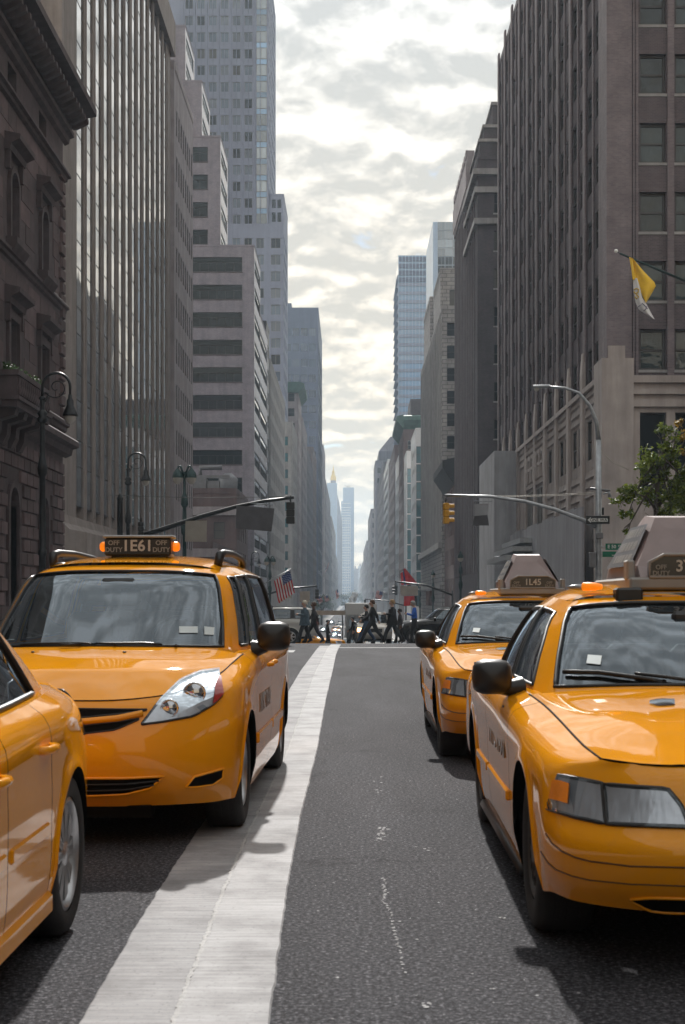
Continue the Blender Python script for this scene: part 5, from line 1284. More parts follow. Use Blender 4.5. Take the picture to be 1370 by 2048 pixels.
SD = dict(length=4.85, halfw=.915, axles=(.98, 3.76), arch=.365, zc=.33, side=(4, 13), dense=6, wheel='multi', tyre_r=.335, tyre_w=.22, rim_r=.235, track=.792,
  seams=(.60, 1.5, 2.62, 3.32, 4.5), panels=['front_clip', 'fender', 'front_door', 'rear_door', 'quarter_panel', 'rear_clip'], bumper_u=3, rear_u=13,
  body=[
  Lv((0,.16,.24),(.33,.17,.24),(.60,.24,.24),(.79,.40,.24),(.85,.52,.24),(.87,.60,.23),(.88,.98,.21),(.88,1.4,.19),(.885,1.8,.19),(.885,2.4,.19),(.885,3.2,.20),(.885,3.76,.22),(0.855,4.2,.25),(0.775,4.55,.28),(.70,4.74,.29),(.42,4.80,.29),(0,4.81,.29)),
  Lv((0,.04,.36),(.34,.055,.36),(.62,.13,.36),(.82,.31,.36),(.88,.46,.36),(.895,.60,.36),(.902,.98,.35),(.905,1.4,.33),(.908,1.8,.33),(.908,2.4,.33),(.908,3.2,.33),(.908,3.76,.35),(0.880,4.2,.38),(0.805,4.56,.40),(.735,4.79,.41),(.43,4.86,.41),(0,4.87,.41)),
  Lv((0,0,.50),(.34,.02,.50),(.62,.10,.50),(.83,.29,.51),(.888,.45,.52),(.902,.60,.53),(.91,.98,.53),(.913,1.4,.52),(.915,1.8,.52),(.915,2.4,.52),(.915,3.2,.53),(.915,3.76,.54),(0.885,4.2,.55),(0.815,4.57,.56),(.745,4.80,.57),(.43,4.87,.57),(0,4.88,.57)),
  Lv((0,.06,.62),(.34,.075,.62),(.61,.16,.63),(.81,.34,.64),(.875,.48,.66),(.895,.61,.68),(.908,.98,.70),(.912,1.4,.70),(.915,1.8,.70),(.915,2.4,.71),(.915,3.2,.72),(.915,3.76,.73),(0.880,4.2,.74),(0.805,4.56,.75),(.735,4.77,.76),(.43,4.84,.76),(0,4.85,.76)),
  Lv((0,.16,.74),(.33,.18,.74),(.58,.27,.75),(.76,.43,.77),(.83,.55,.79),(.86,.66,.80),(.875,1.0,.84),(.883,1.4,.87),(.888,1.8,.89),(.89,2.4,.91),(.888,3.2,.935),(.875,3.76,.945),(0.825,4.2,.945),(0.735,4.52,.94),(.67,4.69,.94),(.40,4.76,.94),(0,4.77,.94)),
  Lv((0,.20,.77),(.33,.22,.77),(.55,.31,.78),(.68,.47,.80),(.72,.58,.82),(.74,.70,.835),(.76,1.0,.875),(.79,1.4,.91),(.82,1.8,.935),(.835,2.4,.96),(.83,3.2,.985),(.79,3.76,1.0),(0.725,4.2,1.005),(0.655,4.46,1.0),(.62,4.60,.995),(.38,4.67,.995),(0,4.68,.995))],
  hood_corner=3, cowl_col=8, cowl=[(0,1.42,.965),(.33,1.46,.96),(.62,1.60,.95),(.82,1.8,.935)], hood_crown=(.0,.04,.0),
  deck=(11,14), deck_front=[(0,3.9,1.01),(.35,3.88,1.01),(.6,3.84,1.01),(.79,3.76,1.0)], deck_crown=(0,.012,0),
  green=[
  Lv((0,1.40,.94),(.42,1.46,.935),(.68,1.64,.925),(.76,1.84,.925),(.80,2.2,.935),(.808,2.7,.95),(.80,3.3,.965),(.77,3.78,.98),(.69,4.14,.995),(.42,4.26,.995),(0,4.28,.995)),
  Lv((0,1.85,1.19),(.38,1.89,1.185),(.61,2.0,1.165),(.675,2.15,1.145),(.715,2.42,1.155),(.722,2.78,1.17),(.715,3.28,1.18),(.68,3.62,1.185),(.61,3.90,1.19),(.38,4.02,1.205),(0,4.05,1.21)),
  Lv((0,2.25,1.37),(.34,2.27,1.365),(.52,2.33,1.345),(.58,2.44,1.32),(.615,2.64,1.335),(.622,2.88,1.345),(.62,3.26,1.35),(.60,3.46,1.335),(.53,3.64,1.345),(.34,3.72,1.365),(0,3.75,1.375)),
  Lv((0,2.35,1.395),(.32,2.37,1.39),(.47,2.42,1.38),(.52,2.51,1.37),(.555,2.68,1.38),(.562,2.90,1.39),(.56,3.23,1.395),(.54,3.40,1.385),(.48,3.55,1.385),(.32,3.63,1.395),(0,3.66,1.40))],
  gu=[(0,2.2),(3.25,4.75),(4.98,6.75),(8.2,10.0)], gv=(.16,1.94), roof_f=3, roof_r=8, roof_crown=(.02,.06,.02), dark_from=1,
  cabin=dict(w=.62, dash=1.95, z=.955, rows=(2.7, 3.45), seat=.80))

# ------------------------------------------------------------------ features traced in the photograph and laid on the body surface
def W2L(root):
    return (Matrix.Translation(root.location) @ Matrix.Rotation(root.rotation_euler.z, 4, 'Z')).inverted()
class Trace:
    def __init__(s, root, bvh):
        s.root, s.bvh = root, bvh; s.Mi = W2L(root); s.o = s.Mi @ Vector((0, 0, CH))
        s.last = None
    def hit(s, x, y):
        d = (s.Mi.to_3x3() @ Vector(((x - VX) / FPX, 1, -(y - VY) / FPX))).normalized()
        p, n, i, _ = s.bvh.ray_cast(s.o, d, 60)
        if p is None:
            q = s.bvh.find_nearest(s.o + d * (s.last if s.last else 8.0)); p, n = q[0], q[1]
        else: s.last = (p - s.o).length
        if n.dot(d) > 0: n = -n
        return p, n
    def grid(s, topl, botl, nu=13, nv=5, off=0.0, bulge=0.0):
        """top and bottom pixel polylines, left to right"""
        def res(pl, n):
            pl = np.asarray(pl, float); dl = np.r_[0, np.cumsum(np.linalg.norm(np.diff(pl, axis=0), axis=1))]
            q = np.linspace(0, dl[-1], n); return np.c_[np.interp(q, dl, pl[:, 0]), np.interp(q, dl, pl[:, 1])]
        T, B = res(topl, nu), res(botl, nu); A = np.zeros((nv, nu, 3))
        for i in range(nv):
            for j in range(nu):
                q = i / (nv - 1); x, y = T[j] * (1 - q) + B[j] * q
                p, n = s.hit(x, y)
                k = bulge * (1 - (2 * q - 1) ** 2) * (1 - (2 * j / (nu - 1) - 1) ** 4)
                A[i, j] = p + n * (off + k)
        return A
    def patch(s, name, mat, topl, botl, off=.003, parent=None, both=True, nu=13, nv=5, bulge=0.0, rim=None, rimmat='car_black'):
        A = s.grid(topl, botl, nu, nv, off, bulge); outs = []
        for g in ((A, mirror_pair(A)) if both else (A,)):
            o = obj_grids(name, M[mat], [g], parent or s.root); outs.append((o, g))
            if rim: MB().tube(boundary(g), rim, 6, closed=True).build('rim_seal', M[rimmat], o)
        return outs
    def bead(s, name, mat, pl, r, off=0.0, both=True, parent=None, seg=6):
        pts = []
        for a, b in zip(pl, pl[1:]):
            for k in range(4): pts.append((a[0] + (b[0] - a[0]) * k / 4, a[1] + (b[1] - a[1]) * k / 4))
        pts.append(pl[-1]); P = []
        for x, y in pts:
            p, n = s.hit(x, y); P.append(p + n * off)
        MB().tube(P, r, seg).build(name, M[mat], parent or s.root)
        if both: MB().tube([Vector((-p.x, p.y, p.z)) for p in P], r, seg).build(name, M[mat], parent or s.root)
def lamp_bowl(parent, p, r, sgn, mats=('lamp_reflector', 'lamp_lens')):
    """round projector in a headlamp, facing forward (-y)"""
    mb = MB(); mb.lathe([(r, .004), (r * .99, -.012), (r * .90, -.014), (r * .86, -.004)], 22, 1, (p.x, p.y, p.z), axis='y')
    mb.lathe([(r * .87, -.004), (r * .6, -.012), (r * .3, -.016), (0.001, -.017)], 22, 0, (p.x, p.y, p.z), axis='y')
    mb.build('reflector', [M['lamp_dome'], M['chrome']], parent)
def door_mirror(root, tip, base, sc=1.0, both=True, mat='mirror_black'):
    """oval housing: 'tip' = centre of housing, 'base' = foot on the door (car coordinates, +x side)"""
    for s_ in ((1, -1) if both else (1,)):
        mb = MB(); c = Vector((tip[0] * s_, tip[1], tip[2])); n, m = 14, 9; A = []
        W_, H_, T_ = .094 * sc, .082 * sc, .085 * sc
        for i in range(m):
            v = -math.pi / 2 + math.pi * i / (m - 1); row = []
            for j in range(n + 1):
                u = 2 * math.pi * j / n
                cx_, cz_ = math.cos(u), math.sin(u)
                sx = math.copysign(abs(cx_) ** .62, cx_); sz = math.copysign(abs(cz_) ** .62, cz_)
                k = math.cos(v) ** .55
                row.append(c + Vector((W_ * sx * k, T_ * math.sin(v) * (1.0 if math.sin(v) < 0 else .45), H_ * sz * k)))
            A.append(row)
        mb.grid(A, 0, True)
        b = Vector((base[0] * s_, base[1], base[2]))
        mb.tube([b, b.lerp(c, .5) + Vector((0, -.01, -.03)), c + Vector((-s_ * W_ * .7, 0, -.03))], [.05 * sc, .035 * sc, .03 * sc], 8)
        o = mb.build('door_mirror', M[mat], root, 50, clean=True)
        MB().add([(c.x - W_ * .85, c.y + T_ * .46, c.z - H_ * .8), (c.x + W_ * .85, c.y + T_ * .46, c.z - H_ * .8), (c.x + W_ * .85, c.y + T_ * .46, c.z + H_ * .8), (c.x - W_ * .85, c.y + T_ * .46, c.z + H_ * .8)], [(0, 1, 2, 3)]).build('mirror_glass', M['chrome'], o)
def handle(root, x, y, z, ln=.17, mat='taxi_yellow', both=True):
    for s_ in ((1, -1) if both else (1,)):
        mb = MB(); mb.tube([(s_ * (x - .01), y - ln / 2, z), (s_ * (x + .03), y - ln / 2 + .03, z), (s_ * (x + .034), y, z), (s_ * (x + .03), y + ln / 2 - .03, z), (s_ * (x - .01), y + ln / 2, z)], [.016, .017, .018, .017, .014], 8)
        mb.build('door_handle', M[mat], root)
def wiper(tr, pl, parent, r=.009):
    tr.bead('wiper', 'car_black', pl, r, .018, both=False, parent=parent)
FRONT = (math.pi / 2, 0, 0)     # text facing -y
# ================================================================== minivan taxi
van, vb, vsh = build_car('minivan_taxi', 'yellow minivan taxi with roof rails and black roof box marked 1E61', SN, (-1.625, 7.85, 0), -math.atan(.026))
T = Trace(van, vb)
for o, g in T.patch('headlight', 'lamp_reflector', [(284, 1447), (318, 1403), (360, 1362), (400, 1345), (437, 1341)], [(284, 1449), (330, 1443), (385, 1433), (425, 1410), (443, 1392)], .004, nu=17, nv=7, rim=.007):
    s_ = 1 if g[0, 0, 0] > 0 else -1
    c1, c2 = g[3, 6], g[3, 11]
    lamp_bowl(o, Vector(c1) + Vector((0, -.012, -.004)), .052, s_); lamp_bowl(o, Vector(c2) + Vector((0, -.014, .006)), .066, s_)
HT, HB = [(284, 1447), (318, 1403), (360, 1362), (400, 1345), (437, 1341)], [(284, 1449), (330, 1443), (385, 1433), (425, 1410), (443, 1392)]
T.patch('lamp_lens', 'lamp_lens', HT, HB, .022, nu=17, nv=7)
T.patch('turn_signal', 'red_lens', [(427, 1380), (435, 1362), (441, 1358)], [(421, 1411), (432, 1403), (443, 1392)], .026, nu=6, nv=5)
T.patch('upper_grille', 'car_inner', [(90, 1417), (170, 1418), (250, 1419), (294, 1419)], [(90, 1436), (170, 1435), (250, 1427), (292, 1421)], .004, both=True, nu=15, nv=3, rim=.005)
T.patch('lower_grille', 'car_inner', [(90, 1453), (170, 1451), (235, 1444), (278, 1437)], [(90, 1468), (170, 1467), (230, 1460), (276, 1440)], .004, both=True, nu=15, nv=3, rim=.005)
T.bead('grille_bar', 'taxi_yellow', [(90, 1444), (170, 1443), (235, 1437), (285, 1427)], .02, .006)
for o, g in T.patch('air_intake', 'car_inner', [(90, 1556), (172, 1556), (250, 1556), (328, 1552)], [(90, 1592), (172, 1591), (250, 1588), (300, 1576)], .004, both=True, nu=15, nv=4, rim=.008, rimmat='taxi_yellow'):
    for q in (.35, .7): MB().tube([Vector(g[0, j] * (1 - q) + g[-1, j] * q) + Vector((0, -.006, 0)) for j in range(15)], .006, 5).build('intake_slat', M['car_black'], o)
T.patch('fog_lamp_recess', 'car_inner', [(372, 1573), (388, 1553), (410, 1547), (446, 1537)], [(372, 1574), (395, 1573), (425, 1569), (444, 1556)], .004, both=True, nu=11, nv=4, rim=.007, rimmat='taxi_yellow')
MB().box(-.5, .5, .16, .3, .165, .235).build('chin_spoiler', M['car_inner'], van)
wiper(T, [(120, 1296), (200, 1292), (290, 1291), (352, 1296)], van); wiper(T, [(10, 1295), (80, 1292), (160, 1291), (230, 1294)], van)
T.patch('licence_sticker', 'sticker', [(358, 1254), (395, 1254)], [(358, 1267), (395, 1267)], .006, both=False, nu=3, nv=3)
T.patch('registration_sticker', 'sticker', [(408, 1254), (428, 1256)], [(408, 1270), (427, 1271)], .006, both=False, nu=3, nv=3)
MB().bbox(-.12, .12, 1.82, 1.87, 1.47, 1.54, .02).build('rear_view_mirror', M['car_black'], van)
for p in ((66, 1305), (249, 1305)):
    q, n = T.hit(*p); MB().lathe([(.012, 0), (.010, .008), (0, .009)], 10, 0, tuple(q)).build('washer_jet', M['car_black'], van)
door_mirror(van, (1.065, 1.78, 1.145), (.93, 1.80, 1.06), 1.22)
handle(van, .972, 2.40, .93); handle(van, .972, 2.72, .935)
for s_ in (1, -1):
    mo = MB(); mo.bbox(*sorted((s_ * .972, s_ * .998)), 1.46, 2.52, .455, .525, .01); mo.build('side_moulding', M['taxi_yellow'], van)
    mo = MB(); mo.bbox(*sorted((s_ * .972, s_ * .998)), 2.58, 3.58, .455, .525, .01); mo.build('side_moulding', M['taxi_yellow'], van)
    MB().tube([(s_ * .60, 2.5, 1.64), (s_ * .612, 2.53, 1.715), (s_ * .615, 2.72, 1.738), (s_ * .62, 3.3, 1.75), (s_ * .615, 3.95, 1.735), (s_ * .61, 4.15, 1.705), (s_ * .60, 4.2, 1.63)], [.03, .034, .027, .024, .026, .032, .03], 10).build('roof_rail', M['mirror_black'], van)
    lt = put('door_lettering', text_mesh('NYC TAXI', .17, 'letter_door'), van, (s_ * .992, 2.0, .70), (math.pi / 2, 0, math.pi / 2 * s_))
    lt.data.name = 'lettering'
MB().lathe([(.05, 0), (.05, .018), (.03, .03), (0, .03)], 14, 0, (-.52, 2.4, 1.63)).build('antenna_puck', M['car_black'], van)
# roof light box
bx = MB(); bx.bbox(-.245, .245, 2.58, 2.78, 1.715, 1.845, .012); lb = bx.build('roof_box', M['lightbox'], van)
MB().bbox(-.255, .255, 2.57, 2.79, 1.846, 1.866, .005).build('box_lid', M['galvanised'], lb)
MB().box(-.2, .2, 2.62, 2.74, 1.66, 1.716).build('box_foot', M['car_black'], lb)
put('lettering', text_mesh('1E61', .115, 'letter_pale'), lb, (0, 2.577, 1.785), FRONT)
for s_ in (1, -1):
    put('lettering', text_mesh('OFF', .048, 'letter_dim'), lb, (s_ * .175, 2.577, 1.808), FRONT); put('lettering', text_mesh('DUTY', .048, 'letter_dim'), lb, (s_ * .175, 2.577, 1.757), FRONT)
    am = MB(); am.lathe([(.036, 0), (.036, .03), (.024, .045), (0, .047)], 12, 0, (0, 0, 0), axis='x'); am.build('marker_light', M['amber_lit'], lb, loc=(s_ * .25, 2.68, 1.785), rot=(0, 0, 0 if s_ > 0 else math.pi))

# ================================================================== the two sedan taxis on the right
def topper(root, number, y0=2.62):
    """wedge-shaped advertising box with the licence number on its front"""
    t = empty('roof_topper', (.07, 0, 0)); t.parent = root
    zb = 1.475; y1 = y0 + 1.12
    base = MB(); base.bbox(-.33, .33, y0 - .05, y1 + .05, zb - .03, zb + .035, .012); base.build('base_tray', M['topper_grey'], t)
    def sect(y, w0, w1, h, yo): return [(-w0, y, zb + .036), (-w0, y + yo * .3, zb + .10), (-w1, y + yo, zb + h), (w1, y + yo, zb + h), (w0, y + yo * .3, zb + .10), (w0, y, zb + .036)]
    secs = [sect(y0, .265, .075, .31, .28), sect(y0 + .10, .275, .12, .375, .25), sect((y0 + y1) / 2, .28, .135, .395, 0), sect(y1 - .10, .275, .12, .375, -.25), sect(y1, .265, .075, .31, -.28)]
    sm = MB(); sm.grid(secs, 0, False)
    sm.add(secs[0], [tuple(range(6))]); sm.add(secs[-1], [tuple(range(5, -1, -1))])
    sm.build('shell', M['topper_shell'], t)
    for s_ in (1, -1):
        ad = MB(); a = np.array([s_ * .287, 0, zb + .10]); b = np.array([s_ * .155, 0, zb + .355]); n = Vector((s_ * .255, 0, .132)).normalized()
        def P(y, q, o=.004): return tuple(Vector(a + (b - a) * q) + Vector((0, y, 0)) + n * o)
        ya, yb, yc, yd = y0 + .16, y1 - .16, y0 + .30, y1 - .30
        ad.add([P(ya, .0), P(yb, .0), P(yd, .93), P(yc, .93)], [(0, 1, 2, 3)]); ao = ad.build('advert_panel', M['topper_ad'], t)
        rows = MB(); rr = random.Random(4)
        for (q0, q1) in ((.10, .27), (.36, .56), (.66, .86)):
            y = ya + .10 + (q0 * .14)
            while y < yb - .16:
                w_ = rr.uniform(.012, .03); rows.add([P(y, q0, .006), P(y + w_, q0, .006), P(y + w_, q1, .006), P(y, q1, .006)], [(0, 1, 2, 3)]); y += w_ + rr.choice((.012, .012, .03))
        rows.build('advert_print', M['letter_dim'], ao)['kind'] = 'stuff'
        MB().bbox(*sorted((s_ * .29, s_ * .335)), y0 + .02, y0 + .12, zb + .02, zb + .13, .01).build('bracket', M['topper_grey'], t)
        ml = MB(); ml.lathe([(.0, -.11), (.022, -.10), (.034, -.04), (.038, .03), (.036, .075), (0, .08)], 12, 0, axis='y')
        mo = ml.build('marker_light', M['amber_lit'], t, loc=(s_ * .45 - .07, y0 + .05, 1.462), rot=(0, 0, s_ * -.9)); mo.scale = (.62, .62, .62)
        MB().lathe([(.0, -.02), (.03, -.01), (.02, .10), (0, .16)], 10, 0, axis='y').build('lamp_base', M['galvanised'], mo, loc=(0, .09, -.005))
    # number board in front
    y = y0 - .045
    bd = MB(); poly = [(-.225, zb + .036), (.225, zb + .036), (.225, zb + .115), (.15, zb + .155), (-.15, zb + .155), (-.225, zb + .115)]
    bd.prism(poly, y, y + .06); bo = bd.build('number_board', M['lightbox'], t)
    MB().tube([(a_, y, b_) for a_, b_ in poly], .010, 6, closed=True).build('board_rim', M['topper_grey'], bo)
    put('lettering', text_mesh(number, .085, 'letter_pale'), bo, (0, y - .004, zb + .093), FRONT)
    for s_ in (1, -1):
        put('lettering', text_mesh('OFF', .034, 'letter_dim'), bo, (s_ * .165, y - .004, zb + .088), FRONT); put('lettering', text_mesh('DUTY', .034, 'letter_dim'), bo, (s_ * .165, y - .004, zb + .056), FRONT)
CARA = (1.70, 4.95, 0); CARB = (1.74, 11.70, 0)
SEDAN = {}
def sedan(name, label, loc, yaw, number, pass_box):
    root, bvh, sh = build_car(name, label, CV, loc, yaw)
    # features are traced once, on the sedan that shows largest, and carried over in car coordinates
    ref = empty('tmp', CARA, -math.atan(.016)); bpy.context.view_layer.update()
    T = Trace(ref, bvh); T.root = root
    for o, g in T.patch('corner_lamp', 'lamp_reflector', [(1119, 1551), (1160, 1558), (1205, 1567)], [(1096, 1617), (1150, 1634), (1212, 1648)], .004, nu=11, nv=6, rim=.008):
        pass
    T.patch('lamp_lens', 'lamp_lens', [(1119, 1551), (1160, 1558), (1205, 1567)], [(1096, 1617), (1150, 1634), (1212, 1648)], .014, nu=11, nv=6)
    T.patch('turn_signal', 'amber', [(1112, 1562), (1128, 1564), (1144, 1570)], [(1105, 1598), (1122, 1603), (1141, 1610)], .018, nu=6, nv=5)
    for o, g in T.patch('headlight', 'lamp_reflector', [(1209, 1569), (1270, 1574), (1335, 1578), (1362, 1610), (1374, 1640)], [(1215, 1648), (1270, 1651), (1330, 1653), (1365, 1654), (1376, 1655)], .004, nu=15, nv=6, rim=.009):
        obj_grids('lens', M['lamp_lens'], [g + np.array([0, -.018, .0])], o)
    gr = MB(); gr.box(-.37, .37, .075, .12, .605, .765); go = gr.build('grille', M['car_inner'], root)
    for k in range(5): MB().box(-.36, .36, .062, .09, .62 + .03 * k, .632 + .03 * k).build('grille_slat', M['car_black'], go)
    MB().tube([(-.38, .065, .60), (.38, .065, .60), (.37, .085, .77), (-.37, .085, .77)], .012, 6, closed=True).build('grille_frame', M['chrome'], go)
    MB().lathe([(.0, -.012), (.055, -.008), (.07, 0), (.06, .01)], 18, 0, (0, .07, .69), axis='y').build('emblem', M['chrome'], go)
    T.patch('bumper_slot', 'car_inner', [(1262, 1797), (1300, 1794), (1376, 1796)], [(1264, 1801), (1300, 1820), (1376, 1828)], .004, nu=9, nv=4, rim=.006, rimmat='taxi_yellow')
    T.bead('bumper_groove', 'groove', [(1092, 1667), (1104, 1686), (1125, 1703), (1150, 1714), (1180, 1722), (1260, 1732), (1376, 1735)], .0035, .001)
    T.bead('bumper_groove', 'groove', [(1082, 1703), (1095, 1724), (1112, 1739), (1145, 1752), (1180, 1760), (1260, 1768), (1376, 1772)], .003, .001)
    T.patch('hood_medallion', 'chrome', [(1299, 1403), (1320, 1399), (1349, 1400)], [(1299, 1409), (1320, 1413), (1349, 1411)], .006, both=False, nu=7, nv=3, bulge=.004)
    wiper(T, [(1130, 1349), (1200, 1351), (1280, 1362), (1376, 1378)], root, .012); wiper(T, [(1270, 1353), (1330, 1360), (1376, 1366)], root, .009)
    T.patch('inspection_sticker', 'sticker', [(1176, 1311), (1204, 1313)], [(1173, 1328), (1201, 1331)], .006, both=False, nu=3, nv=3)
    MB().bbox(-.11, .11, 2.22, 2.27, 1.275, 1.335, .02).build('rear_view_mirror', M['car_black'], root)
    door_mirror(root, (-1.03, 2.08, 1.01), (-.88, 2.12, .955), 1.08, both=False); door_mirror(root, (1.03, 2.08, 1.01), (.88, 2.12, .955), 1.08, both=False)
    for s_ in (1, -1):
        for (ya, yb) in ((1.66, 2.74), (2.82, 3.55)):
            MB().bbox(*sorted((s_ * .975, s_ * 1.002)), ya, yb, .455, .505, .008).build('side_moulding', M['taxi_yellow'], root)
        for y in (2.60, 3.52): MB().bbox(*sorted((s_ * .965, s_ * .995)), y - .10, y + .06, .80, .845, .01).build('door_handle', M['car_black'], root)
        MB().lathe([(0, 0), (.028, .004), (.03, -.01)], 12, 0, (0, 0, 0), axis='x').build('door_lock', M['steel_dark'], root, loc=(s_ * .985, 1.95, .85), rot=(0, 0, 0 if s_ > 0 else math.pi))
        put('door_lettering', text_mesh('NYC TAXI', .19, 'letter_door'), root, (s_ * .998, 2.2, .70), (math.pi / 2, 0, math.pi / 2 * s_))
        MB().tube([(s_ * .94, 1.45, .17), (s_ * .95, 3.55, .17)], .03, 6).build('rocker', M['car_black'], root)
    topper(root, number)
    if pass_box:
        pb = MB(); pb.bbox(-.35, -.21, 2.46, 2.58, 1.372, 1.455, .012); po = pb.build('toll_tag_reader', M['car_black'], root)
        MB().bbox(-.37, -.19, 2.44, 2.52, 1.35, 1.385, .01).build('reader_bracket', M['car_black'], po)
    bpy.data.objects.remove(ref)
    return root
sedan('sedan_taxi', 'yellow sedan taxi with big wedge roof advert and 3Y number board, dusty hood reflections', CARA, -math.atan(.016), '3Y27', True)
sedan('sedan_taxi', 'yellow sedan taxi with mauve wedge roof advert marked 1L45, waiting behind another sedan', CARB, -math.atan(.010), '1L45', False)

# ================================================================== cropped sedan, near left
lc, lcb, lcs = build_car('alloy_wheel_taxi', 'yellow taxi sedan with multi-spoke alloy wheel, only its rear quarter beside the minivan', SD, (-2.065, 2.16, 0), 0.0)
handle(lc, .915, 3.20, .83, .18); handle(lc, .915, 2.44, .80, .18)
for s_ in (1, -1):
    for (ya, yb) in ((1.55, 2.58), (2.66, 3.26)):
        MB().bbox(*sorted((s_ * .905, s_ * .925)), ya, yb, .49, .545, .008).build('side_moulding', M['taxi_yellow'], lc)
    sk = MB(); sk.bbox(*sorted((s_ * .80, s_ * .915)), 1.40, 3.36, .17, .27, .02); sk.build('side_skirt', M['taxi_yellow'], lc)
    # tail lamp wrapping the rear corner
    tl = ring_patch(lcs, 13.1, 15.2, 3.05, 4.2, off=.006); tl = tl if s_ > 0 else mirror_pair(tl)
    o = obj_grids('tail_lamp', M['red_lens'], [tl], lc); MB().tube(boundary(tl), .008, 6, closed=True).build('rim_seal', M['car_black'], o)
    MB().lathe([(0, .004), (.075, .003), (.08, -.004)], 18, 0, axis='x').build('fuel_flap', M['taxi_yellow'], lc, loc=(s_ * .905, 3.86, .80), rot=(0, 0, 0 if s_ > 0 else math.pi)) if s_ < 0 else None
door_mirror(lc, (.95, 1.70, .99), (.82, 1.76, .93), .95)
bx = MB(); bx.bbox(-.24, .24, 2.75, 2.93, 1.45, 1.57, .012); lb = bx.build('roof_box', M['lightbox'], lc)
MB().box(-.2, .2, 2.78, 2.9, 1.40, 1.451).build('box_foot', M['car_black'], lb)
# ================================================================== lamps, signals, signs, flags, trees
def ring(c, r, a0, a1, n, plane='xz'):
    return [Vector((c[0] + r * math.cos(a), c[1], c[2] + r * math.sin(a))) for a in np.linspace(a0, a1, n)]
m_, t_, b_ = newmat('lamp_globe'); b_.inputs['Base Color'].default_value = (0.55, 0.52, 0.46, 1); b_.inputs['Roughness'].default_value = .12; b_.inputs['Transmission Weight'].default_value = .35
def crook_lamp(x, D, h, label, sgn=1, mat='lamp_iron'):
    z0 = zroad(D) + .15
    r = empty('crook_street_lamp', (x, D, z0), 0, label, 'street lamp', 'bishop crook lamps along the kerb')
    h = h - z0; I = M[mat]
    post = MB(); post.lathe([(.24, 0), (.24, .1), (.2, .14), (.2, .8), (.15, .95), (.12, 1.1), (.105, 1.3), (.09, 2.4), (.12, 2.45), (.12, 2.55), (.085, 2.62), (.08, h * .62), (.12, h * .63), (.14, h * .65), (.10, h * .68), (.07, h * .70), (.062, h - .65)], 14)
    post.build('post', I, r, 40)
    col = MB(); col.lathe([(.07, -.10), (.13, -.05), (.155, .02), (.10, .08), (.15, .16), (.07, .26)], 12, 0, (0, 0, h - 1.25)); col.lathe([(.065, -.05), (.11, 0), (.065, .05)], 12, 0, (0, 0, h - .68)); col.build('collar', I, r)
    R_ = .37; c = (sgn * R_, 0, h - R_)
    a = [(0, 0, h - .68)] + ring(c, R_, math.pi if sgn > 0 else 0, 0 if sgn > 0 else math.pi, 15) + [(sgn * 2 * R_, 0, h - .62)]
    MB().tube(a, [.045] + [.038] * 15 + [.03], 8).build('crook', I, r)
    sc = [Vector((sgn * (R_ + rr_ * math.cos(q)), 0, h - R_ - .02 + rr_ * math.sin(q))) for q, rr_ in zip(np.linspace(-2.6, 5.2, 26), np.linspace(.30, .05, 26))]
    MB().tube(sc, .016, 6).build('scroll', I, r); MB().tube([(0, 0, h - .85), (sgn * .12, 0, h - .70), (sgn * .16, 0, h - .55), (sgn * .08, 0, h - .52)], .015, 6).build('scroll', I, r)
    L = sgn * 2 * R_
    la = MB(); la.lathe([(.0, .02), (.05, .0), (.055, -.10), (.095, -.16), (.10, -.30), (.155, -.42), (.20, -.52), (.205, -.58), (.17, -.58)], 16, 0, (L, 0, h - .58)); lo = la.build('lantern', I, r)
    MB().lathe([(.17, -.57), (.15, -.68), (.09, -.76), (0, -.79)], 14, 0, (L, 0, h - .58)).build('globe', M['lamp_globe'], lo)
    return r
crook_lamp(Xat(85, 38), 38, Zat(746, 38), 'black bishop crook street lamp beside the brownstone balcony')
crook_lamp(Xat(256, 59), 59, Zat(906, 59), 'black bishop crook street lamp before the ribbed glass slab')
crook_lamp(Xat(503, 140), 140, Zat(1104, 140), 'small distant crook street lamp under the stepped brick block')
def globe_lamp(x, D, h, label, twin=True, mat='lamp_iron_green'):
    z0 = zroad(D) + .15; h -= z0
    r = empty('globe_street_lamp', (x, D, z0), 0, label, 'street lamp'); I = M[mat]
    MB().lathe([(.26, 0), (.26, .15), (.2, .2), (.2, .9), (.13, 1.1), (.1, 1.4), (.085, h * .6), (.15, h * .62), (.18, h * .66), (.10, h * .69), (.08, h * .76), (.17, h * .78), (.13, h * .82), (.06, h * .85), (.05, h - .25)], 12).build('post', I, r, 40)
    for s_ in ((-1, 1) if twin else (0,)):
        if twin: MB().tube([(0, 0, h - .55), (s_ * .12, 0, h - .15), (s_ * .18, 0, h), (s_ * .27, 0, h - .02), (s_ * .30, 0, h - .16)], [.05, .045, .05, .045, .03], 8).build('arm', I, r)
        else: MB().lathe([(.03, 0), (.1, -.1), (.05, -.2)], 8, 0, (0, 0, h)).build('finial', I, r)
        c = (s_ * .30, 0, h - .12)
        lo = MB().lathe([(.02, .05), (.06, 0), (.10, -.05), (.20, -.18), (.235, -.34), (.235, -.40)], 14, 0, c).build('lamp_hood', I, r)
        MB().lathe([(.225, -.40), (.19, -.55), (.10, -.66), (0, -.69)], 14, 0, c).build('globe', M['lamp_globe'], lo)
globe_lamp(Xat(369, 62), 62, Zat(932, 62), 'dark green twin globe street lamp before the stepped brick block')
globe_lamp(Xat(540, 125), 125, Zat(1112, 125), 'distant twin globe street lamp beside the big flag')
globe_lamp(Xat(921, 105), 105, Zat(1102, 105), 'dark single globe street lamp against the scaffold shed', False)
globe_lamp(Xat(866, 145), 145, Zat(1140, 145), 'dark single globe street lamp in front of the grey stone building', False)
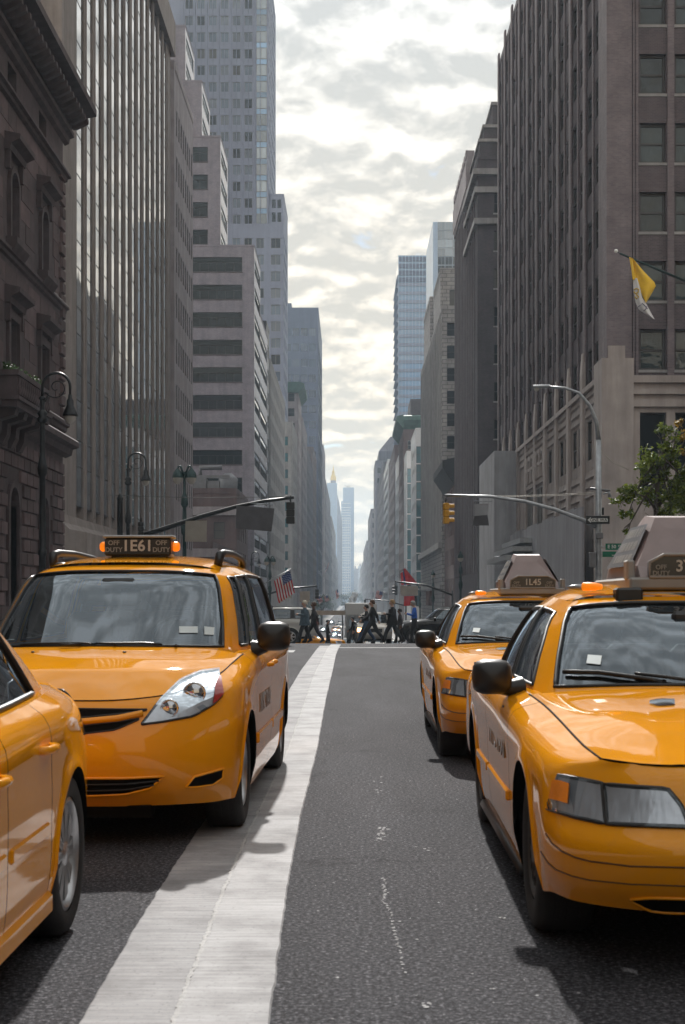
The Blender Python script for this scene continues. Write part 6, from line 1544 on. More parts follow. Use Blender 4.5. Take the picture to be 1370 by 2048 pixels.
globe_lamp(Xat(840, 165), 165, Zat(1160, 165), 'small distant single globe street lamp by the red banners', False)
def signal_head(parent, c, facing, mat, s=1.0):
    """three lamp signal; facing = unit direction of the visors in the ground plane"""
    h = empty('signal_head', (0, 0, 0)); h.parent = parent; h.location = c; h.rotation_euler = (0, 0, math.atan2(facing[1], facing[0]))
    for k in range(3):
        z = (.30 - .30 * k) * s
        b = MB(); b.bbox(-.11 * s, .11 * s, -.17 * s, .17 * s, z - .145 * s, z + .145 * s, .02); o = b.build('lamp_housing', M[mat], h)
        v = MB(); n = 12; R_ = .115 * s
        A = [[(.11 * s + t * .24 * s, R_ * math.cos(a), z + R_ * math.sin(a)) for a in np.linspace(-.5, math.pi + .5, n)] for t in (0, 1)]
        v.grid(A, 0, True); v.build('visor', M[mat], o)
        MB().lathe([(0, .125 * s), (R_, .115 * s)], 12, 0, (0, 0, z), axis='x').build('lens', M['signal_black'], o)
    MB().tube([(0, 0, .45 * s), (0, 0, .72 * s)], .025, 6).build('hanger', M['signal_black'], h)
    MB().tube([(0, .02, .5 * s), (-.08, .12, .66 * s), (0.03, .16, .72 * s)], .008, 5).build('cable', M['signal_black'], h)
# ---- left mast arm at the corner
D = 50.0
la = empty('signal_mast', (Xat(240, D), D, zroad(D) + .15), 0, 'dark signal mast with long rising arm, black signal head and sign backs', 'traffic signal')
def rel(r, p): return Vector(p) - r.location
MB().lathe([(.2, 0), (.2, .3), (.11, .5), (.10, 4.9), (.12, 4.95), (.05, 5.1), (0, 5.15)], 12).build('pole', M['lamp_iron'], la)
arm = [px(240, 1085, D), px(320, 1060, D), px(400, 1034, D), px(470, 1014, D), px(530, 1002, D), px(588, 995, D)]
MB().tube([rel(la, p) for p in arm], [.10, .09, .08, .07, .06, .05], 8).build('arm', M['lamp_iron'], la)
MB().tube([rel(la, px(217, 990, D)), rel(la, px(400, 996, D)), rel(la, px(588, 993, D))], .012, 5).build('guy_wire', M['wire'], la)
signal_head(la, rel(la, px(581, 1026, D)), (0, 1), 'signal_black', .85)
def sign_plate(parent, pts, mat, th=.02, name='sign_back'):
    f = [rel(parent, p) for p in pts]; b = [p + Vector((0, th, 0)) for p in f]; n = len(f)
    return MB().add(f + b, [tuple(range(n)), tuple(range(2 * n - 1, n - 1, -1))] + [(i, (i + 1) % n, n + (i + 1) % n, n + i) for i in range(n)]).build(name, M[mat], parent)
sign_plate(la, [px(371, 1042, D - .1), px(414, 1041, D - .1), px(413, 1084, D), px(370, 1083, D)], 'sign_back')
sign_plate(la, [px(473, 1011, D - .1), px(549, 1017, D - .1), px(543, 1063, D + .2), px(471, 1057, D + .2)], 'sign_back_grey')
for a, b in (((392, 1034), (392, 1044)), ((500, 1008), (500, 1014)), ((530, 1003), (530, 1016))): MB().tube([rel(la, px(*a, D)), rel(la, px(*b, D))], .02, 6).build('sign_bracket', M['galvanised'], la)
MB().tube([rel(la, px(497, 1006, D - .15)), rel(la, px(546, 1010, D - .15))], .025, 6).build('bracket_bar', M['galvanised'], la)
signal_head(la, rel(la, px(282, 1058, D - .2)), (0, 1), 'signal_black', .55)
# ---- right mast arm with street light
ra = empty('signal_mast', (Xat(1197, D), D, zroad(D) + .15), 0, 'galvanised mast with curved street light, yellow signal head, one-way and street name signs', 'traffic signal')
G_ = M['galvanised']
MB().tube([(0, 0, 0), (0, 0, .6), (0, 0, 3.9), (0, 0, Zat(880, D) - zroad(D) - .15)], [.17, .13, .12, .09], 12).build('pole', G_, ra)
la_pts = [px(1197, 880, D), px(1193, 845, D), px(1180, 812, D), px(1158, 786, D), px(1130, 776, D), px(1098, 774, D)]
MB().tube([rel(ra, p) for p in la_pts], [.085, .07, .06, .055, .05, .045], 8).build('light_arm', G_, ra)
lum = MB(); L0 = px(1066, 774, D); L1 = px(1100, 773, D)
A = []
for q in np.linspace(0, 1, 8):
    w_ = .13 * math.sin(math.pi * (.12 + .76 * q)) ** .6; c = L0.lerp(L1, q)
    A.append([rel(ra, c + Vector((0, w_ * math.cos(a), (.07 if math.sin(a) > 0 else .05) * math.sin(a)))) for a in np.linspace(0, 2 * math.pi, 13)])
lum.grid(A, 0, True); lo = lum.build('luminaire', M['galvanised'], ra)
MB().lathe([(.11, 0), (.09, -.06), (.04, -.10), (0, -.11)], 12, 0, tuple(rel(ra, px(1073, 777, D)))).build('lens_bowl', M['lamp_globe'], lo)
arm = [px(1194, 1054, D), px(1165, 1040, D), px(1110, 1019, D), px(1050, 1003, D), px(980, 993, D), px(890, 991, D)]
MB().tube([rel(ra, p) for p in arm], [.085, .075, .065, .06, .055, .05], 8).build('arm', G_, ra)
signal_head(ra, rel(ra, px(892, 1027, D)), (1, .15), 'signal_yellow', .82)
sign_plate(ra, [px(949, 1008, D - .1), px(977, 1007, D - .1), px(975, 1030, D - .2), px(978, 1051, D), px(944, 1051, D), px(949, 1032, D - .2)], 'sign_back_grey')
MB().tube([rel(ra, px(948, 1002, D - .1)), rel(ra, px(984, 1003, D - .1))], .02, 6).build('bracket_bar', G_, ra)
for (a, b) in (((1190, 985), (892, 992)), ((1186, 988), (900, 993))):
    a_, b_2 = px(*a, D), px(*b, D); MB().tube([rel(ra, a_.lerp(b_2, q) + Vector((0, 0, -.05 * math.sin(math.pi * q)))) for q in np.linspace(0, 1, 8)], .011, 5).build('guy_wire', M['sign_back'], ra)
MB().tube([rel(ra, px(1180, 977, D)), rel(ra, px(1220, 982, D))], .05, 8).build('cross_bar', M['sign_back_grey'], ra)
MB().tube([rel(ra, px(1206, 988, D)), rel(ra, px(1218, 984, D)), rel(ra, px(1219, 994, D))], [.02, .05, .07], 8).build('camera', M['galvanised'], ra)
MB().tube([rel(ra, px(1191, 879, D)), rel(ra, px(1200, 900, D)), rel(ra, px(1225, 925, D)), rel(ra, px(1258, 940, D))], .012, 5).build('cable', M['sign_back'], ra)
MB().tube([rel(ra, px(1186, 1058, D)), rel(ra, px(1182, 1078, D)), rel(ra, px(1186, 1076, D))], .01, 5).build('cable', M['wire'], ra)
# one-way sign: black board, white arrow, black letters
c0, c1 = px(1172, 1032, D - .14), px(1219, 1048, D - .14)
ow = MB().box(c0.x - ra.location.x, c1.x - ra.location.x, -.16, -.14, c1.z - ra.location.z, c0.z - ra.location.z).build('one_way_sign', M['sign_black'], ra)
w_, h_ = c1.x - c0.x, c0.z - c1.z; xc, zc_ = (c0.x + c1.x) / 2 - ra.location.x, (c0.z + c1.z) / 2 - ra.location.z
ar = [(-.44, 0), (-.30, .36), (-.30, .22), (.42, .22), (.42, -.22), (-.30, -.22), (-.30, -.36)]
MB().add([(xc + a * w_, -.163, zc_ + b * h_) for a, b in ar], [tuple(range(7))]).build('arrow', M['sign_white'], ow)
put('lettering', text_mesh('ONE', .15, 'sign_black'), ow, (xc - .13, -.166, zc_), FRONT); put('lettering', text_mesh('WAY', .15, 'sign_black'), ow, (xc + .24, -.166, zc_), FRONT)
def name_sign(x0, x1, y0, y1, txt, sub=None):
    a, b = px(x0, y0, D - .1), px(x1, y1, D - .1)
    o = MB().box(a.x - ra.location.x, b.x - ra.location.x, -.10, -.085, b.z - ra.location.z, a.z - ra.location.z).build('street_name_sign', M['sign_green'], ra)
    cx_, cz_ = (a.x + b.x) / 2 - ra.location.x, (a.z + b.z) / 2 - ra.location.z
    if txt: put('lettering', text_mesh(txt, .17, 'sign_white'), o, (cx_ - .06, -.103, cz_), FRONT)
    if sub: put('lettering', text_mesh(sub[0], sub[1], 'sign_white'), o, (cx_ + sub[2], -.103, cz_ + sub[3]), FRONT)
    MB().tube([(0, -.09, cz_), (a.x - ra.location.x, -.09, cz_)], .02, 6).build('sign_bracket', G_, o)
name_sign(1211, 1243, 1087, 1100, 'E 50', ('ST', .08, .20, .03)); name_sign(1205, 1250, 1103, 1114, None, ('WAY', .06, 0, -.04))
MB().bbox(-.12, .12, -.3, -.12, Zat(1078, D) - ra.location.z, Zat(1066, D) - ra.location.z, .02).build('control_box', M['sign_back_grey'], ra)
MB().bbox(-.35, -.12, -.2, -.02, Zat(1135, D) - ra.location.z, Zat(1105, D) - ra.location.z, .02).build('control_box', M['sign_back_grey'], ra)
sign_plate(ra, [px(1201, 1015, D + .1), px(1208, 1015, D + .1), px(1208, 1030, D + .1), px(1201, 1030, D + .1)], 'sign_black', name='plate')
# ---- distant mast arms
def far_mast(x0, x1, y0, y1, D, label, sig):
    b = empty('signal_mast', (Xat(x0, D), D, zroad(D)), 0, label, 'traffic signal')
    MB().tube([(0, 0, 0), (0, 0, Zat(y0, D) - zroad(D) + .4)], [.14, .1], 8).build('pole', M['lamp_iron'], b)
    P_ = [px(x0, y0, D), px(x0 + (x1 - x0) * .45, y0 + (y1 - y0) * .72, D), px(x1, y1, D)]
    MB().tube([rel(b, p) for p in P_], [.1, .09, .07], 8).build('arm', M['lamp_iron'], b)
    signal_head(b, rel(b, px(sig[0], sig[1], D)), sig[2], 'signal_black', .95)
    return b
b1 = far_mast(525, 635, 1191, 1172, 128, 'distant dark mast arm reaching over the traffic beside the big flag', (634, 1188, (0, 1)))
sign_plate(b1, [px(556, 1176, 127.8), px(584, 1177, 127.8), px(583, 1197, 127.8), px(555, 1196, 127.8)], 'sign_back')
sign_plate(b1, [px(600, 1183, 127.8), px(620, 1182, 127.8), px(619, 1204, 127.8), px(599, 1204, 127.8)], 'sign_back')
b2 = far_mast(905, 790, 1190, 1163, 128, 'distant dark mast arm with sign back over the crossing by the red banners', (792, 1181, (-1, .2)))
sign_plate(b2, [px(801, 1172, 127.8), px(836, 1172, 127.8), px(836, 1191, 127.8), px(801, 1191, 127.8)], 'sign_back')
b3 = far_mast(812, 730, 1212, 1198, 210, 'farthest thin mast arm with a small signal above the traffic', (730, 1205, (0, 1)))
# orange-white-brown banner rail between the far lamps
st = empty('street_banner', (Xat(647, 128), 128, zroad(128)), 0, 'long tan sign panel spanning above the distant traffic', 'sign')
MB().box(-2.0, 2.0, -.05, .05, Zat(1230, 128) - zroad(128), Zat(1221, 128) - zroad(128)).build('panel', M['sign_back'], st)
for s_ in (-1, 1): MB().tube([(s_ * 1.7, .06, 0), (s_ * 1.7, .06, Zat(1221, 128) - zroad(128))], .06, 6).build('post', M['lamp_iron'], st)

# ---- flags
pm('flag_red', (0.42, 0.02, 0.03), 0.8, var=0.15); pm('flag_white', (0.62, 0.60, 0.60), 0.8, var=0.1); pm('flag_blue', (0.02, 0.045, 0.17), 0.8, var=0.15)
pm('flag_yellow', (0.80, 0.50, 0.03), 0.75, var=0.12, scale=2); pm('banner_red', (0.50, 0.015, 0.02), 0.8, var=0.12)
pm('emblem_grey', (0.20, 0.18, 0.22), 0.8, var=0.2); pm('emblem_gold', (0.42, 0.28, 0.05), 0.8, var=0.2); pm('white_ball', (0.8, 0.8, 0.78), .3, var=.05)
def us_flag(label, hoist0, hoist1, fly, D, wave=.12, seed=0, group='stars and stripes flags along the street'):
    """hoist0 = upper hoist corner, hoist1 = lower hoist corner (pixels), fly = vector of the fly edge (pixels)"""
    a, b = px(*hoist0, D), px(*hoist1, D); f = px(VX + fly[0], VY + fly[1], D) - px(VX, VY, D)
    r = empty('flag', a, 0, label, 'flag', group); nu, nv = 20, 13
    mbs = MB(); mbs2 = MB()
    for i in range(nv):
        for j in range(nu):
            def P(v, u):
                p = a.lerp(b, v) + f * u; return p + Vector((0, math.sin(u * 9 + v * 3 + seed) * wave * u ** .5, math.sin(u * 6 + seed) * wave * .4 * u)) - a
            q = [P(i / nv, j / nu), P((i + 1) / nv, j / nu), P((i + 1) / nv, (j + 1) / nu), P(i / nv, (j + 1) / nu)]
            can = j < 8 and i < 7
            (mbs).quad(*q, 2 if can else (0 if i % 2 == 0 else 1))
            if can and (i + j) % 2 == 0:
                c = sum(q, Vector()) / 4; e = (q[3] - q[0]) * .22; g = (q[1] - q[0]) * .22
                for s_ in (-.006, .006): mbs2.quad(c - e - g + Vector((0, s_, 0)), c + e - g + Vector((0, s_, 0)), c + e + g + Vector((0, s_, 0)), c - e + g + Vector((0, s_, 0)))
    o = mbs.build('cloth', [M['flag_red'], M['flag_white'], M['flag_blue']], r); so = mbs2.build('stars', M['flag_white'], o); so['kind'] = 'stuff'
    return r
def flagpole(r, p0, p1, rad=.04):
    MB().tube([rel(r, p0), rel(r, p1)], rad, 7).build('pole', M['galvanised'], r)
f1 = us_flag('large stars and stripes flag drooping from a slanted pole before the ribbed stone building', (580, 1141), (548, 1162), (10, 46), 112, .22, 1)
flagpole(f1, px(582, 1138, 112), px(520, 1172, 112.3))
for (h0, h1, fl, D_, lab) in (((653, 1135), (650, 1146), (6, -12), 330, 'small stars and stripes flag high on the dark loft building'), ((640, 1192), (633, 1197), (6, 10), 200, 'small stars and stripes flag low beside the far mast arm'),
                              ((655, 1190), (648, 1194), (4, 11), 215, 'second small stars and stripes flag beside the far mast arm'), ((676, 1178), (671, 1182), (2, 16), 300, 'faded distant flag hanging before the slim glass tower'),
                              ((766, 1184), (754, 1181), (-4, 16), 190, 'stars and stripes flag hanging over the far mast arm past the banners')):
    f = us_flag(lab, h0, h1, fl, D_, .15, D_); flagpole(f, px(h0[0] + (14 if h0[0] > 700 else -14), h0[1] + 8, D_), px(h0[0], h0[1] - 1, D_))
def banner(label, pts, D, mat, stripe=None):
    r = empty('banner', px(*pts[0], D), 0, label, 'banner'); n = 7
    (ax, ay), (bx_, by), (cx_, cy_), (dx, dy) = pts; A = []
    for i in range(n):
        v = i / (n - 1); row = []
        for j in range(n):
            u = j / (n - 1); x = (ax + (bx_ - ax) * u) * (1 - v) + (dx + (cx_ - dx) * u) * v; y = (ay + (by - ay) * u) * (1 - v) + (dy + (cy_ - dy) * u) * v
            row.append(rel(r, px(x, y, D + .1 * math.sin(u * 7 + v * 2))))
        A.append(row)
    B_ = [[p + Vector((0, .02, 0)) for p in row] for row in A]
    mb = MB().grid(A).grid(B_); mb.build('cloth', M[mat], r)
    if stripe:
        (q0, q1, sm) = stripe; mb = MB(); mb.grid([[p + Vector((0, -.012, 0)) for p in row[q0:q1]] for row in A]); mb.build('stripe', M[sm], r)
    MB().tube([rel(r, px(pts[0][0], pts[0][1] - 1, D)), rel(r, px(pts[1][0], pts[1][1] - 1, D))], .04, 6).build('pole', M['galvanised'], r)
banner('tall red flag with blue stripe hanging beside the grey stone building', [(806, 1137), (811, 1137), (836, 1168), (808, 1170)], 150, 'banner_red', (0, 2, 'flag_blue'))
banner('narrow red and blue flag with white tip next to the tall red one', [(801, 1146), (814, 1140), (818, 1168), (803, 1170)], 152, 'banner_red', (2, 5, 'flag_blue'))
banner('square red banner hanging below the sign panel', [(808, 1192), (833, 1192), (834, 1211), (808, 1212)], 140, 'banner_red', (5, 7, 'black_steel'))
banner('small dark and red poster banner on the pillar beside the lamp', [(852, 1182), (864, 1182), (864, 1211), (852, 1211)], 150, 'brown_wall', None)
# ---- yellow and white flag on the brick building
Dv = 62.5
vf = empty('flag', px(1258, 514, Dv), 0, 'yellow and white flag with key emblem hanging from a slanted pole on the brick building', 'flag')
pole0, pole1 = px(1240, 507, Dv), px(1420, 583, 67.9)
MB().tube([rel(vf, pole0), rel(vf, pole1)], [.045, .07], 10).build('pole', M['lamp_iron_green'], vf)
MB().lathe([(0, -.09), (.07, -.055), (.09, 0), (.07, .055), (0, .09)], 12, 0, tuple(rel(vf, px(1232, 502, Dv)))).build('finial', M['white_ball'], vf)
MB().tube([rel(vf, px(1233, 503, Dv)), rel(vf, pole0)], .02, 6).build('finial_stem', M['steel_dark'], vf)
def cloth(name, mat, L_, R_, amp=.12, ph=0.0, n=14, off=0.0, parent=None):
    A = []
    for i in range(n):
        q = i / (n - 1); row = []
        a = np.array([np.interp(q, np.linspace(0, 1, len(L_)), [p[k] for p in L_]) for k in (0, 1)]); b = np.array([np.interp(q, np.linspace(0, 1, len(R_)), [p[k] for p in R_]) for k in (0, 1)])
        for j in range(9):
            u = j / 8; x, y = a * (1 - u) + b * u; row.append(rel(vf, px(x, y, Dv + amp * math.sin(u * 5 + q * 3 + ph) + off)))
        A.append(row)
    return MB().grid(A).build(name, M[mat], parent or vf)
cloth('yellow_half', 'flag_yellow', [(1258, 514), (1266, 545), (1276, 570), (1285, 592), (1291, 605)], [(1265, 516), (1285, 540), (1313, 569), (1303, 588), (1292, 606)])
cloth('folded_edge', 'flag_yellow', [(1258, 514), (1262, 535), (1265, 558)], [(1266, 520), (1269, 540), (1274, 562)], .05, 1, off=-.06)
wh = cloth('white_half', 'flag_white', [(1265, 557), (1267, 580), (1271, 605), (1278, 620), (1294, 630), (1308, 639)], [(1274, 556), (1280, 575), (1284, 595), (1294, 610), (1300, 622), (1309, 638)], .1, .5, 18, -.05)
def emb(pts, r_, mat):
    P_ = [rel(vf, px(*p, Dv - .2)) for p in pts]; MB().tube(P_, r_, 6).build('key_emblem', M[mat], wh)
emb([(1268, 580), (1272, 577), (1277, 579), (1276, 585), (1270, 587), (1268, 583)], .035, 'emblem_gold'); emb([(1272, 588), (1277, 594), (1273, 598), (1270, 593)], .035, 'emblem_gold')
emb([(1284, 606), (1290, 612), (1295, 618)], .03, 'emblem_grey'); emb([(1294, 612), (1291, 619), (1287, 622)], .025, 'emblem_grey'); emb([(1276, 614), (1283, 609)], .025, 'emblem_grey')

# ---- trees
def leafmat(name, c1, c2):
    m, t, b = newmat(name); b.inputs['Roughness'].default_value = .55
    oi = nd(t, 'ShaderNodeNewGeometry')
    c = ramp(t, oi.outputs['Random Per Island'], [(0, c1), (1, c2)])
    tr = nd(t, 'ShaderNodeBsdfTranslucent'); t.links.new(c, tr.inputs[0]); t.links.new(c, b.inputs['Base Color'])
    mx = nd(t, 'ShaderNodeMixShader'); mx.inputs[0].default_value = .35
    t.links.new(b.outputs[0], mx.inputs[1]); t.links.new(tr.outputs[0], mx.inputs[2]); t.links.new(mx.outputs[0], t.nodes['Material Output'].inputs[0]); return m
leafmat('leaf_green', (0.05, 0.09, 0.012), (0.20, 0.24, 0.03)); leafmat('leaf_autumn', (0.20, 0.12, 0.01), (0.42, 0.27, 0.02)); leafmat('leaf_far', (0.03, 0.05, 0.015), (0.06, 0.075, 0.03))
leafmat('leaf_plant', (0.02, 0.05, 0.012), (0.05, 0.09, 0.02))
def leaves(mb, c, rad, n, size, rn, flat=.8):
    for k in range(n):
        d = Vector((rn.gauss(0, 1), rn.gauss(0, 1), rn.gauss(0, flat))); d = d.normalized() * rad * rn.random() ** .45
        p = c + d; a = Vector((rn.gauss(0, 1), rn.gauss(0, 1), rn.gauss(0, .7))).normalized(); b = a.cross(Vector((rn.gauss(0, 1), rn.gauss(0, 1), rn.gauss(0, 1)))).normalized()
        s_ = size * rn.uniform(.6, 1.25)
        mb.add([p - a * s_, p + b * s_ * .45, p + a * s_, p - b * s_ * .45], [(0, 1, 2, 3)])
def street_tree(label, base, clumps, trunk, leaf, n, size, seed, autumn=None):
    rn = random.Random(seed); z0 = base.z
    r = empty('street_tree', base, 0, label, 'tree'); tb = MB()
    tb.tube([rel(r, p) for p in trunk], list(np.linspace(.13, .05, len(trunk))), 9)
    for (c, rad) in clumps:
        q = rn.randrange(len(trunk) // 2, len(trunk)); s0 = trunk[q]
        mid = s0.lerp(c, .5) + Vector((rn.uniform(-.15, .15), rn.uniform(-.2, .2), .12))
        tb.tube([rel(r, s0), rel(r, mid), rel(r, c)], [.045, .03, .012], 6)
        for k in range(5):
            e = c + Vector((rn.gauss(0, 1), rn.gauss(0, 1), rn.gauss(0, .8))).normalized() * rad * .8
            tb.tube([rel(r, c.lerp(mid, .3)), rel(r, e)], [.012, .005], 4)
    tb.build('trunk', M['bark'], r)
    lm = MB(); la_ = MB()
    for i, (c, rad) in enumerate(clumps):
        mb = la_ if (autumn and i in autumn) else lm
        for k in range(7):
            cc_ = rel(r, c) + Vector((rn.gauss(0, 1), rn.gauss(0, 1), rn.gauss(0, .8))).normalized() * rad * rn.uniform(.2, .95)
            leaves(mb, cc_, rad * rn.uniform(.25, .5), int(n * rad ** 2 / 7), size, rn)
    o = lm.build('crown', M[leaf], r)
    if autumn: la_.build('autumn_crown', M['leaf_autumn'], r)
Dt = 46.0
def tp(x, y, dd=0.0): return px(x, y, Dt + dd)
cl = [(tp(1328, 860, .2), .35), (tp(1325, 895), .62), (tp(1305, 925, -.3), .6), (tp(1345, 930, .4), .62), (tp(1290, 955, .2), .55), (tp(1262, 985, -.2), .5), (tp(1240, 1000, .1), .32), (tp(1255, 1030), .3), (tp(1300, 995, .4), .6),
      (tp(1335, 985, -.4), .7), (tp(1370, 960, .1), .65), (tp(1380, 1010, .2), .75), (tp(1340, 1035, .1), .62), (tp(1305, 1045, -.2), .5), (tp(1252, 1062, .1), .16), (tp(1400, 900, .3), .7), (tp(1375, 870, .5), .35), (tp(1360, 845, .6), .22), (tp(1395, 850, .2), .35), (tp(1420, 980), .8), (tp(1382, 905, .1), .3)]
street_tree('leafy green street tree beside the signal mast with a few yellow leaves', tp(1318, VY + CH * FPX / Dt - 8), cl,
            [tp(1318, VY + CH * FPX / Dt), tp(1316, 1150), tp(1314, 1080), tp(1312, 1020, .05), tp(1316, 960), tp(1322, 910)], 'leaf_green', 1150, .085, 2, autumn=(16, 17, 18, 20))
rn = random.Random(9)
# greenery in the balcony trough of the mansion
bal = MB()
for k in range(16): leaves(bal, Vector((BX + .62 + rn.uniform(-.1, .15), 40.9 + 4.2 * k / 16, 8.05 + rn.uniform(0, .12))), .2, 70, .045, rn)
tag(bal.build('balcony_plants', M['leaf_plant']), 'low green plants in the trough of the brownstone balcony', 'plants')
# distant park trees at the end of the street
for i, (x, D_, h, w_) in enumerate(((690, 1000, 10, 5), (664, 700, 9, 3), (716, 1500, 16, 8), (732, 1400, 16, 7), (745, 1300, 15, 7), (757, 1200, 14, 6), (622, 330, 7, 2.5), (643, 420, 8, 3), (703, 1700, 16, 9))):
    b0 = Vector((Xat(x, D_), D_, zroad(D_))); cl = [(b0 + Vector((rn.uniform(-w_, w_) * .7, rn.uniform(-2, 2), h * rn.uniform(.45, 1.0))), w_ * .5) for k in range(7)]
    r = empty('distant_tree', b0, 0, ['hazy tree by the slim glass tower', 'bushy tree beside the dark loft buildings', 'hazy park tree at the street end', 'dark park tree at the street end', 'park tree under the mast arm', 'park tree behind the hanging flag', 'small kerb tree before the dark loft building', 'kerb tree below the far mast arm', 'faintest park tree at the vanishing point'][i], 'tree', None)
    tb = MB(); tb.tube([(0, 0, 0), (.1, 0, h * .4), (0, 0, h * .8)], [.35, .25, .1], 7)
    for c, rad in cl: tb.tube([(0, 0, h * .35), rel(r, c)], [.12, .04], 5)
    tb.build('trunk', M['bark'], r); lm = MB()
    for c, rad in cl: leaves(lm, rel(r, c), rad, 130, .12 * w_ ** .8, rn)
    lm.build('crown', M['leaf_far'], r)
# steam from a manhole
m_, t_, b_ = newmat('steam_white'); b_.inputs['Base Color'].default_value = (.9, .9, .9, 1); b_.inputs['Roughness'].default_value = 1; b_.inputs['Alpha'].default_value = .55
sm = MB(); Ds = 420
for k in range(26):
    q = k / 25; c = px(700 + 9 * q + rn.uniform(-5, 5), 1222 - 34 * q + rn.uniform(-4, 4), Ds + rn.uniform(-.5, .5)); rr_ = rn.uniform(.25, .75)
    sm.lathe([(rr_ * math.sin(a), -rr_ * math.cos(a)) for a in np.linspace(.05, math.pi - .05, 6)], 8, 0, tuple(c))
tag(sm.build('steam', M['steam_white']), 'small puff of white steam rising from the road far away', 'steam', kind='stuff')
# ================================================================== people on the crosswalk
pm('skin', (0.42, 0.24, 0.17), .6, var=.08, local=True); pm('skin_dark', (0.12, 0.065, 0.045), .6, var=.08, local=True)
for n_, c_ in (('coat_black', (0.012, 0.012, 0.014)), ('coat_teal', (0.055, 0.085, 0.11)), ('jacket_dark', (0.03, 0.026, 0.028)), ('shirt_blue', (0.015, 0.10, 0.42)), ('trousers_dark', (0.016, 0.017, 0.02)), ('jeans', (0.045, 0.075, 0.13)),
               ('hair_dark', (0.012, 0.009, 0.008)), ('hair_white', (0.50, 0.44, 0.36)), ('hair_brown', (0.07, 0.035, 0.02)), ('hair_grey', (0.22, 0.21, 0.20)), ('hair_blond', (0.28, 0.17, 0.07)), ('shoe', (0.02, 0.018, 0.017)), ('bag_black', (0.015, 0.015, 0.015)), ('paper', (0.6, 0.62, 0.66))):
    pm(n_, c_, .8, var=.25, scale=9, local=True)
def person(loc, rz, label, H=1.75, top='coat_black', legs='trousers_dark', hair='hair_dark', skin='skin', stride=.32, arms='walk', coat=False, look=0.0, group='people crossing the street'):
    """forward = +x; one skinned body, clothes by region"""
    k = H / 1.75; st = stride
    V = {}; E = []
    def j(n, x, y, z, r, par=None, lab=None):
        V[n] = ((x * k, y * k, z * k), r * k, lab)
        if par: E.append((par, n, lab))
    j('pel', 0, 0, .96, .145, None, legs)
    j('wa', .01, 0, 1.10, .135, 'pel', top); j('ch', .015, 0, 1.32, .155, 'wa', top); j('nb', .0, 0, 1.46, .075, 'ch', top); j('nk', .015, 0, 1.53, .055, 'nb', skin)
    ld = look
    j('hd', .045 + ld * .05, 0, 1.635 - ld * .02, .088, 'nk', skin); j('cr', .035 + ld * .06, 0, 1.70 - ld * .02, .072, 'hd', skin); j('no', .145 + ld * .05, 0, 1.615 - ld * .05, .014, 'hd', skin)
    for s, sd in ((1, 'l'), (-1, 'r')):
        f = s * st
        j('hp' + sd, 0, s * .09, .90, .118, 'pel', legs); j('kn' + sd, f * .55 + .05, s * .095, .50 + abs(f) * .02, .088, 'hp' + sd, legs)
        back = f < 0
        j('an' + sd, f * 1.05 - (.04 if back else 0), s * .095, .10 + (.07 if back else 0), .066, 'kn' + sd, legs); j('to' + sd, f * 1.05 + .14, s * .10, .035 + (.0 if back else .02), .04, 'an' + sd, 'shoe'); j('he' + sd, f * 1.05 - .06, s * .095, .04 + (.07 if back else 0), .035, 'an' + sd, 'shoe')
        j('sh' + sd, 0, s * .19, 1.42, .082, 'ch', top)
        if arms == 'walk': el, ha = (-f * .35 - .02, s * .25, 1.14), (-f * .8 + .10, s * .24, .92)
        elif arms == 'hold': el, ha = (-.02, s * .26, 1.15), (.26, s * .10, 1.19)
        else: el, ha = (.06, s * .25, 1.15), (.30, s * .06, 1.22)
        j('el' + sd, *el, .064, 'sh' + sd, top); j('wr' + sd, *ha, .043, 'el' + sd, top)
        d = (Vector(ha) - Vector(el)).normalized(); up = Vector((0, s, 0)).cross(d).normalized(); side = d.cross(up)
        pa = Vector(ha) + d * .06; j('pa' + sd, *pa, .03, 'wr' + sd, skin)
        for q, ln in zip((-1.5, -.5, .5, 1.5), (.062, .075, .078, .066)):
            t1 = pa + d * .03 + up * q * .018; t2 = t1 + d * ln * .6 - side * .02 * s
            j('f%s%g' % (sd, q), *t1, .010, 'pa' + sd, skin); j('g%s%g' % (sd, q), *t2, .009, 'f%s%g' % (sd, q), skin)
        th = pa + up * .04 - d * .01; j('t' + sd, *th, .011, 'pa' + sd, skin); j('u' + sd, *(th + d * .035 + up * .012), .009, 't' + sd, skin)
    names = list(V); idx = {n: i for i, n in enumerate(names)}
    me = bpy.data.meshes.new('body'); me.from_pydata([V[n][0] for n in names], [(idx[a], idx[b]) for a, b, _ in E], [])
    o = bpy.data.objects.new('body', me); COL.objects.link(o)
    sk = o.modifiers.new('s', 'SKIN'); sk.use_smooth_shade = True
    for i, n in enumerate(names): me.skin_vertices[0].data[i].radius = (V[n][1], V[n][1]); me.skin_vertices[0].data[i].use_root = (n == 'pel')
    su = o.modifiers.new('u', 'SUBSURF'); su.levels = 2; su.render_levels = 2
    bpy.context.view_layer.update(); dg = bpy.context.evaluated_depsgraph_get()
    m2 = bpy.data.meshes.new_from_object(o.evaluated_get(dg)); bpy.data.objects.remove(o)
    labs = sorted({l for *_, l in E}); m2.materials.clear()
    for l in labs: m2.materials.append(M[l])
    segs = [(Vector(V[a][0]), Vector(V[b][0]), labs.index(l), V[a][1]) for a, b, l in E]
    for p in m2.polygons:
        c = p.center; best, bi = 9, 0
        for a, b, l, r in segs:
            ab = b - a; t = max(0, min(1, (c - a).dot(ab) / max(1e-9, ab.length_squared))); d = (c - a - ab * t).length
            if d < best: best, bi = d, l
        p.material_index = bi; p.use_smooth = True
    r = put('person', m2, None, loc, rz); tag(r, label, 'person', group)
    hm = MB(); c = Vector((.025 + ld * .055, 0, 1.665 - ld * .02)) * k
    A = []
